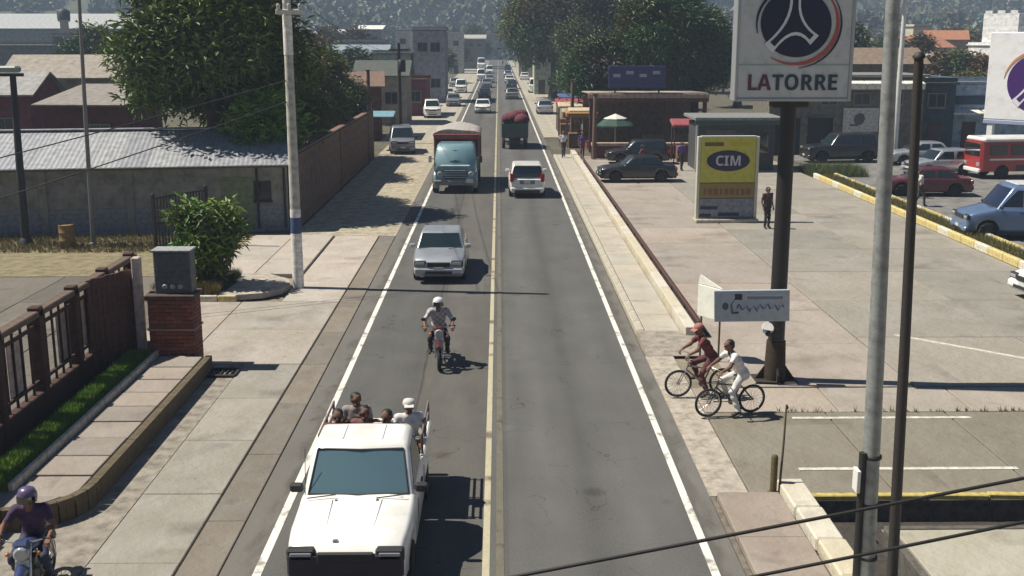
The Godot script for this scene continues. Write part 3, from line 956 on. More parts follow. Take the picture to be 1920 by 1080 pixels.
func right_poles() -> void:
	var g := thing("street_light_pole", "thick grey galvanised street pole with a dark conduit at its foot", "pole", Vector3(5.36, 0.0, -14.55))
	var gm := mat("grey_galvanised", C(0.30, 0.315, 0.315), 0.5, "dirty", 1.0, 0.25)
	add("shaft", MB.new().tube([Vector3(0, -0.85, 0), Vector3(-0.1, 3.5, 0), Vector3(-0.19, 7.0, 0), Vector3(-0.27, 10.5, 0)], [0.128, 0.112, 0.095, 0.075], 18), gm, g)
	add("base_plate", bx(Vector3(0, -0.76, 0), Vector3(0.5, 0.05, 0.5), 0.01), gm, g)
	add("conduit", MB.new().tube([Vector3(-0.165, -0.4, 0.05), Vector3(-0.18, 0.8, 0.05), Vector3(-0.20, 2.1, 0.05)], 0.055, 8), mat("dark_conduit", C(0.02, 0.022, 0.022), 0.6, "grain", 0.5), g)
	for y in [0.5, 1.3, 2.0]:
		add("strap", MB.new().lathe([Vector2(0.128, 0), Vector2(0.137, 0.005), Vector2(0.137, 0.045), Vector2(0.128, 0.05)], 16, Basis.IDENTITY, Vector3(-0.03 * y, y, 0)), mat("dark_conduit"), g)
	add("notice", bx(Vector3(-0.28, 1.72, 0.1), Vector3(0.05, 0.32, 0.2), 0.005), mat("white_plate", C(0.75, 0.74, 0.70), 0.5), g)
	var d := thing("iron_pole", "slim rusty black iron pole standing just right of the grey pole", "pole", Vector3(5.61, 0.0, -14.2))
	var dm := mat("rust_black", C(0.036, 0.031, 0.029), 0.65, "grain", 0.7)
	add("shaft", MB.new().tube([Vector3(0, -0.82, 0), Vector3(-0.10, 3.6, 0), Vector3(-0.21, 7.45, 0)], [0.078, 0.07, 0.058], 12), dm, d)
	add("cap", MB.new().lathe([Vector2(0.075, 0), Vector2(0.08, 0.03), Vector2(0.03, 0.08)], 12, Basis.IDENTITY, Vector3(-0.21, 7.42, 0)), dm, d)
	add("footing", bx(Vector3(0.0, -0.5, 0), Vector3(0.34, 0.62, 0.34), 0.03), mat("pale_footing", C(0.4, 0.37, 0.33), 0.9, "dirty", 0.6), d)
	cable("upper black cable slanting across the bottom right in front of the poles", sag(Vector3(-14, 1.80, -6.1), Vector3(16, 8.0, -5.9), 0.15))
	cable("lower black cable slanting across the bottom right below the other", sag(Vector3(-14, 1.25, -6.3), Vector3(16, 7.75, -6.1), 0.16))
	for a in [[16.2, 8.4, "brown utility pole carrying the two slanting cables on the right"], [-14.2, 2.4, "short brown post holding the low ends of the slanting cables"]]:
		var p := thing("cable_pole", a[2], "pole", Vector3(a[0], 0, -6.05))
		add("shaft", MB.new().tube([Vector3(0, -0.06, 0), Vector3(0, a[1], 0)], [0.14, 0.1], 10), mat("wood_pole", C(0.10, 0.075, 0.05), 0.9, "dirty", 0.8), p)
		add("bracket", bx(Vector3(-0.1 * signf(a[0]), a[1] - 0.5, 0), Vector3(0.2, 0.7, 0.5), 0.02), mat("dark_conduit"), p)

	# stakes at the wall end
	var s := thing("metal_stake", "thin leaning rusty stake at the end of the near cream wall", "stake", Vector3(4.95, 0.02, -17.95))
	add("rod", MB.new().tube([Vector3(0, 0, 0), Vector3(0.06, 0.9, -0.1), Vector3(0.1, 1.55, -0.2)], [0.022, 0.02, 0.016], 7), mat("rust_stake", C(0.10, 0.07, 0.045), 0.8, "grain", 0.4), s)
	add("tie", MB.new().tube([Vector3(0.09, 1.44, -0.2), Vector3(0.13, 1.5, -0.2), Vector3(0.1, 1.56, -0.18)], 0.014, 6), mat("rust_stake"), s)
	var k := thing("bollard", "short dark rusty bollard touching the end of the near cream wall", "bollard", Vector3(4.86, 0.02, -18.0))
	add("post", MB.new().lathe([Vector2(0.06, 0), Vector2(0.06, 0.66), Vector2(0.045, 0.7), Vector2(0.0, 0.71)], 10), mat("rust_bollard", C(0.095, 0.075, 0.03), 0.8, "dirty", 0.5), k)
	add("foot", MB.new().lathe([Vector2(0.1, 0), Vector2(0.1, 0.03), Vector2(0.06, 0.05)], 10), mat("rust_bollard"), k)
	# far white lamp standards
	var w := thing("lamp_post", "slim white lamp standard at the far corner of the yellow planter kerb", "lamp post", Vector3(19.0, 0, -55.0))
	var wm := mat("white_post", C(0.62, 0.62, 0.60), 0.5, "soft", 1.0)
	add("post", MB.new().tube([Vector3(0, 0, 0), Vector3(0.0, 3.3, 0)], [0.16, 0.13], 10), wm, w)
	add("head", bx(Vector3(0.12, 3.35, 0), Vector3(0.55, 0.14, 0.3), 0.04), wm, w)
	var v := thing("lamp_post", "tall pale post rising behind the white lamp standard in front of the shops", "lamp post", Vector3(25.6, 0, -72.0))
	add("post", MB.new().tube([Vector3(0, 0, 0), Vector3(0.0, 11, 0)], [0.2, 0.12], 10), wm, v)
	add("head", bx(Vector3(-0.6, 11.0, 0), Vector3(1.5, 0.16, 0.35), 0.05), wm, v)


func ring_poly(rx: float, ry: float, a0: float, a1: float, w0: float, w1: float, n := 40) -> Array:
	var o := []
	for i in n + 1:
		var a := lerpf(a0, a1, float(i) / n)
		o.append(Vector2(cos(a) * rx, sin(a) * ry))
	for i in n + 1:
		var t := 1.0 - float(i) / n
		var a := lerpf(a0, a1, t)
		var w := lerpf(w0, w1, sin(PI * t))
		o.append(Vector2(cos(a) * (rx - w), sin(a) * (ry - w)))
	return o


func star(scale: float, tip: float, neck: float) -> Array:  # three broad feet joined by hollow curves
	var tips := [Vector2(0.0, 0.72), Vector2(0.52, -0.46), Vector2(-0.62, -0.66)]
	var o := []
	for i in 3:
		var t: Vector2 = tips[i]
		var d := t.normalized()
		var nrm := Vector2(-d.y, d.x)
		var nx: Vector2 = tips[(i + 1) % 3]
		var dn := nx.normalized()
		var nn := Vector2(-dn.y, dn.x)
		var a := (t + nrm * tip) * scale
		var b := (t - nrm * tip) * scale
		o.append(a)
		o.append(b)
		var c := (nx + nn * tip) * scale
		var mid := (d + dn).normalized() * neck * scale
		for k in range(1, 7):
			var u := k / 7.0
			o.append(b * (1 - u) * (1 - u) + mid * 2 * u * (1 - u) + c * u * u)
	o.reverse()
	return o


func tower_sign() -> void:
	var s := thing("sign_tower", "tall black pole sign with a navy three-pointed emblem over the word LATORRE", "sign", Vector3(6.47, 0, -24.6))
	var bk := mat("sign_black", C(0.022, 0.018, 0.018), 0.5, "grain", 0.8)
	add("pole", MB.new().tube([Vector3(0, 0, 0), Vector3(0.0, 6.45, 0)], [0.19, 0.17], 16), bk, s)
	add("pole_sleeve", MB.new().tube([Vector3(0, 0, 0), Vector3(0, 0.95, 0)], [0.26, 0.22], 12), mat("sign_base_brown", C(0.035, 0.024, 0.014), 0.8, "dirty", 0.6), s)
	for a in 4:
		add("gusset", MB.new().extr([Vector2(0.2, 0), Vector2(0.46, 0), Vector2(0.46, 0.05), Vector2(0.2, 0.42)], -0.02, 0.02, Transform3D(Basis(Vector3.UP, a * PI / 2), Vector3.ZERO)), mat("sign_base_brown"), s)
	add("base_plate", bx(Vector3(0, 0.03, 0), Vector3(0.95, 0.05, 0.7), 0.01), mat("sign_base_brown"), s)
	var body := mat("sign_face", C(0.54, 0.565, 0.58), 0.45, "soft", 1.2)
	add("cabinet", bx(Vector3(0.02, 8.0, 0), Vector3(2.44, 3.2, 0.36), 0.03), body, s)
	var fr := mat("sign_frame", C(0.42, 0.44, 0.45), 0.4, "", 1, 0.4)
	for x in [-1.23, 1.23]:
		add("frame", bx(Vector3(0.02 + x, 8.0, 0), Vector3(0.07, 3.3, 0.42), 0.012), fr, s)
	for y in [6.38, 9.62]:
		add("frame", bx(Vector3(0.02, y, 0), Vector3(2.4, 0.07, 0.42), 0.012), fr, s)
	add("header", bx(Vector3(0, 6.28, 0), Vector3(0.8, 0.14, 0.3), 0.02), bk, s)
	add("seam", bx(Vector3(0.02, 7.12, 0.181), Vector3(2.36, 0.03, 0.012)), mat("seam_green", C(0.30, 0.42, 0.37), 0.5), s)
	var c := Transform3D(Basis(Vector3.BACK, -0.25), Vector3(0.02, 7.98, 0.0))
	var z := 0.182
	var navy := mat("emblem_navy", C(0.010, 0.014, 0.045), 0.35)
	var disc := add("emblem", MB.new().extr(ring_full(0.76, 0.70), z, z + 0.02, c), navy, s)
	add("ring", MB.new().extr(ring_poly(0.86, 0.80, deg_to_rad(100), deg_to_rad(210), 0.015, 0.055), z, z + 0.02, c), navy, disc)
	add("ring", MB.new().extr(ring_poly(0.93, 0.87, deg_to_rad(-110), deg_to_rad(60), 0.02, 0.085), z, z + 0.02, c), mat("emblem_red", C(0.45, 0.09, 0.07), 0.4), disc)
	add("ring", MB.new().extr(ring_poly(0.99, 0.93, deg_to_rad(-70), deg_to_rad(50), 0.01, 0.04), z, z + 0.02, c), navy, disc)
	var wh := mat("emblem_white", C(0.74, 0.75, 0.78), 0.4)
	var u := Transform3D(Basis.IDENTITY, Vector3(-0.02, 8.03, 0))
	add("star_outline", MB.new().extr(star(0.86, 0.15, 0.02), z + 0.021, z + 0.034, u), wh, disc)
	add("star_core", MB.new().extr(star(0.73, 0.09, 0.0), z + 0.035, z + 0.042, u), navy, disc)
	var lt := put("lettering", text("LA", 0.33, 0.02), mat("letter_maroon", C(0.11, 0.035, 0.06), 0.4), s, Vector3(-0.72, 6.74, z + 0.012))
	put("lettering", text("TORRE", 0.33, 0.02), mat("letter_green", C(0.018, 0.045, 0.075), 0.4), s, Vector3(0.28, 6.74, z + 0.012))
	# flood lamp clamped to the pole
	var f := thing("flood_lamp", "small white flood lamp clamped low on the black sign pole", "lamp", Vector3(6.2, 1.28, -24.38))
	add("bracket", bx(Vector3(0.12, -0.02, -0.06), Vector3(0.3, 0.06, 0.06), 0.01), bk, f)
	add("hood", MB.new().lathe([Vector2(0.05, -0.12), Vector2(0.11, -0.06), Vector2(0.14, 0.06), Vector2(0.13, 0.07)], 12, Basis(Vector3.RIGHT, 0.9)), mat("white_post"), f)
	add("lens", MB.new().ball(Vector3(0.0, -0.08, 0.1), Vector3(0.07, 0.07, 0.05)), bk, f)


func ring_full(rx: float, ry: float, n := 48) -> Array:
	var o := []
	for i in n:
		o.append(Vector2(cos(TAU * i / n) * rx, sin(TAU * i / n) * ry))
	return o


func yellow_sign() -> void:
	var s := thing("board_sign", "yellow standing board sign with a dark oval and light letters", "sign", Vector3(9.85, 0.02, -47.4), 0.04)
	var ye := mat("sign_yellow", C(0.50, 0.47, 0.07), 0.5, "soft", 1.0)
	var ol := mat("sign_olive", C(0.26, 0.19, 0.055), 0.55, "soft", 1.0)
	var gb := mat("sign_greyblue", C(0.20, 0.22, 0.26), 0.6, "dirty", 1.0)
	var nv := mat("sign_navy", C(0.016, 0.016, 0.05), 0.45)
	add("panel", bx(Vector3(0, 2.65, 0), Vector3(2.36, 1.9, 0.22), 0.02), ye, s)
	add("panel", bx(Vector3(0, 1.36, 0), Vector3(2.36, 0.64, 0.215), 0.02), ol, s)
	add("panel", bx(Vector3(0, 0.60, 0), Vector3(2.36, 0.84, 0.21), 0.02), gb, s)
	for x in [-1.25, 1.25]:
		add("post", bx(Vector3(x, 1.82, 0), Vector3(0.13, 3.64, 0.26), 0.015), mat("sign_post_cream", C(0.50, 0.50, 0.40), 0.6, "soft", 1.0), s)
	add("top_rail", bx(Vector3(0, 3.63, 0), Vector3(2.36, 0.08, 0.24), 0.01), mat("sign_post_cream"), s)
	add("stripe", bx(Vector3(-0.62, 3.32, 0.116), Vector3(0.8, 0.16, 0.012)), mat("sign_brown", C(0.12, 0.085, 0.02), 0.5), s)
	add("stripe", bx(Vector3(0.55, 3.32, 0.116), Vector3(0.9, 0.18, 0.012)), mat("sign_bright", C(0.48, 0.44, 0.02), 0.5), s)
	var ov := add("oval", MB.new().extr(ring_full(0.92, 0.44), 0.111, 0.128, Transform3D(Basis.IDENTITY, Vector3(0.0, 2.62, 0))), nv, s)
	put("lettering", text("CIM", 0.42, 0.012), mat("sign_letter", C(0.52, 0.50, 0.58), 0.5), ov, Vector3(0.0, 2.62, 0.136))
	for i in 9:
		add("lettering", bx(Vector3(-0.96 + i * 0.235, 1.30, 0.112), Vector3(0.10 + 0.05 * (i % 3), 0.26, 0.012)), mat("sign_rust", C(0.20, 0.10, 0.03), 0.6), s)
	for a in [[-0.75, 0.62, 0.75], [-0.9, 0.30, 0.5], [0.1, 0.34, 0.9]]:
		add("stripe", bx(Vector3(a[0], a[1], 0.109), Vector3(a[2], 0.14, 0.012)), nv, s)
	add("foot", bx(Vector3(0, 0.08, 0), Vector3(2.7, 0.16, 0.8), 0.03), mat("kerb_concrete"), s)


func small_signs() -> void:
	var s := thing("hanging_sign", "pale blue board with dark script hanging across the black sign pole", "sign", Vector3(5.80, 1.84, -24.3), -0.12)
	add("board", bx(Vector3(0, 0, 0), Vector3(1.66, 0.72, 0.07), 0.012, Basis(Vector3.BACK, 0.04)), mat("sign_pale_blue", C(0.40, 0.455, 0.52), 0.5, "soft", 0.8), s)
	var nk := mat("script_blue", C(0.085, 0.10, 0.16), 0.5)
	var pts := []
	for i in 34:
		pts.append(Vector3(-0.32 + i * 0.031, -0.06 + 0.075 * sin(i * 1.25) * (1.25 if i % 7 < 3 else 0.6) + i * 0.0022, 0.042))
	add("script", MB.new().tube(pts, 0.017, 5), nk, s)
	add("script", MB.new().tube([Vector3(-0.38, 0.20, 0.042), Vector3(-0.46, 0.02, 0.042), Vector3(-0.42, -0.18, 0.042), Vector3(-0.28, -0.16, 0.042)], 0.024, 5), nk, s)
	add("mark", MB.new().extr(ring_full(0.07, 0.09, 16), 0.036, 0.046, Transform3D(Basis.IDENTITY, Vector3(-0.58, -0.02, 0))), nk, s)
	add("mark", bx(Vector3(-0.30, 0.2, 0.04), Vector3(0.16, 0.13, 0.014)), mat("mark_black", C(0.02, 0.02, 0.03), 0.5), s)
	add("mark", bx(Vector3(0.28, 0.2, 0.04), Vector3(0.78, 0.07, 0.012), 0, Basis(Vector3.BACK, 0.03)), mat("mark_grey", C(0.19, 0.22, 0.27), 0.5), s)
	for x in [0.5, 0.75]:
		add("bracket", bx(Vector3(x, 0.0, -0.09), Vector3(0.05, 0.5, 0.12)), mat("sign_black"), s)
	var w := thing("notice_board", "small blank white board on two thin legs facing the road", "sign", Vector3(5.25, 0.02, -26.3), -1.0)
	var wm := mat("notice_white", C(0.78, 0.78, 0.70), 0.5, "soft", 0.8)
	add("board", bx(Vector3(0, 1.42, 0), Vector3(0.82, 0.78, 0.05), 0.01), wm, w)
	add("board", MB.new().extr([Vector2(-0.41, 1.83), Vector2(0.41, 1.83), Vector2(-0.35, 2.05)], -0.02, 0.02), wm, w)
	for x in [-0.32, 0.32]:
		add("leg", MB.new().tube([Vector3(x, 0, -0.04), Vector3(x, 1.8, -0.04)], 0.025, 7), mat("rust_stake"), w)


func planter() -> void:
	var p := thing("planter_strip", "long planted kerb strip with worn yellow and white kerbstones beside the car park", "planter", Vector3(18.6, 0, -36.2))
	tag(p, "", "", "", "structure")
	var yk := mat("planter_yellow", C(0.56, 0.46, 0.20), 0.85, "dirty", 0.8)
	var wk := mat("planter_white", C(0.60, 0.57, 0.46), 0.85, "dirty", 0.8)
	add("soil", bx(Vector3(0, 0.08, -13.5), Vector3(1.0, 0.16, 26.8)), mat("planter_soil", C(0.13, 0.105, 0.05), 0.95, "dirty", 1.2), p)
	for i in 22:
		for sx in [-1, 1]:
			add("kerb_stone", bx(Vector3(sx * 0.58, 0.14, -0.6 - i * 1.22), Vector3(0.2, 0.3, 1.18), 0.03), yk if (i + (sx + 1) / 2) % 3 else wk, p)
	grass("ground_cover", "low olive ground cover in the planter strip beside the blue van", Rect2(18.15, -62.5, 0.9, 26), 0.16, 2600, 0.22, C(0.10, 0.11, 0.025), 0.06)
	grass("ground_cover", "bright green plants at the far end of the planter strip", Rect2(18.0, -66.5, 3.2, 3.2), 0.0, 1500, 0.55, C(0.06, 0.10, 0.02), 0.04)


# ------------------------------------------------------------------ vegetation
func leaf_spray(key: String, n: int, ln: float, wd: float, spread: float) -> ArrayMesh:
	if tex.has(key): return tex[key]
	var r := RandomNumberGenerator.new()
	r.seed = 5
	var mb := MB.new()
	for i in n:
		var a := TAU * i / n + r.randf() * 0.6
		var el := r.randf_range(-0.7, 0.9)
		var d := Vector3(cos(a) * cos(el), sin(el), sin(a) * cos(el))
		var s := d.cross(Vector3.UP).normalized()
		var o := d * spread * r.randf_range(0.1, 0.5) + Vector3(0, r.randf_range(-0.2, 0.2) * spread, 0)
		var l := ln * r.randf_range(0.7, 1.2)
		var f := r.randf_range(0.75, 1.2)
		mb.col = Color(f, f, f)
		var mid := o + d * l * 0.5 + Vector3(0, 0.04 * l, 0)
		var tip := o + d * l - Vector3(0, 0.18 * l, 0)
		mb.tri(o, mid + s * wd, tip, mid - Vector3(0, 9, 0))
		mb.tri(o, tip, mid - s * wd, mid - Vector3(0, 9, 0))
	tex[key] = mb.mesh()
	return tex[key]


func crown(par: Node3D, blobs: Array, n: int, me: Mesh, c: Color, r: RandomNumberGenerator, nm := "crown", sz := 1.0) -> void:
	var mm := MultiMesh.new()
	mm.transform_format = MultiMesh.TRANSFORM_3D
	mm.use_colors = true
	mm.mesh = me
	mm.instance_count = n
	var tot := 0.0
	for b in blobs: tot += pow(b[1], 2.0)
	var i := 0
	for b in blobs:
		var k := int(round(n * pow(b[1], 2.0) / tot))
		var tint := Color(c.r * r.randf_range(0.6, 1.45), c.g * r.randf_range(0.65, 1.3), c.b * r.randf_range(0.6, 1.3))
		for j in k:
			if i >= n: break
			var d := Vector3(r.randfn(), r.randfn(), r.randfn()).normalized()
			var rad: float = b[1] * (1.0 - 0.55 * pow(r.randf(), 2.2)) * (0.84 + 0.5 * pow(r.randf(), 2.5))
			var p: Vector3 = b[0] + Vector3(d.x, d.y * 0.82, d.z) * rad
			var bs := Basis(Vector3.UP, r.randf() * TAU) * Basis(Vector3.RIGHT, r.randf_range(-0.8, 0.8))
			mm.set_instance_transform(i, Transform3D(bs.scaled(Vector3.ONE * sz * r.randf_range(0.75, 1.3)), p))
			var f := r.randf_range(0.7, 1.3)
			mm.set_instance_color(i, Color(tint.r * f, tint.g * f, tint.b * f))
			i += 1
	while i < n:
		mm.set_instance_transform(i, Transform3D(Basis.IDENTITY, blobs[0][0]))
		mm.set_instance_color(i, c)
		i += 1
	var o := MultiMeshInstance3D.new()
	o.multimesh = mm
	o.material_override = leafmat("leaves")
	o.name = numbered(nm, par)
	par.add_child(o)
	o.set_meta("kind", "stuff")


func tree(nm: String, label: String, at: Vector3, h: float, rad: float, low: float, n: int, c: Color, sd: int, leaf := 0.3, group := "", squash := 1.0) -> Node3D:
	var r := RandomNumberGenerator.new()
	r.seed = sd
	var t := thing(nm, label, "tree", at, 0.0, group)
	var bark := mat("bark", C(0.075, 0.058, 0.042), 0.95, "dirty", 0.7)
	var tr := rad * 0.075 + 0.06
	var fork := low + (h - low) * 0.18
	add("trunk", MB.new().tube([Vector3(0, -0.1, 0), Vector3(0.1, fork * 0.5, 0.05), Vector3(0.0, fork, 0.1)], [tr * 1.4, tr, tr * 0.85], 9), bark, t)
	var blobs := []
	var nb := 17 if n > 3000 else (11 if n > 1500 else 7)
	for i in nb:
		var a := TAU * i * 0.381966
		var q := sqrt((i + 0.5) / nb)
		var br := rad * r.randf_range(0.27, 0.47)
		var y := lerpf(low + br * 0.75, h - br * 0.8, clampf(1.0 - q * 0.85 + r.randf_range(-0.25, 0.3), 0.0, 1.0))
		var pos := Vector3(cos(a) * (rad - br) * q * 1.05, y, sin(a) * (rad - br) * q * squash)
		blobs.append([pos, br])
		if i % 2 == 0 or n > 3000:
			add("limb", MB.new().tube([Vector3(0, fork * 0.92, 0.1), pos * 0.5 + Vector3(0, fork * 0.55, 0), pos], [tr * 0.6, tr * 0.35, tr * 0.1], 6), bark, t)
	crown(t, blobs, n, leaf_spray("spray_%.2f" % leaf, 7, leaf, leaf * 0.16, leaf * 1.5), c, r)
	return t


func trees() -> void:
	var deep := C(0.042, 0.068, 0.016)
	tree("mango_tree", "big dense mango tree rising behind the bluish sheet metal roof", Vector3(-12.5, 0, -50.6), 13.0, 4.9, 2.9, 6500, C(0.16, 0.225, 0.03), 3, 0.40, "", 0.8)
	tree("street_tree", "small bushy tree leaning over the top of the rust-brown wall", Vector3(-10.6, 0, -54.0), 8.2, 3.0, 2.2, 2400, C(0.10, 0.13, 0.025), 14, 0.26)
	tree("street_tree", "dull green tree behind the far half of the rust-brown wall", Vector3(-11.2, 0, -63.5), 8.6, 3.6, 2.2, 2400, C(0.085, 0.10, 0.028), 15, 0.28)
	tree("street_tree", "olive tree behind the last bay of the rust-brown wall", Vector3(-11.0, 0, -73.0), 7.6, 3.2, 2.0, 2000, C(0.08, 0.10, 0.028), 16, 0.28)
	tree("shade_tree", "wide spreading tree hanging over the far right side of the road", Vector3(7.6, 0, -150.0), 16.0, 8.6, 4.2, 6500, C(0.11, 0.13, 0.028), 21, 0.55)
	tree("shade_tree", "dark tree behind the right-hand market beside the spreading one", Vector3(11.6, 0, -128.0), 13.5, 6.2, 2.4, 4400, C(0.075, 0.11, 0.03), 22, 0.5)
	tree("shade_tree", "tall dark tree with a bare trunk directly behind the market hall", Vector3(13.6, 0, -90.0), 13.0, 5.0, 4.2, 5200, C(0.075, 0.11, 0.024), 23, 0.42)
	tree("shade_tree", "dark round tree showing behind the left edge of the tall sign", Vector3(17.0, 0, -98.0), 11.5, 4.2, 3.0, 3000, C(0.06, 0.095, 0.024), 24, 0.42)
	tree("shade_tree", "bluish green tree rising behind the shop row right of the tall sign", Vector3(33.0, 0, -112.0), 10.0, 4.6, 2.5, 2600, C(0.075, 0.11, 0.045), 25, 0.5)
	tree("shade_tree", "small green tree at the corner of the light blue building", Vector3(35.0, 0, -84.0), 6.0, 2.4, 2.0, 1300, C(0.09, 0.14, 0.03), 26, 0.3)
	tree("shade_tree", "dark tree standing before the hill above the pink house", Vector3(57.0, 0, -166.0), 8.5, 3.6, 2.0, 1800, C(0.075, 0.115, 0.04), 27, 0.55)
	tree("shade_tree", "green tree filling the gap between the market hall and the kiosk", Vector3(18.5, 0, -112.0), 7.5, 3.6, 1.8, 1900, C(0.08, 0.115, 0.03), 28, 0.42)
	tree("shade_tree", "dark tree behind the right half of the tall sign's board", Vector3(27.0, 0, -104.0), 8.5, 3.8, 2.2, 1900, C(0.065, 0.10, 0.03), 29, 0.42)
	tree("shade_tree", "round tree left of the brownish house behind the shop row", Vector3(28.0, 0, -132.0), 9.5, 4.6, 2.0, 1900, C(0.075, 0.11, 0.035), 30, 0.5)
	tree("shade_tree", "olive tree between the cream house and the small white house on the right", Vector3(47.0, 0, -128.0), 8.0, 3.6, 2.0, 1500, C(0.085, 0.11, 0.035), 31, 0.45)
	tree("shade_tree", "low dark tree hanging over the back of the market hall", Vector3(9.2, 0, -93.0), 8.5, 4.2, 2.2, 2600, C(0.06, 0.095, 0.025), 32, 0.4)
	tree("shade_tree", "low tree beside the blue-canopied stall on the right verge", Vector3(9.4, 0, -113.0), 8.0, 3.8, 2.0, 2000, C(0.07, 0.10, 0.028), 33, 0.42)
	tree("shade_tree", "tree closing the view under the spreading tree beyond the right verge", Vector3(8.4, 0, -196.0), 10.0, 5.0, 2.0, 1900, C(0.08, 0.115, 0.035), 34, 0.6)
	# trees of the left-hand quarter, each beside a house
	var lt := [
		[-42, -118, 9.0, 4.4, "grey-green tree far left behind the red house"], [-31, -128, 8.0, 4.0, "tree between the red house and the mango tree"], [-24, -150, 8.5, 4.6, "tree showing just right of the mango tree"],
		[-15.5, -122, 6.5, 3.0, "tree behind the maroon houses"], [-26, -205, 9.0, 5.0, "tree above the grey house right of the mango"], [-13.5, -172, 7.0, 3.4, "tree left of the grey tower house"],
		[-34, -225, 10.0, 5.5, "tree under the white roofs on the left"], [-58, -178, 9.0, 5.0, "tree in front of the long pale warehouse"], [-92, -262, 11.0, 6.5, "tree behind the long pale warehouse"],
		[-11.5, -205, 7.0, 3.6, "tree behind the grey tower house"], [-7.6, -330, 12.0, 6.0, "tree closing the left of the road's end"], [1.0, -455, 14.0, 8.0, "large tree closing the road's vanishing point"],
		[9.0, -350, 12.0, 6.0, "tree closing the right of the road's end"], [11.0, -235, 10.0, 4.5, "tree behind the pale green house"], [48, -118, 8.0, 3.8, "tree left of the big white building"],
		[30, -168, 9.0, 5.0, "tree far behind the shop row"], [44, -190, 10.0, 5.5, "tree left of the pink house"], [85, -210, 11.0, 6.0, "tree right of the orange house"], [-12, -285, 10, 5.0, "tree beyond the pale houses left of the road"]]
	for i in lt.size():
		var a: Array = lt[i]
		tree("distant_tree", a[4], Vector3(a[0], hgt(a[0], a[1]), a[1]), a[2], a[3], a[2] * 0.18, 1100, C(0.09 + 0.02 * (i % 3), 0.125, 0.04), 40 + i, 0.6 if a[1] > -200 else 0.9, "trees among the far houses")
	island_shrub()
	forest()


func island_shrub() -> void:
	var t := thing("shrub", "leafy bright green shrub on the planted island behind the brick pillar", "shrub", Vector3(-9.0, 0.18, -34.4))
	var r := RandomNumberGenerator.new()
	r.seed = 77
	var bark := mat("bark")
	for i in 5:
		var a := TAU * i / 5
		add("stem", MB.new().tube([Vector3(0, -0.05, 0), Vector3(cos(a) * 0.18, 0.7, sin(a) * 0.18), Vector3(cos(a) * 0.5, 1.6, sin(a) * 0.5)], [0.05, 0.035, 0.015], 6), bark, t)
	var bl := [[Vector3(0, 1.9, 0), 0.75], [Vector3(0.5, 2.15, 0.2), 0.55], [Vector3(-0.6, 2.1, 0.1), 0.5], [Vector3(0.2, 1.2, 0.3), 0.65], [Vector3(-0.35, 1.1, 0), 0.6], [Vector3(0.75, 1.5, 0), 0.42], [Vector3(0.1, 0.6, 0.1), 0.55], [Vector3(0.95, 1.85, 0.1), 0.3]]
	crown(t, bl, 560, leaf_spray("shrub_spray", 6, 0.34, 0.06, 0.25), C(0.15, 0.25, 0.035), r, "leaves", 0.9)


func forest() -> void:  # the wooded hillside reads as one mass
	var r := RandomNumberGenerator.new()
	r.seed = 90
	var mb := MB.new()
	for i in 90:
		var d := Vector3(r.randfn(), r.randfn(), r.randfn()).normalized()
		var p := Vector3(d.x, 0.35 + d.y * 0.75, d.z) * (0.75 + 0.35 * r.randf())
		var s := Vector3(r.randfn(), r.randfn(), r.randfn()).normalized() * 0.34
		var u := d.cross(s).normalized() * 0.34
		var f := r.randf_range(0.7, 1.3)
		mb.col = Color(f, f, f)
		mb.tri(p - s, p + s * 0.8 + u * 0.3, p + u, p - d)
		mb.tri(p - s, p + u, p - s * 0.5 + u * 0.9 + d * 0.1, p - d)
	var mm := MultiMesh.new()
	mm.transform_format = MultiMesh.TRANSFORM_3D
	mm.use_colors = true
	mm.mesh = mb.mesh()
	var xs := []
	while xs.size() < 9000:
		var z := -r.randf_range(330.0, 800.0)
		var x := r.randf_range(-0.56, 0.56) * -z
		if absf(x) < 16.0 and z > -440.0: continue
		if hill_noise.get_noise_2d(x * 2.5, z * 2.5) < -0.10: continue
		xs.append(Vector3(x, hgt(x, z) - 0.4, z))
	mm.instance_count = xs.size()
	for i in xs.size():
		var s := r.randf_range(1.8, 5.6)
		mm.set_instance_transform(i, Transform3D(Basis(Vector3.UP, r.randf() * TAU).scaled(Vector3(s, s * r.randf_range(0.9, 1.5), s)), xs[i]))
		var f := r.randf_range(0.6, 1.4)
		mm.set_instance_color(i, Color((0.07 + 0.06 * r.randf()) * f, 0.11 * f, (0.035 + 0.03 * r.randf()) * f))
	var o := MultiMeshInstance3D.new()
	o.multimesh = mm
	o.material_override = leafmat("leaves")
	o.name = "hillside_forest"
	add_child(o)
	tag(o, "wooded hillside filling the background behind the town", "forest", "", "stuff")


# ------------------------------------------------------------------ vehicles: local +z is forward, the ground at y = 0
func lerp_prof(p: Array, z: float) -> float:  # p: [[z, value], ...] rising z
	if z <= p[0][0]: return p[0][1]
	for i in p.size() - 1:
		if z <= p[i + 1][0]:
			var t: float = (z - p[i][0]) / (p[i + 1][0] - p[i][0])
			return lerpf(p[i][1], p[i + 1][1], t)
	return p[-1][1]


func rubber() -> StandardMaterial3D: return mat("tyre_rubber", C(0.02, 0.02, 0.02), 0.85, "grain", 0.3)
func chrome() -> StandardMaterial3D: return mat("bright_metal", C(0.55, 0.55, 0.56), 0.25, "", 1, 0.9)
func darkplastic() -> StandardMaterial3D: return mat("dark_plastic", C(0.025, 0.025, 0.026), 0.55)
func glass(key := "car_glass", c := C(0.014, 0.026, 0.030)) -> StandardMaterial3D:
	if mats.has(key): return mats[key]
	var m := mat(key, c, 0.05)
	m.metallic_specular = 0.75
	return m


func teal_screen() -> StandardMaterial3D:  # tinted screen that mirrors the sky
	var m := glass("teal_windshield", C(0.20, 0.33, 0.36))
	m.metallic = 0.55
	return m


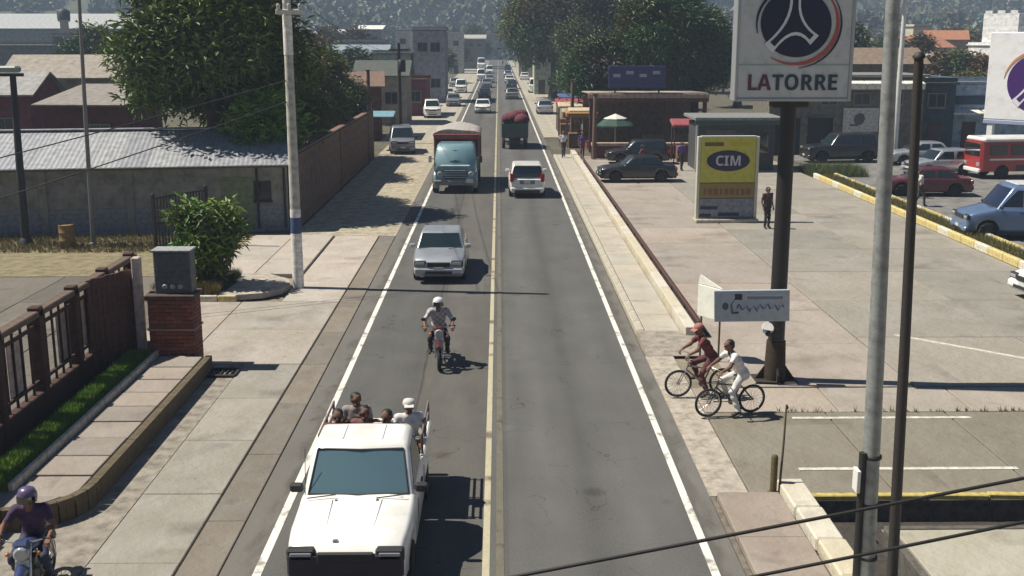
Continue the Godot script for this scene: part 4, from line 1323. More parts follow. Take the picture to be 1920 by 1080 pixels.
func wheel(par: Node3D, at: Vector3, r: float, w: float, rimm: Material) -> void:
	var key := "wheel_%.2f_%.2f" % [r, w]
	if not tex.has(key):
		var ax := Basis(Vector3.BACK, PI / 2)
		var rr := r * 0.64
		tex[key] = MB.new().lathe([Vector2(rr, -w / 2), Vector2(r * 0.94, -w / 2), Vector2(r, -w * 0.34), Vector2(r, w * 0.34), Vector2(r * 0.94, w / 2), Vector2(rr, w / 2), Vector2(rr, w * 0.3)], 20, ax).mesh()
		var rb := MB.new().lathe([Vector2(rr * 1.01, -w * 0.45), Vector2(rr * 1.01, w * 0.46), Vector2(rr * 0.86, w * 0.44), Vector2(rr * 0.8, w * 0.2), Vector2(0.08, w * 0.24), Vector2(0.06, w * 0.36), Vector2(0.01, w * 0.38)], 20, ax)
		for i in 5:
			var a := TAU * i / 5
			var d := Vector3(0, cos(a), sin(a))
			for s in [-1, 1]:
				rb.box(d * rr * 0.5 + Vector3(-s * w * 0.36, 0, 0), Vector3(w * 0.1, rr * 0.16, rr * 0.72), 0.005, Basis(Vector3.RIGHT, a + PI / 2))
		tex[key + "rim"] = rb.mesh()
	var t := put("wheel", tex[key], rubber(), par, at)
	put("rim", tex[key + "rim"], rimm, t)


func flip(v: Vector3) -> Vector3: return Vector3(-v.x, v.y, v.z)


func panel4(nm: String, a: Vector3, b: Vector3, c: Vector3, d: Vector3, inset: float, proud: float, m: Material, par: Node3D, inner: Vector3) -> MeshInstance3D:  # a flat pane set 'proud' of a four-cornered face
	var nn := (c - a).cross(d - b).normalized()
	var mid := (a + b + c + d) / 4.0
	if nn.dot(mid - inner) < 0: nn = -nn
	var p := [a, b, c, d]
	var q := []
	for i in 4:
		var e0: Vector3 = (p[(i + 1) % 4] - p[i]).normalized()
		var e1: Vector3 = (p[(i + 3) % 4] - p[i]).normalized()
		var v: Vector3 = p[i] + (e0 + e1) * inset
		var n0: Vector3 = v + e0 * inset * 0.6
		var n1: Vector3 = v + e1 * inset * 0.6
		q.append(n1 + nn * proud)
		q.append(n0 + nn * proud)
	var low := []
	for v in q:
		low.append(v - nn * (proud + 0.02))
	return add(nm, MB.new().loft([low, q], true, true, false), m, par)


func car(nm: String, label: String, cat: String, at: Vector3, turn: float, o: Dictionary, group := "") -> Node3D:
	var t := thing(nm, label, cat, at, turn, group)
	var L: float = o.get("L", 4.2)
	var W: float = o.get("W", 1.72)
	var H: float = o.get("H", 1.42)
	var bl: float = o.get("belt", 0.92)
	var hd: float = o.get("hood", 0.78)          # hood height at the nose
	var zc: float = o.get("zc", L * 0.22)        # cowl
	var zf: float = o.get("zf", zc - 0.62)       # roof front
	var zr: float = o.get("zr", -L * 0.24)       # roof rear
	var zb: float = o.get("zb", -L * 0.36)       # foot of the rear window
	var deck: float = o.get("deck", bl)
	var r: float = o.get("r", 0.31)
	var af: float = o.get("af", L / 2 - 0.82)
	var ar: float = o.get("ar", -L / 2 + 0.85)
	var m: Material = o.m
	var gl: Material = o.get("glass", glass())
	var sill: float = o.get("sill", 0.24)
	var bed: bool = o.get("bed", false)
	var zend := -L / 2 if not bed else zb - 0.08
	var top := [[-L / 2, deck - 0.10], [-L / 2 + 0.12, deck], [zb, bl + 0.02], [zc, bl + 0.02], [zc + 0.05, bl - 0.005], [L / 2 - 0.28, hd + 0.03], [L / 2 - 0.1, hd - 0.04], [L / 2, hd - 0.14]]
	var zz := []
	for z in [-L / 2, -L / 2 + 0.04, -L / 2 + 0.14, zb, 0.0, zc, zc + 0.06, (zc + L / 2) / 2, L / 2 - 0.28, L / 2 - 0.12, L / 2 - 0.04, L / 2]:
		zz.append(z)
	for a in [af, ar]:
		for k in 9:
			zz.append(a + (r + 0.07) * cos(PI * k / 8.0))
	zz.sort()
	var rings := []
	var seen := -100.0
	for z in zz:
		if z < zend - 0.001 or z - seen < 0.012: continue
		seen = z
		var e := absf(z) / (L / 2)
		var w := W / 2 * (1.0 - 0.10 * pow(e, 5.0))
		var yb := sill
		if e > 0.985: w *= 0.95
		for a in [af, ar]:
			var d: float = absf(z - a)
			if d < r + 0.07: yb = maxf(yb, r + sqrt(maxf(0.0, pow(r + 0.07, 2) - d * d)))
		var yt := lerp_prof(top, z)
		yb = minf(yb, yt - 0.1)
		var lo := 0.0 if e < 0.985 else 0.1
		yb += lo
		var half := [Vector2(0.55 * w, yb), Vector2(0.94 * w, yb), Vector2(w, lerpf(yb, yt, 0.18)), Vector2(w, lerpf(yb, yt, 0.55)), Vector2(w * 0.985, yt - 0.10), Vector2(w * 0.955, yt - 0.03), Vector2(w * 0.90, yt), Vector2(w * 0.5, yt + 0.022)]
		var ring := []
		for p in half: ring.append(Vector3(p.x, p.y, z))
		half.reverse()
		for p in half: ring.append(Vector3(-p.x, p.y, z))
		rings.append(ring)
	var body := add("body", MB.new().loft(rings), m, t)
	add("underbody", bx(Vector3(0, 0.42, (zend + L / 2) / 2), Vector3(W - 0.42, 0.42, L / 2 - zend - 0.4)), darkplastic(), t)
	# cabin
	var wb := W / 2 * 0.955
	var wr: float = o.get("wr", W / 2 * 0.76)
	var cab := []
	for f in [0.0, 0.5, 0.86, 0.97, 1.0]:
		var inn := 0.0 if f < 0.9 else (0.04 if f < 0.99 else 0.13)
		var fw := lerpf(wb, wr, f) - inn * 0.7
		var z0 := lerpf(zc, zf, f) - inn
		var z1 := lerpf(zb, zr, f) + inn
		var y := lerpf(bl - 0.06, H, f) if f < 0.9 else lerpf(bl - 0.06, H, f)
		cab.append([Vector3(fw - 0.05, y, z0), Vector3(0.0, y, z0 + 0.05), Vector3(-fw + 0.05, y, z0), Vector3(-fw, y, z0 - 0.07), Vector3(-fw, y, (z0 + z1) / 2), Vector3(-fw, y, z1 + 0.07), Vector3(-fw + 0.05, y, z1), Vector3(0, y, z1 - 0.03), Vector3(fw - 0.05, y, z1), Vector3(fw, y, z1 + 0.07), Vector3(fw, y, (z0 + z1) / 2), Vector3(fw, y, z0 - 0.07)])
	add("cabin", MB.new().loft(cab), m, t)
	var inner := Vector3(0, (bl + H) / 2, (zc + zb) / 2)
	var fr0 := 0.07
	var fr1 := 0.88
	var wsm: Material = o.get("windshield", gl)
	# windscreen and rear window are two-facet shells that follow the bowed cabin
	for side in [0, 1]:
		var pts := []
		for f in [fr0 + 0.06, fr1]:
			var row := []
			for i in 7:
				var s := -1.0 + i / 3.0
				var zz0 := lerpf(zc, zf, f) if side == 0 else lerpf(zb, zr, f)
				var bow := (0.055 if side == 0 else -0.035) * (1.0 - s * s)
				row.append(Vector3(s * (lerpf(wb, wr, f) - 0.075), lerpf(bl - 0.06, H, f), zz0 + bow + (0.006 if side == 0 else -0.006)))
			pts.append(row)
		var g := MB.new()
		var back := Vector3(0, 0.0, -0.03 if side == 0 else 0.03)
		var strip := []
		for i in 7:
			strip.append([pts[0][i], pts[1][i], pts[1][i] + back, pts[0][i] + back])
		g.sg += 1
		for i in 6:
			var ctr: Vector3 = pts[0][i] + back * 20.0
			g.quad(pts[0][i], pts[0][i + 1], pts[1][i + 1], pts[1][i], ctr, g.sg)
		for i in 6:
			g.quad(strip[i][3], strip[i + 1][3], strip[i + 1][2], strip[i][2], pts[0][i] - back * 20.0)
			for e in [[0, 3], [1, 2]]:
				g.quad(strip[i][e[0]], strip[i + 1][e[0]], strip[i + 1][e[1]], strip[i][e[1]], (pts[0][3] + pts[1][3]) / 2.0)
		for i in [0, 6]:
			g.quad(strip[i][0], strip[i][1], strip[i][2], strip[i][3], (pts[0][3] + pts[1][3]) / 2.0)
		var gp := add("windshield" if side == 0 else "rear_window", g, wsm if side == 0 else gl, t)
		if o.get("detail", 1) > 0:  # rubber seals
			var s := MB.new()
			var off := Vector3(0, 0, 0.006 if side == 0 else -0.006)
			s.tube([pts[0][0] + off, pts[0][3] + off, pts[0][6] + off], 0.022, 5)
			s.tube([pts[1][0] + off, pts[1][3] + off, pts[1][6] + off], 0.02, 5)
			s.tube([pts[0][0] + off, pts[1][0] + off], 0.014, 5)
			s.tube([pts[0][6] + off, pts[1][6] + off], 0.014, 5)
			if side == 0:
				for x in [-0.42, 0.16]:
					s.tube([Vector3(x * W, bl + 0.03, zc + 0.09), Vector3(x * W + 0.42, bl + 0.075, zc + 0.065)], 0.01, 4)
			add("seal", s, darkplastic(), gp)
	var nwin: int = o.get("side_windows", 2)
	for s in [-1.0, 1.0]:
		for k in nwin:
			var a0 := lerpf(zb + 0.10, zc - 0.12, float(k) / nwin) + 0.04
			var a1 := lerpf(zb + 0.10, zc - 0.12, float(k + 1) / nwin) - 0.04
			var u0 := lerpf(zr + 0.08, zf - 0.06, float(k) / nwin) + 0.04
			var u1 := lerpf(zr + 0.08, zf - 0.06, float(k + 1) / nwin) - 0.04
			if k > 0: u0 = maxf(u0, a0) if nwin > 1 else u0
			panel4("side_window", lerp_v(s, wb, wr, bl - 0.06, H, 0.14, a0), lerp_v(s, wb, wr, bl - 0.06, H, 0.14, a1), lerp_v(s, wb, wr, bl - 0.06, H, 0.84, u1), lerp_v(s, wb, wr, bl - 0.06, H, 0.84, u0), 0.015, 0.006, gl, t, inner)
	for s in [-1, 1]:
		for z in [af, ar]:
			wheel(t, Vector3(s * (W / 2 - 0.11), r, z), r, 0.2, o.get("rim", chrome()))
	# ends
	var tl := mat("tail_red", C(0.33, 0.012, 0.012), 0.2)
	var hl := mat("headlamp_glass", C(0.42, 0.44, 0.46), 0.06, "", 1, 0.3)
	for s in [-1, 1]:
		add("headlight", bx(Vector3(s * (W / 2 - 0.27), hd - 0.13, L / 2 - 0.05), Vector3(0.34, 0.15, 0.14), 0.035), hl, t)
		if not bed:
			add("taillight", bx(Vector3(s * (W / 2 - 0.15), o.get("tail_y", deck - 0.18), -L / 2 + 0.05), Vector3(0.2, o.get("tail_h", 0.2), 0.14), 0.03), tl, t)
	add("grille", bx(Vector3(0, hd - 0.15, L / 2 + 0.005), Vector3(W - 0.98, 0.15, 0.07), 0.015), darkplastic(), t)
	for s in [-1, 1]:
		add("headlight_surround", bx(Vector3(s * (W / 2 - 0.27), hd - 0.13, L / 2 - 0.062), Vector3(0.39, 0.2, 0.14), 0.03), darkplastic(), t)
	var bm: Material = o.get("bumper", m)
	add("bumper", bx(Vector3(0, 0.42, L / 2 - 0.02), Vector3(W * 0.92, 0.22, 0.18), 0.05), bm, t)
	if not bed:
		add("bumper", bx(Vector3(0, 0.44, -L / 2 + 0.02), Vector3(W * 0.92, 0.22, 0.16), 0.05), bm, t)
	add("air_intake", bx(Vector3(0, 0.38, L / 2 + 0.066), Vector3(W * 0.5, 0.10, 0.02), 0.006), darkplastic(), t)
	add("licence_plate", bx(Vector3(0, 0.50, L / 2 + 0.075), Vector3(0.32, 0.11, 0.012)), mat("plate_white", C(0.6, 0.62, 0.62), 0.5), t)
	if not bed:
		add("licence_plate", bx(Vector3(0, o.get("plate_y", 0.70), -L / 2 - 0.012), Vector3(0.32, 0.13, 0.02)), mat("plate_white"), t)
	for s in [-1, 1]:
		add("mirror", bx(Vector3(s * (W / 2 + 0.06), bl + 0.09, zc - 0.18), Vector3(0.2, 0.14, 0.1), 0.03), o.get("mirror", darkplastic()), t)
		if o.get("detail", 1) > 0:
			for k in nwin:
				add("door_handle", bx(Vector3(s * (W / 2 + 0.004), bl - 0.12, lerpf(zb + 0.35, zc - 0.35, (k + 0.25) / nwin)), Vector3(0.03, 0.03, 0.16), 0.008), o.get("mirror", darkplastic()), t)
	return t


func lerp_v(s: float, wb: float, wr: float, yb: float, H: float, f: float, z: float) -> Vector3:
	return Vector3(s * (lerpf(wb, wr, f) + 0.002), lerpf(yb, H, f), z)


func vehicles() -> void:
	pickup()
	var sil := paint("silver_paint", C(0.44, 0.46, 0.50), 0.55)
	var whp := paint("white_paint", C(0.80, 0.80, 0.78))
	var blk := paint("black_paint", C(0.014, 0.014, 0.017))
	car("silver_car", "silver saloon following the motorcyclist in the oncoming lane", "car", Vector3(-1.78, 0, -37.2), 0.0, {"m": sil, "L": 4.2, "W": 1.72, "H": 1.42, "mirror": sil, "detail": 2})
	var h := car("white_hatchback", "white hatchback driving away in the right lane beside the teal truck", "car", Vector3(1.55, 0, -56.9), PI, {"m": whp, "L": 4.1, "W": 1.80, "H": 1.62, "belt": 1.0, "hood": 0.9, "zr": -1.75, "zb": -1.98, "deck": 1.0, "tail_y": 1.02, "tail_h": 0.42, "wr": 0.70, "bumper": whp, "mirror": whp, "sill": 0.28, "plate_y": 0.8})
	add("roof_spoiler", bx(Vector3(0, 1.60, -1.78), Vector3(1.25, 0.05, 0.24), 0.015), whp, h)
	add("bumper_insert", bx(Vector3(0, 0.36, -2.12), Vector3(1.25, 0.14, 0.03), 0.01), darkplastic(), h)
	add("number_recess", bx(Vector3(0, 0.80, -2.046), Vector3(0.75, 0.2, 0.02), 0.005), mat("recess_grey", C(0.22, 0.22, 0.22), 0.5), h)
	teal_truck()
	green_truck()
	# roadside and car park
	var gry := paint("grey_paint", C(0.25, 0.26, 0.28), 0.4)
	var dred := paint("maroon_paint", C(0.085, 0.012, 0.016))
	var blu := paint("blue_grey_paint", C(0.12, 0.19, 0.33), 0.3)
	car("parked_van", "grey van parked on the verge at the end of the rust-brown wall", "van", Vector3(-6.6, 0, -78.5), 0.12, {"m": gry, "L": 4.3, "W": 1.75, "H": 1.8, "belt": 1.05, "hood": 0.95, "zc": 1.35, "zf": 0.75, "zr": -1.95, "zb": -2.05, "deck": 1.0, "side_windows": 3, "tail_y": 0.95})
	var sd := {"m": blk, "L": 4.2, "W": 1.7, "H": 1.42}
	car("parked_car", "black saloon parked side-on behind the far end of the low cream wall", "car", Vector3(7.75, 0.02, -61.6), -PI / 2 + 0.05, sd)
	var suv := {"m": blk, "L": 4.7, "W": 1.85, "H": 1.85, "belt": 1.15, "hood": 1.05, "zr": -2.0, "zb": -2.2, "deck": 1.1, "r": 0.37, "side_windows": 3, "tail_y": 1.1, "sill": 0.34}
	car("parked_suv", "black off-roader parked side-on in front of the white-lettered shops", "car", Vector3(22.0, 0.0, -71.6), -PI / 2 + 0.1, suv)
	car("maroon_car", "maroon saloon parked behind the white lamp standard", "car", Vector3(21.6, 0.0, -56.0), -PI / 2 - 0.08, {"m": dred, "L": 4.3, "W": 1.72, "H": 1.4})
	car("silver_car", "silver hatchback parked between the maroon saloon and the red bus", "car", Vector3(25.6, 0.0, -64.5), -PI / 2 + 0.2, {"m": sil, "L": 3.9, "W": 1.68, "H": 1.5, "zr": -1.6, "zb": -1.85, "deck": 0.95})
	car("silver_car", "pale silver saloon parked furthest back near the light blue building", "car", Vector3(26.6, 0.0, -70.0), -PI / 2, {"m": sil, "L": 4.3, "W": 1.7, "H": 1.44})
	car("blue_van", "large blue-grey van with a white roof beside the yellow planter kerb", "van", Vector3(21.0, 0.0, -43.6), -PI / 2 - 0.06, {"m": blu, "L": 5.2, "W": 1.9, "H": 2.12, "belt": 1.22, "hood": 1.02, "zc": 1.55, "zf": 0.85, "zr": -2.4, "zb": -2.52, "deck": 1.18, "r": 0.36, "side_windows": 4, "tail_y": 1.1, "sill": 0.34, "wr": 0.80, "glass": glass("blue_glass", C(0.012, 0.02, 0.05))})
	var vr := thing("roof_rack_tarp", "pale folded tarpaulin lying on the roof of the blue-grey van", "tarpaulin", Vector3(21.0, 2.10, -43.6), -PI / 2 - 0.06)
	add("sheet", bx(Vector3(0, 0.045, -0.75), Vector3(1.3, 0.07, 2.9), 0.03), mat("pale_tarp", C(0.46, 0.47, 0.50), 0.8, "dirty", 0.9), vr)
	car("white_car", "white saloon just entering the picture at the right edge of the car park", "car", Vector3(17.9, 0.02, -32.7), -PI / 2 + 0.1, {"m": whp, "L": 4.2, "W": 1.72, "H": 1.42})
	red_bus()
	# traffic far down the road
	var far := [
		[-1.55, -121.5, 0.0, "w", "white saloon far ahead of the teal truck in the oncoming lane", {}],
		[-6.6, -114.5, 0.1, "p", "white pickup waiting on the far left verge before the grey tower house", {"H": 1.75, "belt": 1.05, "hood": 0.95}],
		[-5.2, -134.0, 0.05, "g", "dark grey saloon on the left verge behind the white pickup", {}],
		[-1.7, -149.0, 0.0, "k", "black car next behind the far white saloon", {}],
		[1.9, -150.0, PI, "g", "grey car driving away beyond the small green truck", {}],
		[-5.4, -168.0, 0.0, "w", "white van on the left verge beyond the black car", {"H": 1.95, "belt": 1.1, "hood": 1.0, "zr": -1.9, "zb": -2.0}],
		[2.2, -181.0, PI, "k", "dark car driving away beyond the grey one", {}],
		[5.4, -168.0, PI, "w", "white box-shaped van parked in front of the pale green house", {"H": 2.1, "belt": 1.2, "hood": 1.1, "zr": -1.9, "zb": -2.0}],
		[-3.2, -218.0, 0.0, "w", "white minibus in the far oncoming queue", {"H": 2.2, "belt": 1.2, "hood": 1.1, "zr": -1.9, "zb": -2.0}],
		[-7.2, -190.0, 0.0, "s", "silver car pulled off on the far left beside the houses", {}],
		[-1.9, -262.0, 0.0, "w", "white car near the very end of the visible road", {"H": 1.9}],
		[-4.4, -300.0, 0.0, "w", "tall white lorry where the road meets the trees", {"H": 3.0, "belt": 1.6, "hood": 1.4, "W": 2.2, "L": 6.0, "zr": -2.6, "zb": -2.8}],
		[2.0, -235.0, PI, "s", "silver car driving away near the end of the road", {}],
		[-1.8, -186.0, 0.0, "g", "grey car between the black one and the far minibus", {}],
		[-1.5, -206.0, 0.0, "s", "silver car in the oncoming queue just before the minibus", {}],
		[2.1, -205.0, PI, "w", "white car driving away in the middle of the far queue", {}],
		[2.2, -268.0, PI, "k", "dark van driving away near the end of the road", {"H": 1.9}],
		[-6.6, -150.0, 0.1, "w", "white car on the left verge beside the grey tower house", {}],
		[5.0, -120.0, PI, "s", "silver car parked on the right verge under the spreading tree", {}],
		[5.2, -222.0, PI, "w", "small white car parked by the cream house at the far right", {}],
	]
	for f in far:
		var d: Dictionary = f[5]
		d.m = {"w": whp, "p": whp, "g": gry, "k": blk, "s": sil}[f[3]]
		d.detail = 0
		car("far_car", f[4], "van" if d.get("H", 1.4) > 1.8 else "car", Vector3(f[0], 0.005, f[1]), f[2], d, "traffic far down the road")


func pickup() -> void:
	var wp := paint("pickup_white", C(0.82, 0.81, 0.77))
	var t := car("pickup", "white single-cab pickup with people standing in its slatted bed", "pickup", Vector3(-1.93, 0, -16.45), 0.0, {"m": wp, "L": 4.9, "W": 1.74, "H": 1.73, "belt": 1.06, "hood": 0.97, "zc": 0.98, "zf": 0.42, "zr": -0.46, "zb": -0.60, "deck": 1.0, "r": 0.35, "bed": true, "side_windows": 1, "wr": 0.70, "sill": 0.36, "af": 1.68, "ar": -1.45, "windshield": teal_screen(), "bumper": darkplastic(), "detail": 2})
	add("hood_badge", bx(Vector3(-0.15, 0.985, 2.28), Vector3(0.08, 0.03, 0.06), 0.01), chrome(), t)
	add("hood_seam", bx(Vector3(0, 1.073, 1.0), Vector3(1.34, 0.012, 0.03)), darkplastic(), t)
	for s in [-1, 1]:
		add("hood_seam", MB.new().tube([Vector3(s * 0.71, 1.052, 1.05), Vector3(s * 0.69, 1.015, 1.7), Vector3(s * 0.64, 0.985, 2.2)], 0.008, 4), mat("seam_grey", C(0.25, 0.25, 0.24), 0.6), t)
	add("lower_grille", bx(Vector3(0, 0.70, 2.43), Vector3(1.58, 0.34, 0.08), 0.03), mat("grille_purple", C(0.03, 0.022, 0.035), 0.45), t)
	add("roof_rib", bx(Vector3(-0.3, 1.735, 0.0), Vector3(0.03, 0.014, 0.62), 0.004), wp, t)
	add("roof_rib", bx(Vector3(0.3, 1.735, 0.0), Vector3(0.03, 0.014, 0.62), 0.004), wp, t)
	for s in [-1, 1]:
		add("door_seam", MB.new().tube([Vector3(s * 0.876, 0.55, 0.78), Vector3(s * 0.872, 0.98, 0.80)], 0.006, 4), mat("seam_grey"), t)
		add("door_seam", MB.new().tube([Vector3(s * 0.876, 0.55, -0.5), Vector3(s * 0.872, 0.98, -0.52)], 0.006, 4), mat("seam_grey"), t)
		add("hood_crease", MB.new().tube([Vector3(s * 0.36, 1.085, 1.1), Vector3(s * 0.34, 1.045, 1.7), Vector3(s * 0.31, 1.012, 2.15)], 0.010, 5), wp, t)
		add("washer_nozzle", bx(Vector3(s * 0.3, 1.078, 1.12), Vector3(0.04, 0.02, 0.03), 0.005), darkplastic(), t)
	add("aerial", MB.new().tube([Vector3(-0.78, 1.04, 0.95), Vector3(-0.80, 1.72, 0.70)], 0.005, 4), darkplastic(), t)
	add("bed_floor", bx(Vector3(0, 0.68, -1.58), Vector3(1.62, 0.06, 1.76)), mat("bed_grey", C(0.2, 0.2, 0.2), 0.8, "dirty", 0.8), t)
	for s in [-1, 1]:
		var bs := add("bed_side", bx(Vector3(s * 0.83, 0.84, -1.58), Vector3(0.08, 0.46, 1.8), 0.025), wp, t)
		for k in 3:
			add("stake_post", bx(Vector3(s * 0.83, 1.24, -0.78 - k * 0.8), Vector3(0.04, 0.38, 0.04), 0.008), mat("rack_brown", C(0.16, 0.13, 0.12), 0.7, "dirty", 0.5), bs)
		for k in 2:
			add("rack_rail", bx(Vector3(s * 0.83, 1.22 + 0.19 * k, -1.58), Vector3(0.03, 0.05, 1.74), 0.008), mat("rack_brown"), bs)
	add("tailgate", bx(Vector3(0, 0.86, -2.46), Vector3(1.6, 0.46, 0.07), 0.02), wp, t)
	add("headboard", bx(Vector3(0, 1.32, -0.74), Vector3(1.6, 0.05, 0.05), 0.008), mat("rack_brown"), t)
	add("rear_bumper", bx(Vector3(0, 0.5, -2.56), Vector3(1.6, 0.16, 0.12), 0.03), darkplastic(), t)
	add("arch", bx(Vector3(0, 0.52, -1.6), Vector3(1.3, 0.26, 1.7)), darkplastic(), t)
	for s in [-1, 1]:
		add("taillight", bx(Vector3(s * 0.74, 0.86, -2.49), Vector3(0.14, 0.26, 0.06), 0.02), mat("tail_red"), t)


func teal_truck() -> void:
	var t := thing("teal_truck", "teal lorry with a red-trimmed covered load coming towards the bridge", "truck", Vector3(-2.05, 0, -57.0))
	var tp := paint("teal_paint", C(0.17, 0.29, 0.34))
	var tl := paint("light_teal_paint", C(0.45, 0.60, 0.64))
	var dk := darkplastic()
	# cab
	var rings := []
	for a in [[0.62, 1.05, 1.06], [1.25, 1.08, 1.08], [1.55, 1.08, 1.04], [2.15, 0.99, 0.70], [2.38, 0.94, 0.52], [2.46, 0.80, 0.36]]:
		var w: float = a[1]
		rings.append([Vector3(w, a[0], -2.2), Vector3(w, a[0], a[2] - 1.0), Vector3(w - 0.1, a[0], a[2] - 0.86), Vector3(0, a[0], a[2] - 0.8), Vector3(-w + 0.1, a[0], a[2] - 0.86), Vector3(-w, a[0], a[2] - 1.0), Vector3(-w, a[0], -2.2)])
	add("cab", MB.new().loft(rings), tp, t)
	# bonnet with rounded wings
	var hr := []
	for a in [[0.35, 1.0, 1.42], [-0.1, 0.98, 1.36], [-0.34, 0.86, 1.22]]:
		var w: float = a[1]
		var y: float = a[2]
		hr.append([Vector3(w, 0.6, a[0]), Vector3(w, y - 0.2, a[0]), Vector3(w * 0.86, y - 0.04, a[0]), Vector3(0, y, a[0]), Vector3(-w * 0.86, y - 0.04, a[0]), Vector3(-w, y - 0.2, a[0]), Vector3(-w, 0.6, a[0])])
	for h in hr:
		for i in h.size(): h[i].z -= 0.02
	add("bonnet", MB.new().loft(hr), tp, t)
	add("bonnet_band", bx(Vector3(0, 1.40, 0.12), Vector3(1.5, 0.1, 0.44), 0.04), tl, t)
	add("windshield", MB.new().loft([[Vector3(0.92, 1.60, 0.09), Vector3(0, 1.60, 0.25), Vector3(-0.92, 1.60, 0.09), Vector3(-0.86, 2.16, -0.23), Vector3(0, 2.16, -0.09), Vector3(0.86, 2.16, -0.23)], [Vector3(0.92, 1.58, 0.0), Vector3(0, 1.58, 0.12), Vector3(-0.92, 1.58, 0.0), Vector3(-0.86, 2.14, -0.35), Vector3(0, 2.14, -0.25), Vector3(0.86, 2.14, -0.35)]], true, true, false), glass("truck_glass", C(0.012, 0.045, 0.055)), t)
	for s in [-1, 1]:
		panel4("side_window", Vector3(s * 1.08, 1.58, -0.1), Vector3(s * 1.08, 1.58, -1.0), Vector3(s * 0.99, 2.12, -1.0), Vector3(s * 0.99, 2.12, -0.4), 0.03, 0.012, glass("truck_glass"), t, Vector3(0, 1.8, -0.6))
	var gr := add("grille", bx(Vector3(0, 1.0, 0.36), Vector3(1.16, 0.5, 0.08), 0.02), mat("grille_teal", C(0.02, 0.055, 0.065), 0.4), t)
	for k in 4:
		add("grille_bar", bx(Vector3(0, 0.84 + 0.11 * k, 0.405), Vector3(1.1, 0.03, 0.02), 0.005), tl, gr)
	add("bumper", bx(Vector3(0, 0.56, 0.36), Vector3(2.2, 0.26, 0.2), 0.04), mat("bumper_grey", C(0.2, 0.21, 0.2), 0.5, "dirty", 0.8), t)
	add("licence_plate", bx(Vector3(0.72, 0.66, 0.47), Vector3(0.36, 0.2, 0.02)), mat("plate_white"), t)
	for s in [-1, 1]:
		add("headlight", MB.new().lathe([Vector2(0.14, 0), Vector2(0.14, 0.04), Vector2(0.09, 0.07)], 14, Basis(Vector3.RIGHT, PI / 2), Vector3(s * 0.78, 1.0, 0.38)), mat("headlamp_glass"), t)
		add("mirror_arm", MB.new().tube([Vector3(s * 1.04, 1.7, -0.02), Vector3(s * 1.26, 1.78, 0.08)], 0.02, 6), dk, t)
		add("mirror", bx(Vector3(s * 1.28, 1.72, 0.08), Vector3(0.16, 0.34, 0.08), 0.02), chrome() if s < 0 else dk, t)
		add("wing", MB.new().lathe([Vector2(0.50, -0.14), Vector2(0.55, -0.10), Vector2(0.55, 0.10), Vector2(0.50, 0.14)], 18, Basis(Vector3.BACK, PI / 2), Vector3(s * 0.98, 0.62, -0.20)), tp, t)
		for z in [-0.2, -4.6, -5.7]:
			wheel(t, Vector3(s * 1.03, 0.46, z), 0.46, 0.27, mat("truck_rim", C(0.3, 0.3, 0.3), 0.5))
	add("chassis", bx(Vector3(0, 0.62, -3.2), Vector3(0.9, 0.3, 6.8)), dk, t)
	# load body
	var bm := mat("load_board", C(0.20, 0.19, 0.17), 0.8, "dirty", 1.0)
	add("load_floor", bx(Vector3(0, 1.0, -4.4), Vector3(2.3, 0.14, 4.9), 0.02), bm, t)
	for s in [-1, 1]:
		var sd := add("load_side", bx(Vector3(s * 1.13, 1.88, -4.4), Vector3(0.08, 1.6, 4.86), 0.01), bm, t)
		for k in 5:
			add("stanchion", bx(Vector3(s * 1.185, 1.88, -2.2 - k * 1.1), Vector3(0.06, 1.62, 0.1), 0.01), mat("stanchion_red", C(0.16, 0.04, 0.03), 0.7, "dirty", 0.6), sd)
	add("load_front", bx(Vector3(0, 2.2, -1.98), Vector3(2.26, 1.1, 0.1), 0.01), mat("dark_maroon", C(0.08, 0.02, 0.018), 0.7, "dirty", 0.8), t)
	add("load_trim", bx(Vector3(0, 2.70, -1.92), Vector3(2.42, 0.26, 0.16), 0.03), mat("trim_red", C(0.22, 0.05, 0.04), 0.65, "dirty", 0.7), t)
	var tr := []
	for k in 9:
		var z := -1.95 - k * 0.62
		var row := []
		for i in 9:
			var x := -1.24 + i * 0.31
			row.append(Vector3(x, 2.84 + 0.24 * (1.0 - pow(x / 1.24, 2.0)) + 0.05 * sin(k * 2.1 + i), z))
		for i in 9:
			row.append(Vector3(1.24 - i * 0.31, 2.70, z))
		tr.append(row)
	add("tarpaulin", MB.new().loft(tr), mat("load_tarp", C(0.36, 0.33, 0.30), 0.85, "dirty", 1.0), t)


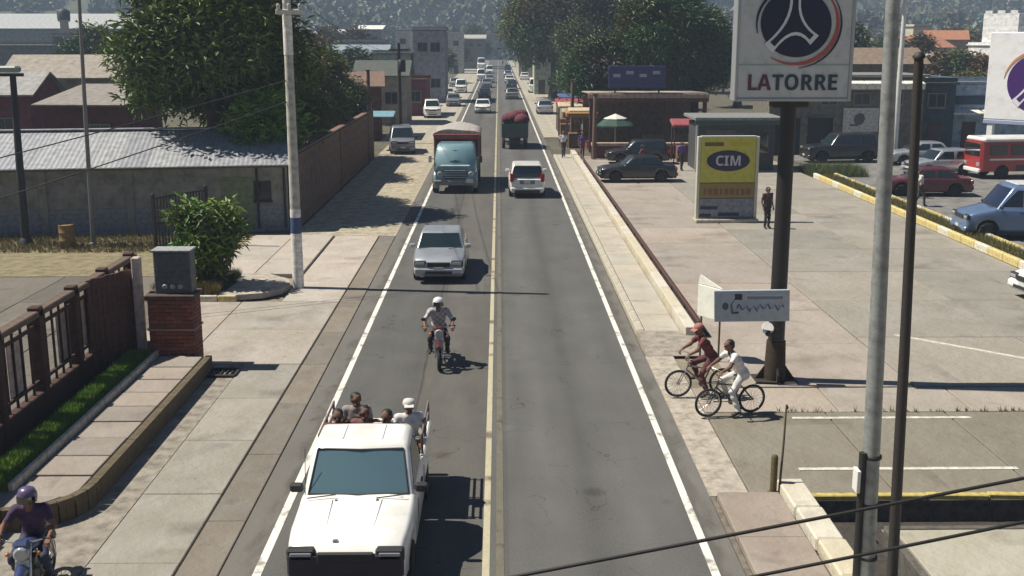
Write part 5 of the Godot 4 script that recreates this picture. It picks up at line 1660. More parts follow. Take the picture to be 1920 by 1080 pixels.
func green_truck() -> void:
	var t := thing("green_truck", "small dark green lorry with a red load driving away in the right lane", "truck", Vector3(1.3, 0, -82.6), PI)
	var gp := paint("green_paint", C(0.02, 0.05, 0.035))
	add("cab", MB.new().loft([[Vector3(0.85, 0.5, 2.6), Vector3(-0.85, 0.5, 2.6), Vector3(-0.85, 0.5, 1.0), Vector3(0.85, 0.5, 1.0)], [Vector3(0.85, 1.2, 2.55), Vector3(-0.85, 1.2, 2.55), Vector3(-0.85, 1.2, 1.0), Vector3(0.85, 1.2, 1.0)], [Vector3(0.76, 1.95, 2.1), Vector3(-0.76, 1.95, 2.1), Vector3(-0.76, 1.95, 1.05), Vector3(0.76, 1.95, 1.05)]], true, true, false), gp, t)
	add("windshield", bx(Vector3(0, 1.58, 2.34), Vector3(1.4, 0.6, 0.03), 0, Basis(Vector3.RIGHT, -0.53)), glass(), t)
	add("load_floor", bx(Vector3(0, 0.85, -0.8), Vector3(1.86, 0.12, 3.5)), gp, t)
	for s in [-1, 1]:
		add("load_side", bx(Vector3(s * 0.92, 1.45, -0.8), Vector3(0.06, 1.1, 3.5), 0.01), gp, t)
		add("taillight", bx(Vector3(s * 0.8, 0.72, -2.57), Vector3(0.2, 0.14, 0.06), 0.02), mat("tail_red"), t)
		for z in [1.7, -1.6]:
			wheel(t, Vector3(s * 0.8, 0.38, z), 0.38, 0.22, chrome())
	add("tailgate", bx(Vector3(0, 1.35, -2.53), Vector3(1.8, 0.9, 0.06), 0.01), gp, t)
	add("rear_bumper", bx(Vector3(0, 0.55, -2.5), Vector3(1.7, 0.14, 0.12), 0.02), darkplastic(), t)
	add("chassis", bx(Vector3(0, 0.55, -0.2), Vector3(0.8, 0.3, 4.6)), darkplastic(), t)
	for i in 5:
		add("red_bundle", MB.new().ball(Vector3(-0.5 + 0.45 * (i % 3), 2.05 + 0.18 * (i % 2), -2.0 + 0.65 * i), Vector3(0.55, 0.45, 0.5)), mat("red_cloth", C(0.12, 0.02, 0.03), 0.85, "dirty", 0.7), t)


func red_bus() -> void:
	var rp := paint("red_paint", C(0.36, 0.035, 0.035))
	var t := thing("red_bus", "red minibus with a white roof parked side-on at the right edge", "bus", Vector3(30.4, 0, -63.6), -PI / 2 + 0.12)
	var wh := paint("white_paint", C(0.8, 0.8, 0.78))
	var dk := glass("bus_glass", C(0.02, 0.018, 0.018))
	var rr := []
	for a in [[-3.5, 0.9], [-3.35, 1.0], [2.9, 1.0], [3.35, 0.95], [3.5, 0.85]]:
		var w: float = a[1]
		rr.append([Vector3(w, 0.42, a[0]), Vector3(w * 1.02, 1.2, a[0]), Vector3(w * 0.97, 2.05, a[0]), Vector3(-w * 0.97, 2.05, a[0]), Vector3(-w * 1.02, 1.2, a[0]), Vector3(-w, 0.42, a[0])])
	add("body", MB.new().loft(rr, true, true, false), rp, t)
	add("roof", bx(Vector3(0, 2.18, -0.05), Vector3(1.96, 0.26, 6.9), 0.09), wh, t)
	add("windshield", bx(Vector3(0, 1.62, 3.49), Vector3(1.6, 0.72, 0.06), 0.01), dk, t)
	for s in [-1, 1]:
		for k in 5:
			add("side_window", bx(Vector3(s * 1.0, 1.62, 2.5 - k * 1.25), Vector3(0.05, 0.56, 1.02), 0.01), dk, t)
		add("headlight", bx(Vector3(s * 0.68, 0.82, 3.5), Vector3(0.34, 0.2, 0.06), 0.02), mat("headlamp_glass"), t)
		add("side_stripe", bx(Vector3(s * 1.015, 1.1, -0.1), Vector3(0.02, 0.09, 6.2)), wh, t)
		add("lower_panel", bx(Vector3(s * 1.005, 0.6, -0.1), Vector3(0.03, 0.34, 3.0), 0.005), mat("panel_brown", C(0.09, 0.07, 0.05), 0.7, "dirty", 0.8), t)
		for z in [2.2, -2.1]:
			wheel(t, Vector3(s * 0.92, 0.4, z), 0.4, 0.24, chrome())
	add("bumper", bx(Vector3(0, 0.48, 3.52), Vector3(1.9, 0.22, 0.16), 0.04), wh, t)
	add("taillight", bx(Vector3(-0.8, 0.9, -3.5), Vector3(0.16, 0.3, 0.06), 0.02), mat("tail_red"), t)
	add("taillight", bx(Vector3(0.8, 0.9, -3.5), Vector3(0.16, 0.3, 0.06), 0.02), mat("tail_red"), t)


# ------------------------------------------------------------------ people: a smooth field round tapered bones, meshed as surface nets
class Field:
	var bones := []      # [a, b, ra, rb, colour]
	var cell := 0.022
	var k := 0.03
	var cloth := 0.0
	var bare := Color.BLACK
	var checks := false
	var checked := Color.BLACK

	func bone(a: Vector3, b: Vector3, ra: float, rb: float, c: Color) -> void:
		bones.append([a, b, ra, rb, c])

	func dist(p: Vector3, b: Array) -> float:
		var ab: Vector3 = b[1] - b[0]
		var t := clampf((p - b[0]).dot(ab) / maxf(ab.length_squared(), 1e-8), 0.0, 1.0)
		return (p - b[0] - ab * t).length() - lerpf(b[2], b[3], t)

	func mesh_into(mb: MB) -> void:
		var lo := Vector3.INF
		var hi := -Vector3.INF
		for b in bones:
			var r := maxf(b[2], b[3]) + cell * 3.0
			for q in [b[0], b[1]]:
				lo = lo.min(q - Vector3.ONE * r)
				hi = hi.max(q + Vector3.ONE * r)
		var nx := int(ceil((hi.x - lo.x) / cell)) + 1
		var ny := int(ceil((hi.y - lo.y) / cell)) + 1
		var nz := int(ceil((hi.z - lo.z) / cell)) + 1
		var f := PackedFloat32Array()
		f.resize(nx * ny * nz)
		f.fill(1.0)
		var near := {}
		for b in bones:
			var r: float = maxf(b[2], b[3]) + cell * 2.0 + k
			var l: Vector3 = ((b[0] as Vector3).min(b[1]) - Vector3.ONE * r - lo) / cell
			var h: Vector3 = ((b[0] as Vector3).max(b[1]) + Vector3.ONE * r - lo) / cell
			for z in range(maxi(0, int(l.z)), mini(nz, int(h.z) + 2)):
				for y in range(maxi(0, int(l.y)), mini(ny, int(h.y) + 2)):
					for x in range(maxi(0, int(l.x)), mini(nx, int(h.x) + 2)):
						var d := dist(lo + Vector3(x, y, z) * cell, b)
						var i := x + nx * (y + ny * z)
						var e := f[i]
						var g := maxf(k - absf(d - e), 0.0) / k
						f[i] = minf(d, e) - g * g * k * 0.25
		var id := {}
		var pos := PackedVector3Array()
		var cols := []
		var offs := [0, 1, nx, nx + 1, nx * ny, nx * ny + 1, nx * ny + nx, nx * ny + nx + 1]
		var cs := [Vector3(0, 0, 0), Vector3(1, 0, 0), Vector3(0, 1, 0), Vector3(1, 1, 0), Vector3(0, 0, 1), Vector3(1, 0, 1), Vector3(0, 1, 1), Vector3(1, 1, 1)]
		var edges := [[0, 1], [2, 3], [4, 5], [6, 7], [0, 2], [1, 3], [4, 6], [5, 7], [0, 4], [1, 5], [2, 6], [3, 7]]
		for z in nz - 1:
			for y in ny - 1:
				for x in nx - 1:
					var i := x + nx * (y + ny * z)
					var s := 0
					for c in 8:
						if f[i + offs[c]] < 0.0: s |= 1 << c
					if s == 0 or s == 255: continue
					var p := Vector3.ZERO
					var n := 0
					for e in edges:
						var a := f[i + offs[e[0]]]
						var b := f[i + offs[e[1]]]
						if (a < 0.0) != (b < 0.0):
							p += (cs[e[0]] as Vector3).lerp(cs[e[1]], a / (a - b))
							n += 1
					var w := lo + (Vector3(x, y, z) + p / n) * cell
					id[i] = pos.size()
					var best := 1e9
					var col := Color.WHITE
					for b in bones:
						var d := dist(w, b)
						if d < best:
							best = d
							col = b[4]
					if cloth > 0.0 and col != bare:  # folds of the cloth
						w += Vector3(sin(w.y * 41.0 + w.x * 17.0 + w.z * 9.0), 0.4 * sin(w.x * 33.0 + w.z * 29.0), sin(w.y * 37.0 + w.z * 23.0 - w.x * 13.0)) * cloth
						var sh := 1.0 + 0.10 * sin(w.y * 27.0 + w.x * 31.0) * sin(w.z * 24.0 + w.y * 11.0)
						if checks and col == checked and (int(floor(w.y * 15.0)) + int(floor(w.x * 15.0))) % 2 == 0: sh *= 0.62
						col = Color(col.r * sh, col.g * sh, col.b * sh)
					pos.append(w)
					cols.append(col)
		mb.sg += 1
		var sg := mb.sg
		var st := [1, nx, nx * ny]
		for i in id:
			for ax in 3:
				var a := f[i]
				var j: int = i + st[ax]
				if (a < 0.0) == (f[j] < 0.0): continue
				var u: int = st[(ax + 1) % 3]
				var v: int = st[(ax + 2) % 3]
				if not (id.has(i - u) and id.has(i - v) and id.has(i - u - v)): continue
				var q := [id[i], id[i - u], id[i - u - v], id[i - v]]
				if a >= 0.0: q.reverse()
				for t in [[0, 2, 1], [0, 3, 2]]:
					for c in t:
						mb.col = cols[q[c]]
						mb.vert(pos[q[c]], sg)
		mb.col = Color.WHITE


const SKIN := Color(0.20, 0.105, 0.065)


func hand(mb: MB, wrist: Vector3, dir: Vector3, up: Vector3, side: float, curl: float, c: Color) -> void:  # dir: along the fingers, up: back of the hand
	var f := Field.new()
	f.cell = 0.0055
	f.k = 0.008
	dir = dir.normalized()
	var lat := dir.cross(up).normalized() * side
	up = lat.cross(dir).normalized() * side
	var knuck := []
	for i in 4:
		var o := lat * (-0.030 + 0.020 * i)
		var kn := wrist + dir * (0.085 - 0.006 * absf(i - 1.3)) + o
		knuck.append(kn)
		f.bone(wrist + o * 0.6, kn, 0.016, 0.0125, c)
	var ln := [0.040, 0.046, 0.043, 0.034]
	for i in 4:
		var d1 := (dir * cos(curl * 0.7) - up * sin(curl * 0.7)).normalized()
		var d2 := (dir * cos(curl * 1.7) - up * sin(curl * 1.7)).normalized()
		var m: Vector3 = knuck[i] + d1 * ln[i]
		f.bone(knuck[i], m, 0.0105, 0.0092, c)
		f.bone(m, m + d2 * ln[i] * 0.95, 0.0092, 0.008, c)
	var tb := wrist + dir * 0.028 - lat * 0.028
	var td := (dir * 0.65 - lat * 0.75 - up * 0.35 * curl).normalized()
	f.bone(wrist + dir * 0.01, tb, 0.016, 0.0135, c)
	f.bone(tb, tb + td * 0.034, 0.0125, 0.010, c)
	f.bone(tb + td * 0.034, tb + td * 0.034 + (td + dir * 0.5 - up * 0.4 * curl).normalized() * 0.028, 0.010, 0.0085, c)
	f.bone(wrist - dir * 0.03, wrist, 0.026, 0.022, c)
	f.mesh_into(mb)


func head_into(mb: MB, at: Vector3, look: Basis, skin: Color, helmet: bool) -> void:
	var f := Field.new()
	f.cell = 0.011
	f.k = 0.022
	var dk := skin * 0.55
	for b in [
		[Vector3(0, 0.035, -0.022), Vector3(0, 0.035, 0.018), 0.083, 0.080, skin], [Vector3(0, 0.0, 0.0), Vector3(0, -0.06, 0.035), 0.070, 0.048, skin],
		[Vector3(-0.025, -0.075, 0.058), Vector3(0.025, -0.075, 0.058), 0.024, 0.024, skin], [Vector3(0, 0.015, 0.092), Vector3(0, -0.022, 0.112), 0.009, 0.014, skin],
		[Vector3(-0.045, 0.033, 0.074), Vector3(0.045, 0.033, 0.074), 0.017, 0.017, skin], [Vector3(-0.082, 0.01, -0.005), Vector3(-0.084, -0.025, 0.0), 0.013, 0.010, skin], [Vector3(0.082, 0.01, -0.005), Vector3(0.084, -0.025, 0.0), 0.013, 0.010, skin],
		[Vector3(-0.034, 0.010, 0.079), Vector3(-0.030, 0.010, 0.080), 0.0125, 0.0125, Color(0.03, 0.02, 0.018)], [Vector3(0.030, 0.010, 0.080), Vector3(0.034, 0.010, 0.079), 0.0125, 0.0125, Color(0.03, 0.02, 0.018)],
		[Vector3(-0.018, -0.050, 0.080), Vector3(0.018, -0.050, 0.080), 0.012, 0.012, Color(skin.r * 0.8, skin.g * 0.5, skin.b * 0.5)],
		[Vector3(0, -0.05, -0.02), Vector3(0, -0.17, -0.035), 0.052, 0.056, skin]]:
		f.bone(at + look * (b[0] as Vector3), at + look * (b[1] as Vector3), b[2], b[3], b[4])
	f.mesh_into(mb)


func person(label: String, at: Vector3, turn: float, J: Dictionary, o: Dictionary, group := "") -> Node3D:
	var t := thing("person", label, "person", at, turn, group)
	var s: float = o.get("size", 1.0)
	var j := {}
	for key in J:
		j[key] = J[key]
	for key in ["sh", "el", "wr", "hp", "kn", "an", "to"]:  # mirrored unless both sides are given
		if j.has(key):
			j[key + "r"] = j[key]
			j[key + "l"] = flip(j[key])
	var shirt: Color = o.shirt
	var trou: Color = o.trousers
	var skin: Color = o.get("skin", SKIN)
	var shoe: Color = o.get("shoes", C(0.03, 0.025, 0.022))
	var sleeve: float = o.get("sleeve", 0.5)
	var f := Field.new()
	f.cell = o.get("cell", 0.022)
	var pel: Vector3 = j.pelvis
	var ch: Vector3 = j.chest
	var nk: Vector3 = j.neck
	var lat: Vector3 = (j.shl - j.shr).normalized()
	for q in [-1.0, 1.0]:
		f.bone(pel + lat * q * 0.075, pel + lat * q * 0.055 + (ch - pel) * 0.45, 0.112, 0.095, trou if q > 9 else shirt)
		f.bone(pel + lat * q * 0.055 + (ch - pel) * 0.4, ch + lat * q * 0.085, 0.098, 0.112, shirt)
		f.bone(pel + lat * q * 0.07 - (ch - pel) * 0.12, pel + lat * q * 0.075 + (ch - pel) * 0.06, 0.118, 0.115, trou)
	f.bone(ch, nk - (nk - ch) * 0.25, 0.10, 0.075, shirt)
	f.bone(nk - (nk - ch) * 0.25, nk + (j.head - nk) * 0.4, 0.058, 0.052, skin)
	for q in ["l", "r"]:
		f.bone(ch.lerp(nk, 0.55), j["sh" + q], 0.075, 0.068, shirt)
		var el: Vector3 = j["el" + q]
		var sh: Vector3 = j["sh" + q]
		var wr: Vector3 = j["wr" + q]
		f.bone(sh, sh.lerp(el, minf(1.0, sleeve)), 0.066, 0.054, shirt)
		if sleeve < 1.0: f.bone(sh.lerp(el, sleeve), el, 0.046, 0.040, skin)
		f.bone(el, wr, 0.042 if sleeve < 1.5 else 0.048, 0.030 if sleeve < 1.5 else 0.038, skin if sleeve < 1.5 else shirt)
		var hp: Vector3 = j["hp" + q]
		var kn: Vector3 = j["kn" + q]
		var an: Vector3 = j["an" + q]
		var short: bool = o.get("shorts", false)
		f.bone(hp, kn, 0.092, 0.062, trou)
		f.bone(kn, an, 0.056, 0.040, skin if short else trou)
		if not short: f.bone(kn, an.lerp(kn, 0.1), 0.060, 0.052, trou)
		f.bone(an, j["to" + q], 0.045, 0.036, shoe)
	var mb := MB.new()
	f.cloth = 0.0065
	f.bare = skin
	f.checks = o.get("checks", false)
	f.checked = shirt
	f.mesh_into(mb)
	var look := Basis(Vector3.UP, o.get("turn_head", 0.0)) * Basis(Vector3.RIGHT, o.get("nod", 0.0))
	head_into(mb, j.head, look, skin, o.has("helmet"))
	if o.get("hands", true):
		for q in ["l", "r"]:
			var d: Vector3 = (j["wr" + q] - j["el" + q]).normalized()
			var up: Vector3 = j.get("back" + q, Vector3.UP)
			if absf(d.dot(up)) > 0.9: up = Vector3(0, 0, 1) if absf(d.z) < 0.8 else Vector3.RIGHT
			hand(mb, j["wr" + q] + d * 0.02, (d + (j.get("grip", Vector3.ZERO) as Vector3)).normalized(), up, 1.0 if q == "l" else -1.0, o.get("curl", 0.6), skin)
	add("body", mb, vmat("skin_and_cloth", 0.8), t)
	var hm := MB.new()
	hm.xf = Transform3D(look, j.head)
	if o.has("helmet"):
		hm.lathe([Vector2(0.125, -0.06), Vector2(0.135, 0.0), Vector2(0.132, 0.06), Vector2(0.105, 0.12), Vector2(0.06, 0.148), Vector2(0.01, 0.155)], 16, Basis.IDENTITY, Vector3(0, 0, -0.012))
		hm.box(Vector3(0, 0.03, -0.07), Vector3(0.2, 0.18, 0.12), 0.05)
		add("helmet", hm, paint("helmet_%s" % (o.helmet as Color).to_html(false), o.helmet), t)
		var vz := MB.new()
		vz.xf = hm.xf
		var ra := []
		for y in [-0.055, 0.045]:
			var ring := []
			for i in 7:
				var a := lerpf(-1.0, 1.0, i / 6.0)
				ring.append(Vector3(sin(a) * 0.145, y, cos(a) * 0.145 - 0.012))
			for i in 7:
				var a := lerpf(1.0, -1.0, i / 6.0)
				ring.append(Vector3(sin(a) * 0.132, y, cos(a) * 0.132 - 0.012))
			ra.append(ring)
		vz.loft(ra, true, true, false)
		add("visor", vz, glass("visor_glass", C(0.008, 0.008, 0.012)), t)
	else:
		hm.ball(Vector3(0, 0.055, -0.02), Vector3(0.094, 0.078, 0.098), 12, 8)
		hm.ball(Vector3(0, 0.0, -0.05), Vector3(0.088, 0.085, 0.07), 12, 8)
		add("hair", hm, mat("hair_dark", C(0.012, 0.010, 0.009), 0.6, "grain", 0.2), t)
	if o.has("cap"):
		var cm := MB.new()
		cm.xf = Transform3D(look, j.head)
		cm.lathe([Vector2(0.104, 0.05), Vector2(0.104, 0.09), Vector2(0.085, 0.13), Vector2(0.02, 0.148)], 14, Basis.IDENTITY, Vector3(0, 0, -0.015))
		cm.box(Vector3(0, 0.055, 0.12), Vector3(0.16, 0.015, 0.11), 0.005, Basis(Vector3.RIGHT, 0.15))
		add("cap", cm, mat("cap_%s" % (o.cap as Color).to_html(false), o.cap, 0.85), t)
	t.scale = Vector3.ONE
	return t


func standing(step := 0.0, arm := 0.0) -> Dictionary:
	return {"pelvis": Vector3(0, 0.95, 0), "chest": Vector3(0, 1.28, 0.01), "neck": Vector3(0, 1.47, -0.01), "head": Vector3(0, 1.60, 0.015), "sh": Vector3(-0.185, 1.41, 0),
		"elr": Vector3(-0.25, 1.13, -0.05 - arm * 0.6), "ell": Vector3(0.25, 1.13, -0.05 + arm * 0.6), "wrr": Vector3(-0.25, 0.90, 0.06 - arm), "wrl": Vector3(0.25, 0.90, 0.06 + arm),
		"hp": Vector3(-0.085, 0.90, 0), "knr": Vector3(-0.09, 0.49, 0.06 + step * 0.6), "knl": Vector3(0.09, 0.49, 0.04 - step * 0.4), "anr": Vector3(-0.09, 0.085, step), "anl": Vector3(0.09, 0.085 + absf(step) * 0.15, -step),
		"tor": Vector3(-0.11, 0.04, 0.13 + step), "tol": Vector3(0.11, 0.04 + absf(step) * 0.05, 0.13 - step), "backr": Vector3.LEFT, "backl": Vector3.RIGHT}


func moto_pose() -> Dictionary:
	return {"pelvis": Vector3(0, 0.87, -0.18), "chest": Vector3(0, 1.19, -0.06), "neck": Vector3(0, 1.37, 0.0), "head": Vector3(0, 1.50, 0.06), "sh": Vector3(-0.19, 1.31, -0.02), "el": Vector3(-0.34, 1.10, 0.14), "wr": Vector3(-0.325, 1.03, 0.36),
		"hp": Vector3(-0.10, 0.85, -0.14), "kn": Vector3(-0.21, 0.70, 0.26), "an": Vector3(-0.20, 0.36, 0.04), "to": Vector3(-0.22, 0.31, 0.19), "grip": Vector3(0, -0.2, 0)}


func bike_pose(k := 1.0) -> Dictionary:
	return {"pelvis": Vector3(0, 0.90, -0.24), "chest": Vector3(0, 1.20, -0.06), "neck": Vector3(0, 1.37, 0.03), "head": Vector3(0, 1.50, 0.08), "sh": Vector3(-0.175, 1.31, 0.02), "el": Vector3(-0.27, 1.12, 0.18), "wr": Vector3(-0.26, 1.03, 0.34),
		"hp": Vector3(-0.085, 0.87, -0.22), "knr": Vector3(-0.11, 0.74, 0.16), "knl": Vector3(0.11, 0.53, 0.03), "anr": Vector3(-0.13, 0.42, 0.02), "anl": Vector3(0.2, 0.12, -0.10), "tor": Vector3(-0.13, 0.38, 0.15), "tol": Vector3(0.22, 0.05, 0.04), "grip": Vector3(0, -0.25, 0)}


func ring_tube(mb: MB, c: Vector3, r: float, w: float, m := 26, k := 7) -> void:  # a torus whose axle is along x
	var rings := []
	for i in m + 1:
		var a := TAU * i / m
		var d := Vector3(0, cos(a), sin(a))
		var ring := []
		for q in k:
			var b := TAU * q / k
			ring.append(c + d * (r + w * cos(b)) + Vector3(w * sin(b), 0, 0))
		rings.append(ring)
	mb.loft(rings, false, false)


func spoked_wheel(par: Node3D, c: Vector3, r: float, w: float, spokes: int, rimm: Material, nm := "wheel") -> void:
	var ty := MB.new()
	ring_tube(ty, Vector3.ZERO, r - w, w)
	var o := put(nm, ty.mesh(), rubber(), par, c)
	var rm := MB.new()
	ring_tube(rm, Vector3.ZERO, r - w * 2.0, w * 0.45, 26, 5)
	rm.lathe([Vector2(w * 0.9, -0.05), Vector2(w * 0.9, 0.05)], 10, Basis(Vector3.BACK, PI / 2))
	for i in spokes:
		var a := TAU * i / spokes
		rm.tube([Vector3(0.03 * (1 if i % 2 else -1), 0, 0), Vector3(0, cos(a), sin(a)) * (r - w * 2.0)], 0.0035 if spokes > 8 else 0.012, 4, false)
	put("rim", rm.mesh(), rimm, o)


func motorbike(label: String, at: Vector3, turn: float, col: Color) -> Node3D:
	var t := thing("motorcycle", label, "motorcycle", at, turn)
	var m := paint("moto_%s" % col.to_html(false), col)
	var dk := darkplastic()
	for z in [0.64, -0.62]:
		spoked_wheel(t, Vector3(0, 0.30, z), 0.30, 0.05, 18, chrome())
	for s in [-1, 1]:
		add("fork_leg", MB.new().tube([Vector3(s * 0.085, 0.30, 0.64), Vector3(s * 0.085, 0.62, 0.52), Vector3(s * 0.08, 0.95, 0.40)], [0.024, 0.026, 0.022], 8), chrome(), t)
		add("swing_arm", MB.new().tube([Vector3(s * 0.09, 0.30, -0.62), Vector3(s * 0.09, 0.36, -0.1)], 0.02, 6), dk, t)
		add("shock_absorber", MB.new().tube([Vector3(s * 0.13, 0.36, -0.52), Vector3(s * 0.12, 0.70, -0.42)], 0.028, 8), chrome(), t)
		add("grip", MB.new().tube([Vector3(s * 0.24, 1.02, 0.36), Vector3(s * 0.40, 1.01, 0.31)], 0.02, 8), dk, t)
		add("mirror", MB.new().ball(Vector3(s * 0.36, 1.20, 0.40), Vector3(0.06, 0.045, 0.015), 10, 6), dk, t)
		add("mirror_stalk", MB.new().tube([Vector3(s * 0.24, 1.02, 0.38), Vector3(s * 0.34, 1.18, 0.40)], 0.008, 5), dk, t)
		add("indicator", MB.new().ball(Vector3(s * 0.2, 0.86, 0.47), Vector3(0.035, 0.03, 0.04), 8, 5), mat("amber", C(0.5, 0.18, 0.02), 0.3), t)
		add("side_panel", bx(Vector3(s * 0.12, 0.62, -0.22), Vector3(0.05, 0.2, 0.34), 0.02), m, t)
		add("footrest", MB.new().tube([Vector3(s * 0.1, 0.31, 0.05), Vector3(s * 0.28, 0.31, 0.05)], 0.016, 6), dk, t)
	add("handlebar", MB.new().tube([Vector3(-0.30, 1.02, 0.345), Vector3(-0.14, 1.0, 0.40), Vector3(0.14, 1.0, 0.40), Vector3(0.30, 1.02, 0.345)], 0.014, 7), chrome(), t)
	add("front_fender", MB.new().tube([Vector3(0, 0.60, 0.36), Vector3(0, 0.665, 0.62), Vector3(0, 0.60, 0.86)], [0.075, 0.085, 0.06], 8), m, t)
	add("rear_fender", MB.new().tube([Vector3(0, 0.72, -0.50), Vector3(0, 0.66, -0.76), Vector3(0, 0.50, -0.92)], [0.08, 0.085, 0.06], 8), dk, t)
	add("headlight", MB.new().lathe([Vector2(0.04, -0.1), Vector2(0.10, -0.03), Vector2(0.105, 0.05), Vector2(0.08, 0.075)], 14, Basis(Vector3.RIGHT, PI / 2), Vector3(0, 0.88, 0.50)), mat("headlamp_glass"), t)
	add("headlight_cowl", bx(Vector3(0, 0.985, 0.46), Vector3(0.24, 0.14, 0.14), 0.05), m, t)
	add("number_plate", bx(Vector3(0, 0.74, 0.53), Vector3(0.18, 0.1, 0.012), 0.003), mat("plate_white"), t)
	add("tank", MB.new().loft([ring3(0.05, 0.84, 0.34, 0.05), ring3(0.13, 0.86, 0.22, 0.10), ring3(0.135, 0.84, 0.06, 0.10), ring3(0.08, 0.80, -0.06, 0.06)]), m, t)
	add("seat", MB.new().loft([ring3(0.07, 0.79, -0.02, 0.035), ring3(0.12, 0.775, -0.16, 0.05), ring3(0.13, 0.785, -0.45, 0.05), ring3(0.10, 0.82, -0.66, 0.035)]), mat("seat_black", C(0.02, 0.018, 0.018), 0.7), t)
	add("engine", bx(Vector3(0, 0.44, 0.10), Vector3(0.24, 0.26, 0.34), 0.05), mat("engine_grey", C(0.14, 0.14, 0.14), 0.45, "", 1, 0.6), t)
	add("cylinder", bx(Vector3(0, 0.62, 0.16), Vector3(0.15, 0.18, 0.15), 0.02, Basis(Vector3.RIGHT, 0.25)), mat("engine_grey"), t)
	add("exhaust", MB.new().tube([Vector3(-0.10, 0.55, 0.24), Vector3(-0.13, 0.32, 0.22), Vector3(-0.14, 0.28, -0.1), Vector3(-0.15, 0.32, -0.7)], [0.022, 0.022, 0.03, 0.045], 8), chrome(), t)
	add("taillight", bx(Vector3(0, 0.74, -0.84), Vector3(0.14, 0.08, 0.06), 0.02), mat("tail_red"), t)
	add("frame", MB.new().tube([Vector3(0, 0.92, 0.38), Vector3(0, 0.70, 0.28), Vector3(0, 0.30, 0.22), Vector3(0, 0.28, -0.1), Vector3(0, 0.70, -0.3)], 0.022, 7), dk, t)
	return t


func ring3(w: float, y: float, z: float, h: float) -> Array:
	var o := []
	for i in 12:
		var a := TAU * i / 12
		o.append(Vector3(cos(a) * w, y + sin(a) * h, z))
	return o


func bicycle(label: String, at: Vector3, turn: float, col: Color, r := 0.31) -> Node3D:
	var t := thing("bicycle", label, "bicycle", at, turn)
	var m := paint("cycle_%s" % col.to_html(false), col)
	var dk := darkplastic()
	for z in [0.50, -0.50]:
		spoked_wheel(t, Vector3(0, r, z), r, 0.026, 20, chrome())
	var bb := Vector3(0, 0.29, -0.06)
	var seat := Vector3(0, 0.66, -0.22)
	var hd := Vector3(0, 0.72, 0.30)
	var fr := MB.new()
	for a in [[bb, seat], [seat + Vector3(0, -0.04, 0.02), hd + Vector3(0, -0.02, 0)], [bb, hd + Vector3(0, -0.10, 0.03)], [hd + Vector3(0, -0.13, 0.04), hd + Vector3(0, 0.06, -0.02)]]:
		fr.tube([a[0], a[1]], 0.02, 8)
	for s in [-1, 1]:
		fr.tube([bb + Vector3(s * 0.03, 0, 0), Vector3(s * 0.06, r, -0.50)], 0.010, 6)
		fr.tube([seat + Vector3(s * 0.02, -0.03, 0), Vector3(s * 0.06, r, -0.50)], 0.010, 6)
	add("frame", fr, m, t)
	var fk := MB.new()
	for s in [-1, 1]:
		fk.tube([hd + Vector3(s * 0.03, -0.10, 0.03), Vector3(s * 0.055, 0.45, 0.43), Vector3(s * 0.055, r, 0.50)], 0.013, 6)
	add("fork", fk, m, t)
	add("saddle", MB.new().loft([ring3(0.02, 0.86, -0.06, 0.018), ring3(0.05, 0.86, -0.2, 0.025), ring3(0.09, 0.865, -0.34, 0.03)]), dk, t)
	add("seat_post", MB.new().tube([seat, Vector3(0, 0.84, -0.26)], 0.013, 6), chrome(), t)
	add("stem", MB.new().tube([hd, Vector3(0, 0.98, 0.27)], 0.014, 6), chrome(), t)
	add("handlebar", MB.new().tube([Vector3(-0.30, 1.02, 0.34), Vector3(-0.14, 1.0, 0.35), Vector3(-0.05, 0.98, 0.28), Vector3(0.05, 0.98, 0.28), Vector3(0.14, 1.0, 0.35), Vector3(0.30, 1.02, 0.34)], 0.013, 6), chrome(), t)
	var cr := MB.new()
	cr.lathe([Vector2(0.09, -0.004), Vector2(0.09, 0.004)], 18, Basis(Vector3.BACK, PI / 2), bb + Vector3(-0.05, 0, 0))
	cr.tube([bb + Vector3(-0.07, 0, 0), bb + Vector3(-0.08, 0.12, 0.10)], 0.011, 5)
	cr.tube([bb + Vector3(0.07, 0, 0), bb + Vector3(0.08, -0.12, -0.10)], 0.011, 5)
	add("crank", cr, chrome(), t)
	add("pedal", bx(bb + Vector3(-0.14, 0.12, 0.10), Vector3(0.1, 0.022, 0.07), 0.005), dk, t)
	add("pedal", bx(bb + Vector3(0.14, -0.12, -0.10), Vector3(0.1, 0.022, 0.07), 0.005), dk, t)
	return t


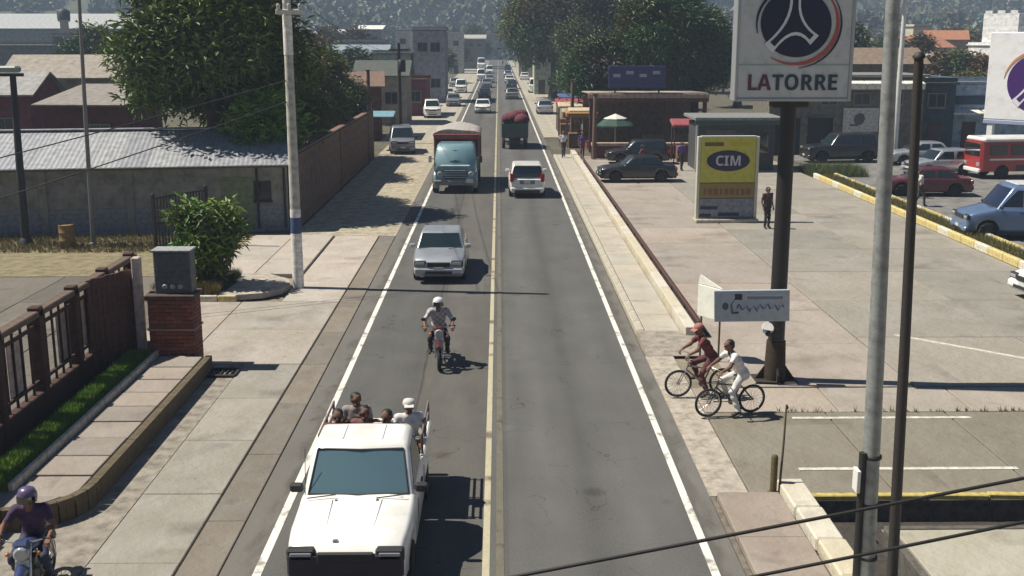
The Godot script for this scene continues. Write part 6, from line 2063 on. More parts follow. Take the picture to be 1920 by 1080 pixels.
func people() -> void:
	# rider in the lane
	motorbike("dark red motorcycle with its rider in the lane behind the pickup", Vector3(-1.30, 0, -26.1), 0.06, C(0.085, 0.014, 0.014))
	person("rider in a white helmet and pale checked shirt on the dark red motorcycle", Vector3(-1.30, 0, -26.1), 0.06, moto_pose(), {"shirt": C(0.50, 0.48, 0.50), "trousers": C(0.05, 0.035, 0.04), "helmet": C(0.74, 0.74, 0.74), "sleeve": 0.9, "curl": 1.0, "checks": true})
	# rider at the bottom left
	motorbike("blue and white motorcycle at the bottom left corner", Vector3(-6.35, 0, -14.55), 0.12, C(0.03, 0.05, 0.14))
	person("rider in a purple shirt and pale helmet at the bottom left corner", Vector3(-6.35, 0, -14.55), 0.12, moto_pose(), {"shirt": C(0.055, 0.028, 0.075), "trousers": C(0.03, 0.038, 0.075), "helmet": C(0.10, 0.07, 0.16), "sleeve": 0.6, "curl": 1.0})
	# cyclists at the driveway
	var bt := -PI / 2 + 0.28
	bicycle("small dark bicycle nearer the camera, ridden by the person in white", Vector3(4.95, 0.018, -22.15), bt, C(0.02, 0.025, 0.02))
	person("dark-haired person in white clothes astride the nearer bicycle", Vector3(4.95, 0.018, -22.15), bt, bike_pose(), {"shirt": C(0.66, 0.65, 0.64), "trousers": C(0.60, 0.59, 0.58), "sleeve": 0.5, "curl": 1.0, "skin": C(0.17, 0.09, 0.06)})
	bicycle("grey bicycle behind, ridden by the person in the dark red shirt", Vector3(4.55, 0.02, -23.4), -PI / 2 + 0.12, C(0.22, 0.2, 0.2))
	person("person in a dark red shirt bent over the handlebar of the rear bicycle", Vector3(4.55, 0.02, -23.4), -PI / 2 + 0.12, bike_pose(), {"shirt": C(0.14, 0.03, 0.03), "trousers": C(0.10, 0.03, 0.035), "sleeve": 0.5, "curl": 1.0, "nod": 0.3, "cap": C(0.35, 0.15, 0.13), "turn_head": 0.4})
	# in the pickup's bed
	var g := "people standing in the pickup's bed"
	var bed := [
		[-0.55, -0.98, 0.1, C(0.12, 0.03, 0.035), C(0.05, 0.04, 0.05), "person in a dark red top at the left front of the pickup bed"], [-0.12, -1.15, -0.1, C(0.16, 0.06, 0.06), C(0.06, 0.06, 0.08), "person in a brick-red top second from the left in the pickup bed"],
		[0.25, -0.96, 0.0, C(0.55, 0.50, 0.48), C(0.05, 0.05, 0.07), "person in a cream shirt in the middle of the pickup bed"], [0.56, -1.45, 0.25, C(0.66, 0.65, 0.64), C(0.08, 0.07, 0.07), "person in a white shirt at the right of the pickup bed"],
		[-0.35, -1.85, 0.0, C(0.28, 0.24, 0.22), C(0.05, 0.05, 0.06), "person in a greyish top at the back of the pickup bed"]]
	for i in bed.size():
		var b: Array = bed[i]
		var J := {"pelvis": Vector3(0, 0.36, 0), "chest": Vector3(0, 0.68, 0.02), "neck": Vector3(0, 0.83, 0.03), "head": Vector3(0, 0.95, 0.07), "sh": Vector3(-0.18, 0.77, 0.02), "el": Vector3(-0.25, 0.55, 0.08), "wr": Vector3(-0.18, 0.42, 0.24),
			"hp": Vector3(-0.09, 0.34, 0.02), "kn": Vector3(-0.13, 0.42, 0.22), "an": Vector3(-0.13, 0.07, 0.16), "to": Vector3(-0.14, 0.04, 0.28)}
		var o := {"shirt": b[3], "trousers": b[4], "sleeve": 0.6, "cell": 0.026, "skin": C(0.17, 0.09, 0.058), "turn_head": 0.5 * sin(i * 2.0)}
		if i == 3: o.cap = C(0.6, 0.58, 0.55)
		person(b[5], Vector3(-1.93 + b[0], 0.71, -16.45 + b[1]), b[2], J, o, g)
	# pedestrians
	var far := [
		[Vector3(11.2, 0.022, -45.6), 0.4, C(0.06, 0.03, 0.03), C(0.03, 0.025, 0.025), "person in dark clothes standing right of the yellow board sign", 0.0],
		[Vector3(4.35, 0.14, -73.0), 0.1, C(0.60, 0.58, 0.62), C(0.05, 0.04, 0.05), "person in a white shirt walking on the far pavement", 0.22],
		[Vector3(5.65, 0.022, -74.0), 0.0, C(0.09, 0.05, 0.20), C(0.10, 0.04, 0.06), "person in a purple shirt beside the low wall's far end", 0.15],
		[Vector3(11.0, 0.022, -66.5), 0.5, C(0.12, 0.05, 0.25), C(0.03, 0.03, 0.03), "person in a violet top by the bush left of the yellow sign", 0.1],
		[Vector3(19.9, 0.0, -52.0), 1.4, C(0.55, 0.54, 0.52), C(0.05, 0.06, 0.06), "person in a pale shirt standing behind the planter kerb near the maroon saloon", 0.2],
		[Vector3(8.4, 0.022, -64.5), 1.2, C(0.16, 0.05, 0.06), C(0.04, 0.04, 0.06), "person in a reddish top behind the parked black saloon", 0.2]]
	for f in far:
		var o := {"shirt": f[2], "trousers": f[3], "sleeve": 0.6, "cell": 0.03, "hands": false}
		o.hands = true
		person(f[4], f[0], f[1], standing(f[5], f[5] * 0.8), o)


# ------------------------------------------------------------------ town beyond
func house(nm: String, label: String, at: Vector3, w: float, d: float, h: float, wall: Color, roof: Color, kind := "flat", turn := 0.0, wins := 2, floors := 1, group := "", cat := "house") -> Node3D:  # base centre of the front wall at 'at', front to +z
	var t := thing(nm, label, cat, at, turn, group)
	var wm := mat("house_wall_%s" % wall.to_html(false), wall, 0.9, "dirty", 3.0)
	var rm := mat("house_roof_%s" % roof.to_html(false), roof, 0.8, "dirty", 2.5)
	add("wall", bx(Vector3(0, h / 2 - 0.1, -d / 2), Vector3(w, h + 0.2, d), 0.02), wm, t)
	var fr := mat("window_frame_grey", C(0.26, 0.25, 0.23), 0.7)
	var fh := h / floors
	for f in floors:
		for i in wins:
			var x := -w / 2 + w * (i + 0.75) / (wins + 0.5)
			if f == 0 and i == 0 and w > 2.5:
				var dr := put("door", bx(Vector3.ZERO, Vector3(0.95, 2.0, 0.06), 0.01).mesh(), mat("door_brown", C(0.07, 0.045, 0.03), 0.7), t, Vector3(x, 1.0, 0.03))
				put("handle", MB.new().ball(Vector3.ZERO, Vector3.ONE * 0.04, 6, 4).mesh(), chrome(), dr, Vector3(0.36, 0, 0.05))
			else:
				window(t, Vector3(x, f * fh + fh * 0.55, 0.015), minf(1.2, w / (wins + 1.2)), minf(1.1, fh * 0.4), fr)
	if kind == "gable":
		var rise := d * 0.22
		for s in [0, 1]:
			var z0 := 0.45 if s == 0 else -d - 0.45
			add("roof", MB.new().loft([[Vector3(-w / 2 - 0.35, h - 0.06, z0), Vector3(w / 2 + 0.35, h - 0.06, z0), Vector3(w / 2 + 0.35, h + 0.04, z0), Vector3(-w / 2 - 0.35, h + 0.04, z0)], [Vector3(-w / 2 - 0.35, h + rise - 0.06, -d / 2), Vector3(w / 2 + 0.35, h + rise - 0.06, -d / 2), Vector3(w / 2 + 0.35, h + rise + 0.04, -d / 2), Vector3(-w / 2 - 0.35, h + rise + 0.04, -d / 2)]], true, true, false), rm, t)
		for s in [-1, 1]:
			add("gable", MB.new().extr([Vector2(0.0, h - 0.08), Vector2(-d, h - 0.08), Vector2(-d / 2, h + rise - 0.1)], -0.05, 0.05, Transform3D(Basis(Vector3.BACK, Vector3.UP, Vector3.LEFT), Vector3(s * (w / 2 - 0.07), 0, 0))), wm, t)
	elif kind == "shed":
		add("roof", bx(Vector3(0, h + 0.35, -d / 2), Vector3(w + 0.6, 0.1, d + 1.2), 0.01, Basis(Vector3.RIGHT, 0.13)), rm, t)
		add("rear_wall", bx(Vector3(0, h + 0.28, -d + 0.2), Vector3(w, 0.56, 0.2)), wm, t)
	else:
		add("roof", bx(Vector3(0, h + 0.12, -d / 2), Vector3(w + 0.35, 0.16, d + 0.35), 0.02), rm, t)
		for s in [-1, 1]:
			add("parapet", bx(Vector3(s * (w / 2 - 0.02), h + 0.34, -d / 2), Vector3(0.16, 0.3, d)), wm, t)
		add("parapet", bx(Vector3(0, h + 0.345, -0.06), Vector3(w - 0.2, 0.3, 0.16)), wm, t)
	return t


func background() -> void:
	var tin := C(0.30, 0.30, 0.29)
	var rust := C(0.20, 0.12, 0.085)
	var grey := C(0.22, 0.22, 0.235)
	var g := ""
	# left-hand quarter
	house("house", "dull red house with a pale tin roof at the far left edge", Vector3(-32.5, 0, -70.0), 7.6, 6, 4.3, C(0.17, 0.055, 0.055), tin, "gable", 0.05, 3)
	house("house", "dark red-brown house hidden under the leaves of the mango tree", Vector3(-24.4, 0, -67.0), 5.0, 6, 4.0, C(0.11, 0.035, 0.03), C(0.24, 0.215, 0.19), "shed", -0.08, 2)
	house("house", "house with a rusty tan tin roof rising behind the red ones", Vector3(-30.0, 0, -80.0), 8.5, 7, 5.0, C(0.25, 0.22, 0.17), C(0.30, 0.265, 0.225), "gable", 0.1, 3)
	house("house", "long low shed with a pale flat roof at the top left edge", Vector3(-66.0, 0, -150.0), 16, 10, 6.8, C(0.17, 0.185, 0.18), C(0.42, 0.43, 0.43), "flat", 0.0, 5)
	house("warehouse", "long pale warehouse across the top left of the view", Vector3(-90.0, 0, -235.0), 30, 14, 9.8, C(0.24, 0.25, 0.25), C(0.40, 0.42, 0.42), "gable", 0.0, 8, 1, "", "warehouse")
	house("house", "grey flat house in front of the long pale warehouse", Vector3(-62.0, 0, -172.0), 9, 8, 8.0, C(0.18, 0.175, 0.185), grey, "flat", 0.0, 3, 2)
	var wt := thing("water_tower", "slim pale water tower with a black tank beside the warehouse", "water tower", Vector3(-75.0, 0, -200.0))
	add("shaft", MB.new().lathe([Vector2(0.9, 0), Vector2(0.7, 10.6), Vector2(1.0, 10.7), Vector2(1.0, 10.9)], 14), mat("tower_pale", C(0.38, 0.38, 0.4), 0.9, "dirty", 3.0), wt)
	add("tank", MB.new().lathe([Vector2(1.05, 10.9), Vector2(1.1, 12.4), Vector2(0.5, 12.8), Vector2(0.2, 12.9)], 14), mat("tank_black", C(0.02, 0.022, 0.028), 0.6), wt)
	house("house", "maroon house at the far end of the rust-brown wall", Vector3(-12.2, 0, -88.0), 6.5, 6, 4.2, C(0.125, 0.045, 0.036), C(0.17, 0.105, 0.075), "shed", 0.1, 3)
	house("house", "beige house with a dark tiled roof behind the blue awning", Vector3(-10.6, 0, -104.0), 4.6, 6, 4.4, C(0.27, 0.235, 0.19), C(0.075, 0.085, 0.07), "gable", 0.0, 2)
	house("house", "dark red shopfront between the beige house and the grey tower house", Vector3(-9.2, 0, -116.0), 4.0, 6, 3.6, C(0.125, 0.03, 0.03), rust, "flat", 0.0, 2)
	house("house", "long house with a blue-grey roof right of the mango tree", Vector3(-18.6, 0, -150.0), 8.0, 7, 5.4, C(0.20, 0.215, 0.23), C(0.24, 0.29, 0.34), "gable", 0.0, 3)
	house("house", "pale green house next to the one with the blue-grey roof", Vector3(-12.9, 0, -140.0), 4.6, 6, 5.9, C(0.26, 0.30, 0.255), C(0.17, 0.19, 0.19), "flat", 0.0, 2, 2)
	house("house", "grey house with a lavender wall above the blue-grey roof", Vector3(-22.3, 0, -192.0), 7, 7, 7.2, C(0.23, 0.225, 0.25), grey, "flat", 0.0, 3, 2)
	house("tower_house", "tall lavender-grey two-storey house beside the far left verge", Vector3(-8.4, 0, -140.5), 3.9, 8, 8.7, C(0.30, 0.295, 0.35), grey, "flat", 0.0, 2, 2)
	house("house", "house with a bright white roof highest on the left slope", Vector3(-29.0, 0, -260.0), 5.5, 6, 10.0, C(0.27, 0.27, 0.26), C(0.72, 0.72, 0.68), "shed", 0.0, 2, 2)
	house("house", "house with a pale roof left of the bright white one", Vector3(-37.0, 0, -252.0), 6.5, 6, 9.0, C(0.22, 0.22, 0.215), C(0.52, 0.53, 0.5), "shed", 0.0, 2, 2)
	house("house", "narrow white house between the white roof and the road", Vector3(-20.0, 0, -242.0), 3.0, 6, 9.4, C(0.52, 0.52, 0.5), grey, "flat", 0.0, 1, 2)
	house("house", "small pale house at the left foot of the road's end", Vector3(-9.6, 0, -262.0), 3.4, 6, 8.8, C(0.40, 0.42, 0.38), tin, "flat", 0.0, 1, 2)
	house("house", "brown house with a pale roof strip left of the road's end", Vector3(-7.2, 0, -305.0), 7.5, 7, 8.0, C(0.13, 0.115, 0.095), C(0.38, 0.38, 0.35), "shed", 0.0, 3, 2)
	house("house", "cream house at the right of the road's end", Vector3(6.4, 0, -238.0), 4.2, 6, 5.2, C(0.46, 0.43, 0.34), tin, "flat", 0.0, 2)
	house("house", "pale green two-storey house under the spreading tree", Vector3(7.0, 0, -162.0), 3.6, 8, 6.6, C(0.37, 0.42, 0.35), tin, "flat", 0.0, 2, 2)
	# blue awning and dark pole on the left verge
	var aw := thing("awning", "light blue awning on thin posts beside the dark pole on the left", "awning", Vector3(-8.3, 0, -80.0))
	add("canopy", bx(Vector3(0, 2.5, 0), Vector3(2.2, 0.08, 1.8), 0.02, Basis(Vector3.RIGHT, 0.16)), mat("awning_blue", C(0.15, 0.30, 0.36), 0.7, "dirty", 1.2), aw)
	for x in [-1.0, 1.0]:
		for z in [-0.8, 0.8]:
			add("post", MB.new().tube([Vector3(x, 0, z), Vector3(x, 2.45 - z * 0.12, z)], 0.035, 6), mat("dark_post"), aw)
	var dp := thing("utility_pole", "dark wooden utility pole with a transformer on the left verge", "pole", Vector3(-7.25, 0, -85.0))
	add("pole", MB.new().tube([Vector3(0, 0, 0), Vector3(0, 7.4, 0)], [0.17, 0.12], 10), mat("dark_wood_pole", C(0.035, 0.026, 0.02), 0.9, "dirty", 0.8), dp)
	add("transformer", MB.new().lathe([Vector2(0.26, 0), Vector2(0.3, 0.05), Vector2(0.3, 0.8), Vector2(0.2, 0.9)], 12, Basis.IDENTITY, Vector3(0.2, 5.3, 0.2)), mat("dark_post"), dp)
	add("crossarm", bx(Vector3(0, 6.9, 0), Vector3(1.5, 0.12, 0.12), 0.01), mat("dark_wood_pole"), dp)
	var mp := thing("utility_pole", "maroon-brown post at the end of the rust-brown wall", "pole", Vector3(-8.6, 0, -76.5))
	add("pole", MB.new().tube([Vector3(0, 0, 0), Vector3(0, 5.6, 0)], [0.13, 0.11], 10), mat("maroon_post", C(0.085, 0.04, 0.04), 0.8, "grain", 0.8), mp)
	add("cap", bx(Vector3(0, 5.64, 0), Vector3(0.3, 0.08, 0.3), 0.02), mat("maroon_post"), mp)
	hillside_houses()
	market()
	shops()


func hillside_houses() -> void:
	var spots := [
		[-150, -400, "w", "white house furthest left on the wooded hill"], [-118, -372, "t", "tin-roofed house low on the hill above the warehouse"], [-86, -420, "w", "white house above the water tower"], [-64, -380, "r", "rust-roofed house right of the water tower on the hill"],
		[-44, -410, "w", "white house on the hill straight above the mango tree"], [-30, -372, "t", "tin-roofed house on the hill right of the mango tree"], [-22, -430, "g", "grey house on the hill left of the road's end"], [-14, -395, "w", "white house nearest the road's end on the left hill"],
		[26, -400, "t", "tin-roofed house on the hill behind the dark trees"], [60, -380, "w", "white house on the hill just right of the tall sign"], [74, -425, "g", "grey house on the hill right of the tall sign"], [92, -372, "c", "cream house on the hill above the shop row"],
		[112, -410, "r", "rust-roofed house on the hill above the pink house"], [128, -385, "w", "white house on the hill left of the big white building"], [150, -420, "t", "tin-roofed house on the hill behind the big white building"], [170, -380, "c", "cream house furthest right on the wooded hill"]]
	for s in spots:
		var wc: Color = {"w": C(0.55, 0.55, 0.52), "t": C(0.3, 0.29, 0.27), "r": C(0.3, 0.22, 0.18), "g": C(0.25, 0.25, 0.27), "c": C(0.48, 0.43, 0.33)}[s[2]]
		var rc: Color = {"w": C(0.5, 0.5, 0.48), "t": C(0.42, 0.43, 0.43), "r": C(0.26, 0.11, 0.07), "g": C(0.3, 0.3, 0.3), "c": C(0.3, 0.17, 0.1)}[s[2]]
		house("hillside_house", s[3], Vector3(s[0], hgt(s[0], s[1]) - 0.3, s[1]), 8.5, 7, 5.0, wc, rc, "gable", 0.2 * sin(s[0]), 2, 1, "houses on the wooded hill")


func market() -> void:
	var t := thing("market_hall", "open-fronted market hall with red-brown posts and a beige roof edge", "building", Vector3(10.2, 0.02, -78.0))
	var br := mat("market_brown", C(0.105, 0.045, 0.03), 0.85, "dirty", 1.2)
	var be := mat("market_beige", C(0.40, 0.32, 0.25), 0.85, "dirty", 1.6)
	var sl := mat("market_roof", C(0.26, 0.22, 0.19), 0.85, "dirty", 2.0)
	add("rear_wall", bx(Vector3(0.2, 1.8, -6.0), Vector3(8.0, 3.6, 0.2)), mat("market_rear", C(0.20, 0.15, 0.105), 0.9, "dirty", 2.0), t)
	for i in 6:
		add("roof_sheet", bx(Vector3(-3.2 + i * 1.36, 3.95, -3.0), Vector3(1.34, 0.08, 7.0), 0.01, Basis(Vector3.RIGHT, -0.03)), sl if i % 2 else be, t)
	add("fascia", bx(Vector3(0.2, 3.86, 0.56), Vector3(8.3, 0.30, 0.1), 0.02), be, t)
	add("fascia_board", bx(Vector3(0.2, 3.58, 0.52), Vector3(8.26, 0.24, 0.1), 0.02), mat("market_red", C(0.14, 0.04, 0.035), 0.8, "dirty", 1.0), t)
	for x in [-3.7, -1.1, 1.5, 4.1]:
		add("post", bx(Vector3(x, 1.78, 0.35), Vector3(0.26, 3.56, 0.26), 0.02), br, t)
	add("counter", bx(Vector3(1.9, 0.55, -1.4), Vector3(3.6, 1.1, 0.8), 0.03), mat("market_counter", C(0.20, 0.145, 0.08), 0.8, "dirty", 1.0), t)
	var sg := thing("shop_sign", "purple-blue sign panel with pale marks above the market hall roof", "sign", Vector3(9.6, 4.1, -77.6))
	add("panel", bx(Vector3(0, 1.05, 0), Vector3(3.9, 1.5, 0.16), 0.02), mat("sign_purple", C(0.05, 0.05, 0.15), 0.5, "dirty", 1.0), sg)
	for i in 4:
		add("mark", bx(Vector3(-1.4 + i * 0.9, 1.15 + 0.2 * (i % 2), 0.088), Vector3(0.5, 0.22, 0.02), 0.004), mat("sign_mark", C(0.38, 0.40, 0.48), 0.5), sg)
	for x in [-1.5, 1.5]:
		add("leg", bx(Vector3(x, 0.15, 0), Vector3(0.1, 0.36, 0.1)), mat("dark_post"), sg)
	house("house", "low house with a pale green roof strip behind the purple-blue sign", Vector3(14.6, 0, -100.0), 6.0, 6, 5.0, C(0.17, 0.19, 0.18), C(0.36, 0.41, 0.40), "shed", 0.0, 2)
	var lw := thing("low_wall", "low red-brown wall with a beige coping in front of the market hall", "wall", Vector3(9.4, 0.02, -73.6))
	add("wall", bx(Vector3(0, 0.42, 0), Vector3(6.4, 0.84, 0.2)), mat("market_red"), lw)
	for i in 5:
		add("coping", bx(Vector3(-2.56 + i * 1.28, 0.93, 0), Vector3(1.27, 0.2, 0.5), 0.02), be, lw)
	var um := thing("parasol", "dark green parasol with a pale top in front of the market hall", "parasol", Vector3(8.0, 0.02, -76.0))
	add("pole", MB.new().tube([Vector3(0, 0, 0), Vector3(0, 2.6, 0)], 0.035, 7), mat("white_post"), um)
	add("canopy", MB.new().lathe([Vector2(1.25, 1.9), Vector2(1.25, 2.0), Vector2(0.7, 2.45), Vector2(0.65, 2.3)], 8, Basis.IDENTITY, Vector3.ZERO, false), mat("parasol_green", C(0.03, 0.07, 0.05), 0.8), um)
	add("canopy_top", MB.new().lathe([Vector2(0.8, 2.42), Vector2(0.78, 2.46), Vector2(0.1, 2.72), Vector2(0.02, 2.76)], 8, Basis.IDENTITY, Vector3.ZERO, false), mat("parasol_white", C(0.62, 0.62, 0.56), 0.8), um)
	add("foot", MB.new().lathe([Vector2(0.3, 0), Vector2(0.28, 0.08), Vector2(0.05, 0.1)], 12), mat("kerb_concrete"), um)
	# food stall at the kerb
	var st := thing("food_stall", "food stall with an orange-yellow canopy at the far end of the pavement", "stall", Vector3(6.15, 0.02, -82.0))
	add("counter", bx(Vector3(0, 0.5, 0), Vector3(1.9, 1.0, 0.9), 0.03), mat("stall_wood", C(0.16, 0.09, 0.05), 0.8, "dirty", 1.0), st)
	add("canopy", bx(Vector3(0, 2.42, 0.1), Vector3(2.3, 0.36, 1.8), 0.06, Basis(Vector3.RIGHT, 0.1)), mat("stall_orange", C(0.36, 0.20, 0.07), 0.8, "dirty", 1.1), st)
	add("canopy_top", bx(Vector3(0, 2.66, 0.0), Vector3(1.9, 0.12, 1.4), 0.04, Basis(Vector3.RIGHT, 0.1)), mat("stall_cream", C(0.50, 0.42, 0.30), 0.8, "dirty", 1.0), st)
	for x in [-1.05, 1.05]:
		for z in [-0.6, 0.85]:
			add("post", MB.new().tube([Vector3(x, 0, z), Vector3(x, 2.3, z)], 0.04, 6), br, st)
	var st2 := thing("food_stall", "smaller stall with a beige canopy behind the orange-yellow one", "stall", Vector3(5.9, 0.02, -91.0))
	add("counter", bx(Vector3(0, 0.5, 0), Vector3(1.6, 1.0, 0.8), 0.03), mat("stall_wood"), st2)
	add("canopy", bx(Vector3(0, 2.5, 0.1), Vector3(2.0, 0.2, 1.7), 0.06, Basis(Vector3.RIGHT, 0.14)), mat("stall_cream"), st2)
	for x in [-0.9, 0.9]:
		for z in [-0.6, 0.7]:
			add("post", MB.new().tube([Vector3(x, 0, z), Vector3(x, 2.42, z)], 0.04, 6), br, st2)
	# more stalls under coloured canopies between the market hall and the trees
	var stalls := [[6.3, -97.0, C(0.30, 0.05, 0.05), "stall with a dark red canopy beyond the market hall"], [9.0, -99.0, C(0.34, 0.17, 0.06), "stall with an orange canopy behind the market hall"], [7.0, -106.0, C(0.06, 0.10, 0.26), "stall with a blue canopy furthest along the right verge"], [12.4, -71.6, C(0.26, 0.06, 0.07), "small red-canopied stall at the right end of the low market wall"]]
	for s in stalls:
		var q := thing("market_stall", s[3], "stall", Vector3(s[0], 0.02, s[1]), 0.1 * sin(s[0] * 3.0), "stalls along the right verge")
		add("counter", bx(Vector3(0, 0.5, 0), Vector3(1.8, 1.0, 0.8), 0.03), mat("stall_wood"), q)
		add("canopy", bx(Vector3(0, 2.45, 0.1), Vector3(2.6, 0.22, 2.0), 0.06, Basis(Vector3.RIGHT, 0.12)), mat("canopy_%s" % (s[2] as Color).to_html(false), s[2], 0.8, "dirty", 1.0), q)
		for x in [-1.15, 1.15]:
			for z in [-0.7, 0.9]:
				add("post", MB.new().tube([Vector3(x, 0, z), Vector3(x, 2.36 - z * 0.1, z)], 0.04, 6), br, q)
	var crates := [[7.2, -75.2, C(0.28, 0.10, 0.05), "orange-brown crate beside the parasol"], [8.9, -75.0, C(0.10, 0.16, 0.06), "green crate right of the parasol"], [11.6, -75.4, C(0.30, 0.24, 0.12), "straw-coloured crate near the market counter"], [6.7, -80.2, C(0.26, 0.05, 0.05), "red crate in front of the orange-yellow stall"]]
	for c in crates:
		var q := thing("crate", c[3], "crate", Vector3(c[0], 0.02, c[1]), c[0])
		for k in 3:
			for z in [-0.24, 0.24]:
				add("slat", bx(Vector3(0, 0.12 + 0.2 * k, z), Vector3(0.8, 0.15, 0.03), 0.006), mat("crate_%s" % (c[2] as Color).to_html(false), c[2], 0.8, "dirty", 0.6), q)
			for x in [-0.385, 0.385]:
				add("slat", bx(Vector3(x, 0.12 + 0.2 * k, 0), Vector3(0.03, 0.15, 0.44), 0.006), mat("crate_%s" % (c[2] as Color).to_html(false)), q)
		add("contents", bx(Vector3(0, 0.3, 0), Vector3(0.72, 0.56, 0.42), 0.05), mat("crate_contents", C(0.2, 0.16, 0.06), 0.9, "dirty", 0.3), q)
	for a in [[6.35, -73.0, 4.2, "brown post beside the low market wall"], [5.75, -86.5, 4.6, "brown post between the two food stalls"]]:
		var p := thing("post", a[3], "post", Vector3(a[0], 0.0, a[1]))
		add("shaft", MB.new().tube([Vector3(0, 0, 0), Vector3(0.03, a[2], 0)], [0.16, 0.13], 9), mat("post_brown", C(0.15, 0.10, 0.07), 0.9, "dirty", 0.9), p)
		add("cap", bx(Vector3(0.03, a[2] + 0.03, 0), Vector3(0.36, 0.07, 0.36), 0.01), mat("post_brown"), p)
	for a in [[13.2, -68.0, 1.5, "yellowish bush left of the yellow board sign"], [13.9, -69.5, 2.2, "dark bush behind the yellow board sign"]]:
		var s := thing("shrub", a[3], "shrub", Vector3(a[0], 0.0, a[1]))
		add("stem", MB.new().tube([Vector3(0, 0, 0), Vector3(0.05, a[2] * 0.6, 0)], [0.05, 0.03], 6), mat("bark"), s)
		crown(s, [[Vector3(0, a[2] * 0.6, 0), a[2] * 0.45], [Vector3(0.4, a[2] * 0.8, 0), a[2] * 0.3]], 300, leaf_spray("spray_0.30", 7, 0.3, 0.048, 0.45), C(0.055, 0.075, 0.018), rng, "leaves", 0.8)


func shops() -> void:
	var k := thing("kiosk", "dark grey flat-roofed kiosk behind the yellow board sign", "kiosk", Vector3(14.2, 0.02, -66.5))
	var dk := mat("kiosk_dark", C(0.055, 0.055, 0.06), 0.7, "dirty", 1.2)
	add("wall", bx(Vector3(0, 1.4, -1.6), Vector3(4.6, 2.8, 3.0)), dk, k)
	add("roof", bx(Vector3(0, 3.1, -1.3), Vector3(5.2, 0.2, 4.2), 0.03), mat("kiosk_roof", C(0.19, 0.20, 0.19), 0.8, "dirty", 1.2), k)
	add("fascia", bx(Vector3(0, 2.9, 0.78), Vector3(5.2, 0.28, 0.08), 0.02), mat("kiosk_green", C(0.04, 0.08, 0.065), 0.7), k)
	for x in [-2.45, 2.45]:
		add("post", bx(Vector3(x, 1.5, 0.7), Vector3(0.12, 3.0, 0.12), 0.01), mat("kiosk_post", C(0.4, 0.4, 0.38), 0.6), k)
	add("shutter", bx(Vector3(-0.9, 1.4, -0.08), Vector3(1.7, 2.0, 0.05)), mat("kiosk_shutter", C(0.085, 0.08, 0.085), 0.5, "dirty", 0.8), k)
	add("hatch", bx(Vector3(1.2, 1.6, -0.08), Vector3(1.5, 1.1, 0.05), 0.01), glass(), k)
	# row of shops right of the tall sign
	var s := thing("shop_row", "olive-grey shop row with a white awning band and dark doorways", "shop", Vector3(23.6, 0.0, -76.0))
	var wm := mat("shop_wall", C(0.16, 0.145, 0.115), 0.9, "dirty", 2.2)
	add("wall", bx(Vector3(0, 2.6, -2.6), Vector3(10.4, 5.2, 5.0)), wm, s)
	add("roof", bx(Vector3(0, 5.28, -2.5), Vector3(10.8, 0.16, 5.6), 0.02), mat("kiosk_roof"), s)
	for i in 5:
		add("awning_panel", bx(Vector3(-1.0 + i * 1.3, 4.72, 0.45), Vector3(1.28, 0.42, 1.1), 0.03, Basis(Vector3.RIGHT, 0.2)), mat("awning_white", C(0.70, 0.69, 0.62), 0.7, "dirty", 1.0), s)
	for x in [-3.9, -1.7]:
		var d := add("doorway", bx(Vector3(x, 1.25, -0.09), Vector3(1.7, 2.5, 0.05), 0.01), mat("doorway_black", C(0.018, 0.018, 0.016), 0.8), s)
		add("frame", bx(Vector3(x, 2.54, -0.05), Vector3(1.9, 0.1, 0.12), 0.01), wm, d)
	for x in [-3.4, -1.2, 1.0, 3.2]:
		window(s, Vector3(x, 3.75, -0.085), 1.1, 0.75, mat("window_frame_grey", C(0.26, 0.25, 0.23), 0.7))
	var pn := add("banner", bx(Vector3(1.0, 2.35, -0.05), Vector3(2.4, 1.6, 0.06), 0.01), mat("banner_white", C(0.55, 0.55, 0.50), 0.6, "dirty", 1.0), s)
	add("banner_print", MB.new().extr(ring_full(0.36, 0.42, 20), -0.018, -0.008, Transform3D(Basis(Vector3.BACK, -0.5), Vector3(0.9, 2.4, 0))), mat("banner_grey", C(0.12, 0.12, 0.11), 0.6), pn)
	add("banner_print", bx(Vector3(0.55, 2.0, -0.015), Vector3(0.6, 0.12, 0.012)), mat("banner_grey"), pn)
	# dark teal column building and the light blue building
	house("house", "narrow dark teal shop beside the olive-grey shop row", Vector3(30.2, 0, -77.5), 2.6, 5, 4.6, C(0.045, 0.075, 0.085), C(0.09, 0.1, 0.1), "flat", 0.0, 1, 2, "", "shop")
	var lb := house("house", "light blue building with white awnings behind the red minibus", Vector3(35.2, 0, -79.0), 7.0, 7, 4.6, C(0.30, 0.40, 0.52), C(0.4, 0.42, 0.45), "flat", 0.0, 3, 1, "", "building")
	for i in 3:
		add("awning", bx(Vector3(-2.6 + i * 2.4, 2.75, 0.7), Vector3(2.2, 0.1, 1.5), 0.02, Basis(Vector3.RIGHT, 0.15)), mat("awning_white"), lb)
	add("dark_band", bx(Vector3(-1.6, 3.5, 0.04), Vector3(3.0, 0.6, 0.06), 0.01), mat("band_navy", C(0.02, 0.045, 0.09), 0.5), lb)
	var big := house("white_building", "big white building with a raised block and small dark windows", Vector3(66.0, 0, -151.0), 9.0, 10, 6.8, C(0.78, 0.78, 0.75), C(0.7, 0.7, 0.68), "flat", -1.1, 4, 1, "", "building")
	add("upper_block", bx(Vector3(-0.4, 9.0, -4.5), Vector3(5.6, 4.0, 7.0), 0.03), mat("house_wall_%s" % C(0.78, 0.78, 0.75).to_html(false)), big)
	for i in 3:
		add("upper_parapet", bx(Vector3(-2.4 + i * 2.0, 11.15, -1.05), Vector3(1.1, 0.5, 0.16)), mat("house_wall_%s" % C(0.78, 0.78, 0.75).to_html(false)), big)
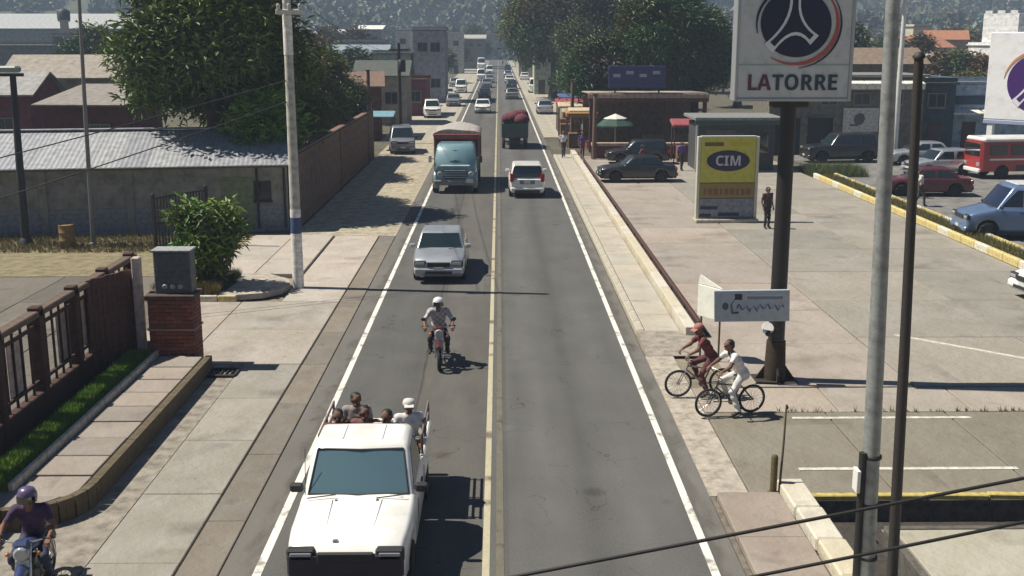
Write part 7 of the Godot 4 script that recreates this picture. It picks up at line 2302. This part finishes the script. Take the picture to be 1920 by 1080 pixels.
	house("house", "pink house with a pitched terracotta roof left of the big white building", Vector3(66.5, 0, -176.0), 9.5, 8, 6.4, C(0.44, 0.29, 0.25), C(0.36, 0.165, 0.10), "gable", 0.35, 3)
	house("house", "orange-tiled house high behind the pink one", Vector3(75.5, 0, -192.0), 6.5, 7, 7.6, C(0.40, 0.25, 0.16), C(0.34, 0.15, 0.08), "gable", -0.3, 2)
	house("house", "narrow pale yellow house between the trees left of the pink house", Vector3(73.0, 0, -204.0), 2.6, 5, 9.8, C(0.62, 0.58, 0.42), tint_tin(), "flat", -1.0, 1, 2)
	house("house", "small white house in front of the pink one", Vector3(56.5, 0, -135.0), 3.2, 5, 5.2, C(0.62, 0.62, 0.58), tint_tin(), "flat", -1.0, 1, 2)
	house("house", "cream house in front of the big white building", Vector3(53.0, 0, -118.0), 4.4, 6, 4.4, C(0.58, 0.56, 0.48), C(0.66, 0.65, 0.6), "shed", -1.0, 2)
	house("house", "brownish house behind the awning band of the shop row", Vector3(33.0, 0, -96.0), 6.4, 6, 5.6, C(0.24, 0.175, 0.13), C(0.2, 0.15, 0.11), "gable", 0.0, 3)
	house("house", "tall white house stepping up the slope left of the violet emblem tower", Vector3(47.0, 0, -103.0), 5.0, 6, 6.8, C(0.76, 0.76, 0.74), C(0.7, 0.7, 0.68), "flat", -1.1, 2, 2)
	house("house", "low white house with a flat roof below the pink house", Vector3(51.5, 0, -140.0), 5.5, 6, 5.6, C(0.74, 0.74, 0.72), C(0.7, 0.7, 0.68), "flat", -1.1, 2)
	house("house", "pale house with a rusty roof between the dark trees behind the tall sign", Vector3(40.0, 0, -150.0), 6.0, 6, 6.0, C(0.60, 0.57, 0.5), C(0.3, 0.15, 0.1), "gable", -0.9, 2)
	car("parked_car", "black hatchback parked in front of the low red-brown market wall", "car", Vector3(8.9, 0.022, -70.7), -PI / 2 - 0.03, {"m": paint("black_paint", C(0.014, 0.014, 0.017)), "L": 3.9, "W": 1.68, "H": 1.5, "zr": -1.6, "zb": -1.85, "deck": 0.95})
	# white sign tower with a violet emblem, cut by the right edge
	var gt := thing("sign_tower", "big white sign tower with a violet emblem cut off by the right edge", "sign", Vector3(32.9, 0, -70.2), -0.85)
	add("panel", bx(Vector3(0, 5.4, 0), Vector3(4.9, 5.4, 0.4), 0.05), mat("tower_white", C(0.80, 0.80, 0.82), 0.5, "soft", 2.0), gt)
	add("panel", bx(Vector3(0, 2.55, 0.02), Vector3(4.9, 0.26, 0.44), 0.03), mat("tower_blue", C(0.30, 0.36, 0.50), 0.5), gt)
	for x in [-2.0, 2.0]:
		add("leg", bx(Vector3(x, 1.25, 0), Vector3(0.4, 2.5, 0.34), 0.03), mat("tower_white"), gt)
	var u := Transform3D(Basis(Vector3.BACK, -0.3), Vector3(0.72, 5.0, 0))
	var vio := mat("emblem_violet", C(0.055, 0.012, 0.13), 0.4)
	var e := add("emblem", MB.new().extr(ring_full(1.85, 1.75), 0.202, 0.23, u), vio, gt)
	add("ring", MB.new().extr(ring_poly(2.1, 2.0, deg_to_rad(80), deg_to_rad(190), 0.03, 0.16), 0.202, 0.228, u), mat("emblem_orange", C(0.55, 0.26, 0.10), 0.4), e)
	var v := Transform3D(Basis.IDENTITY, Vector3(0.72, 5.05, 0))
	add("star_outline", MB.new().extr(star(2.0, 0.15, 0.02), 0.231, 0.245, v), mat("emblem_white"), e)
	add("star_core", MB.new().extr(star(1.7, 0.09, 0.0), 0.246, 0.256, v), vio, e)


func tint_tin() -> Color: return C(0.34, 0.34, 0.33)
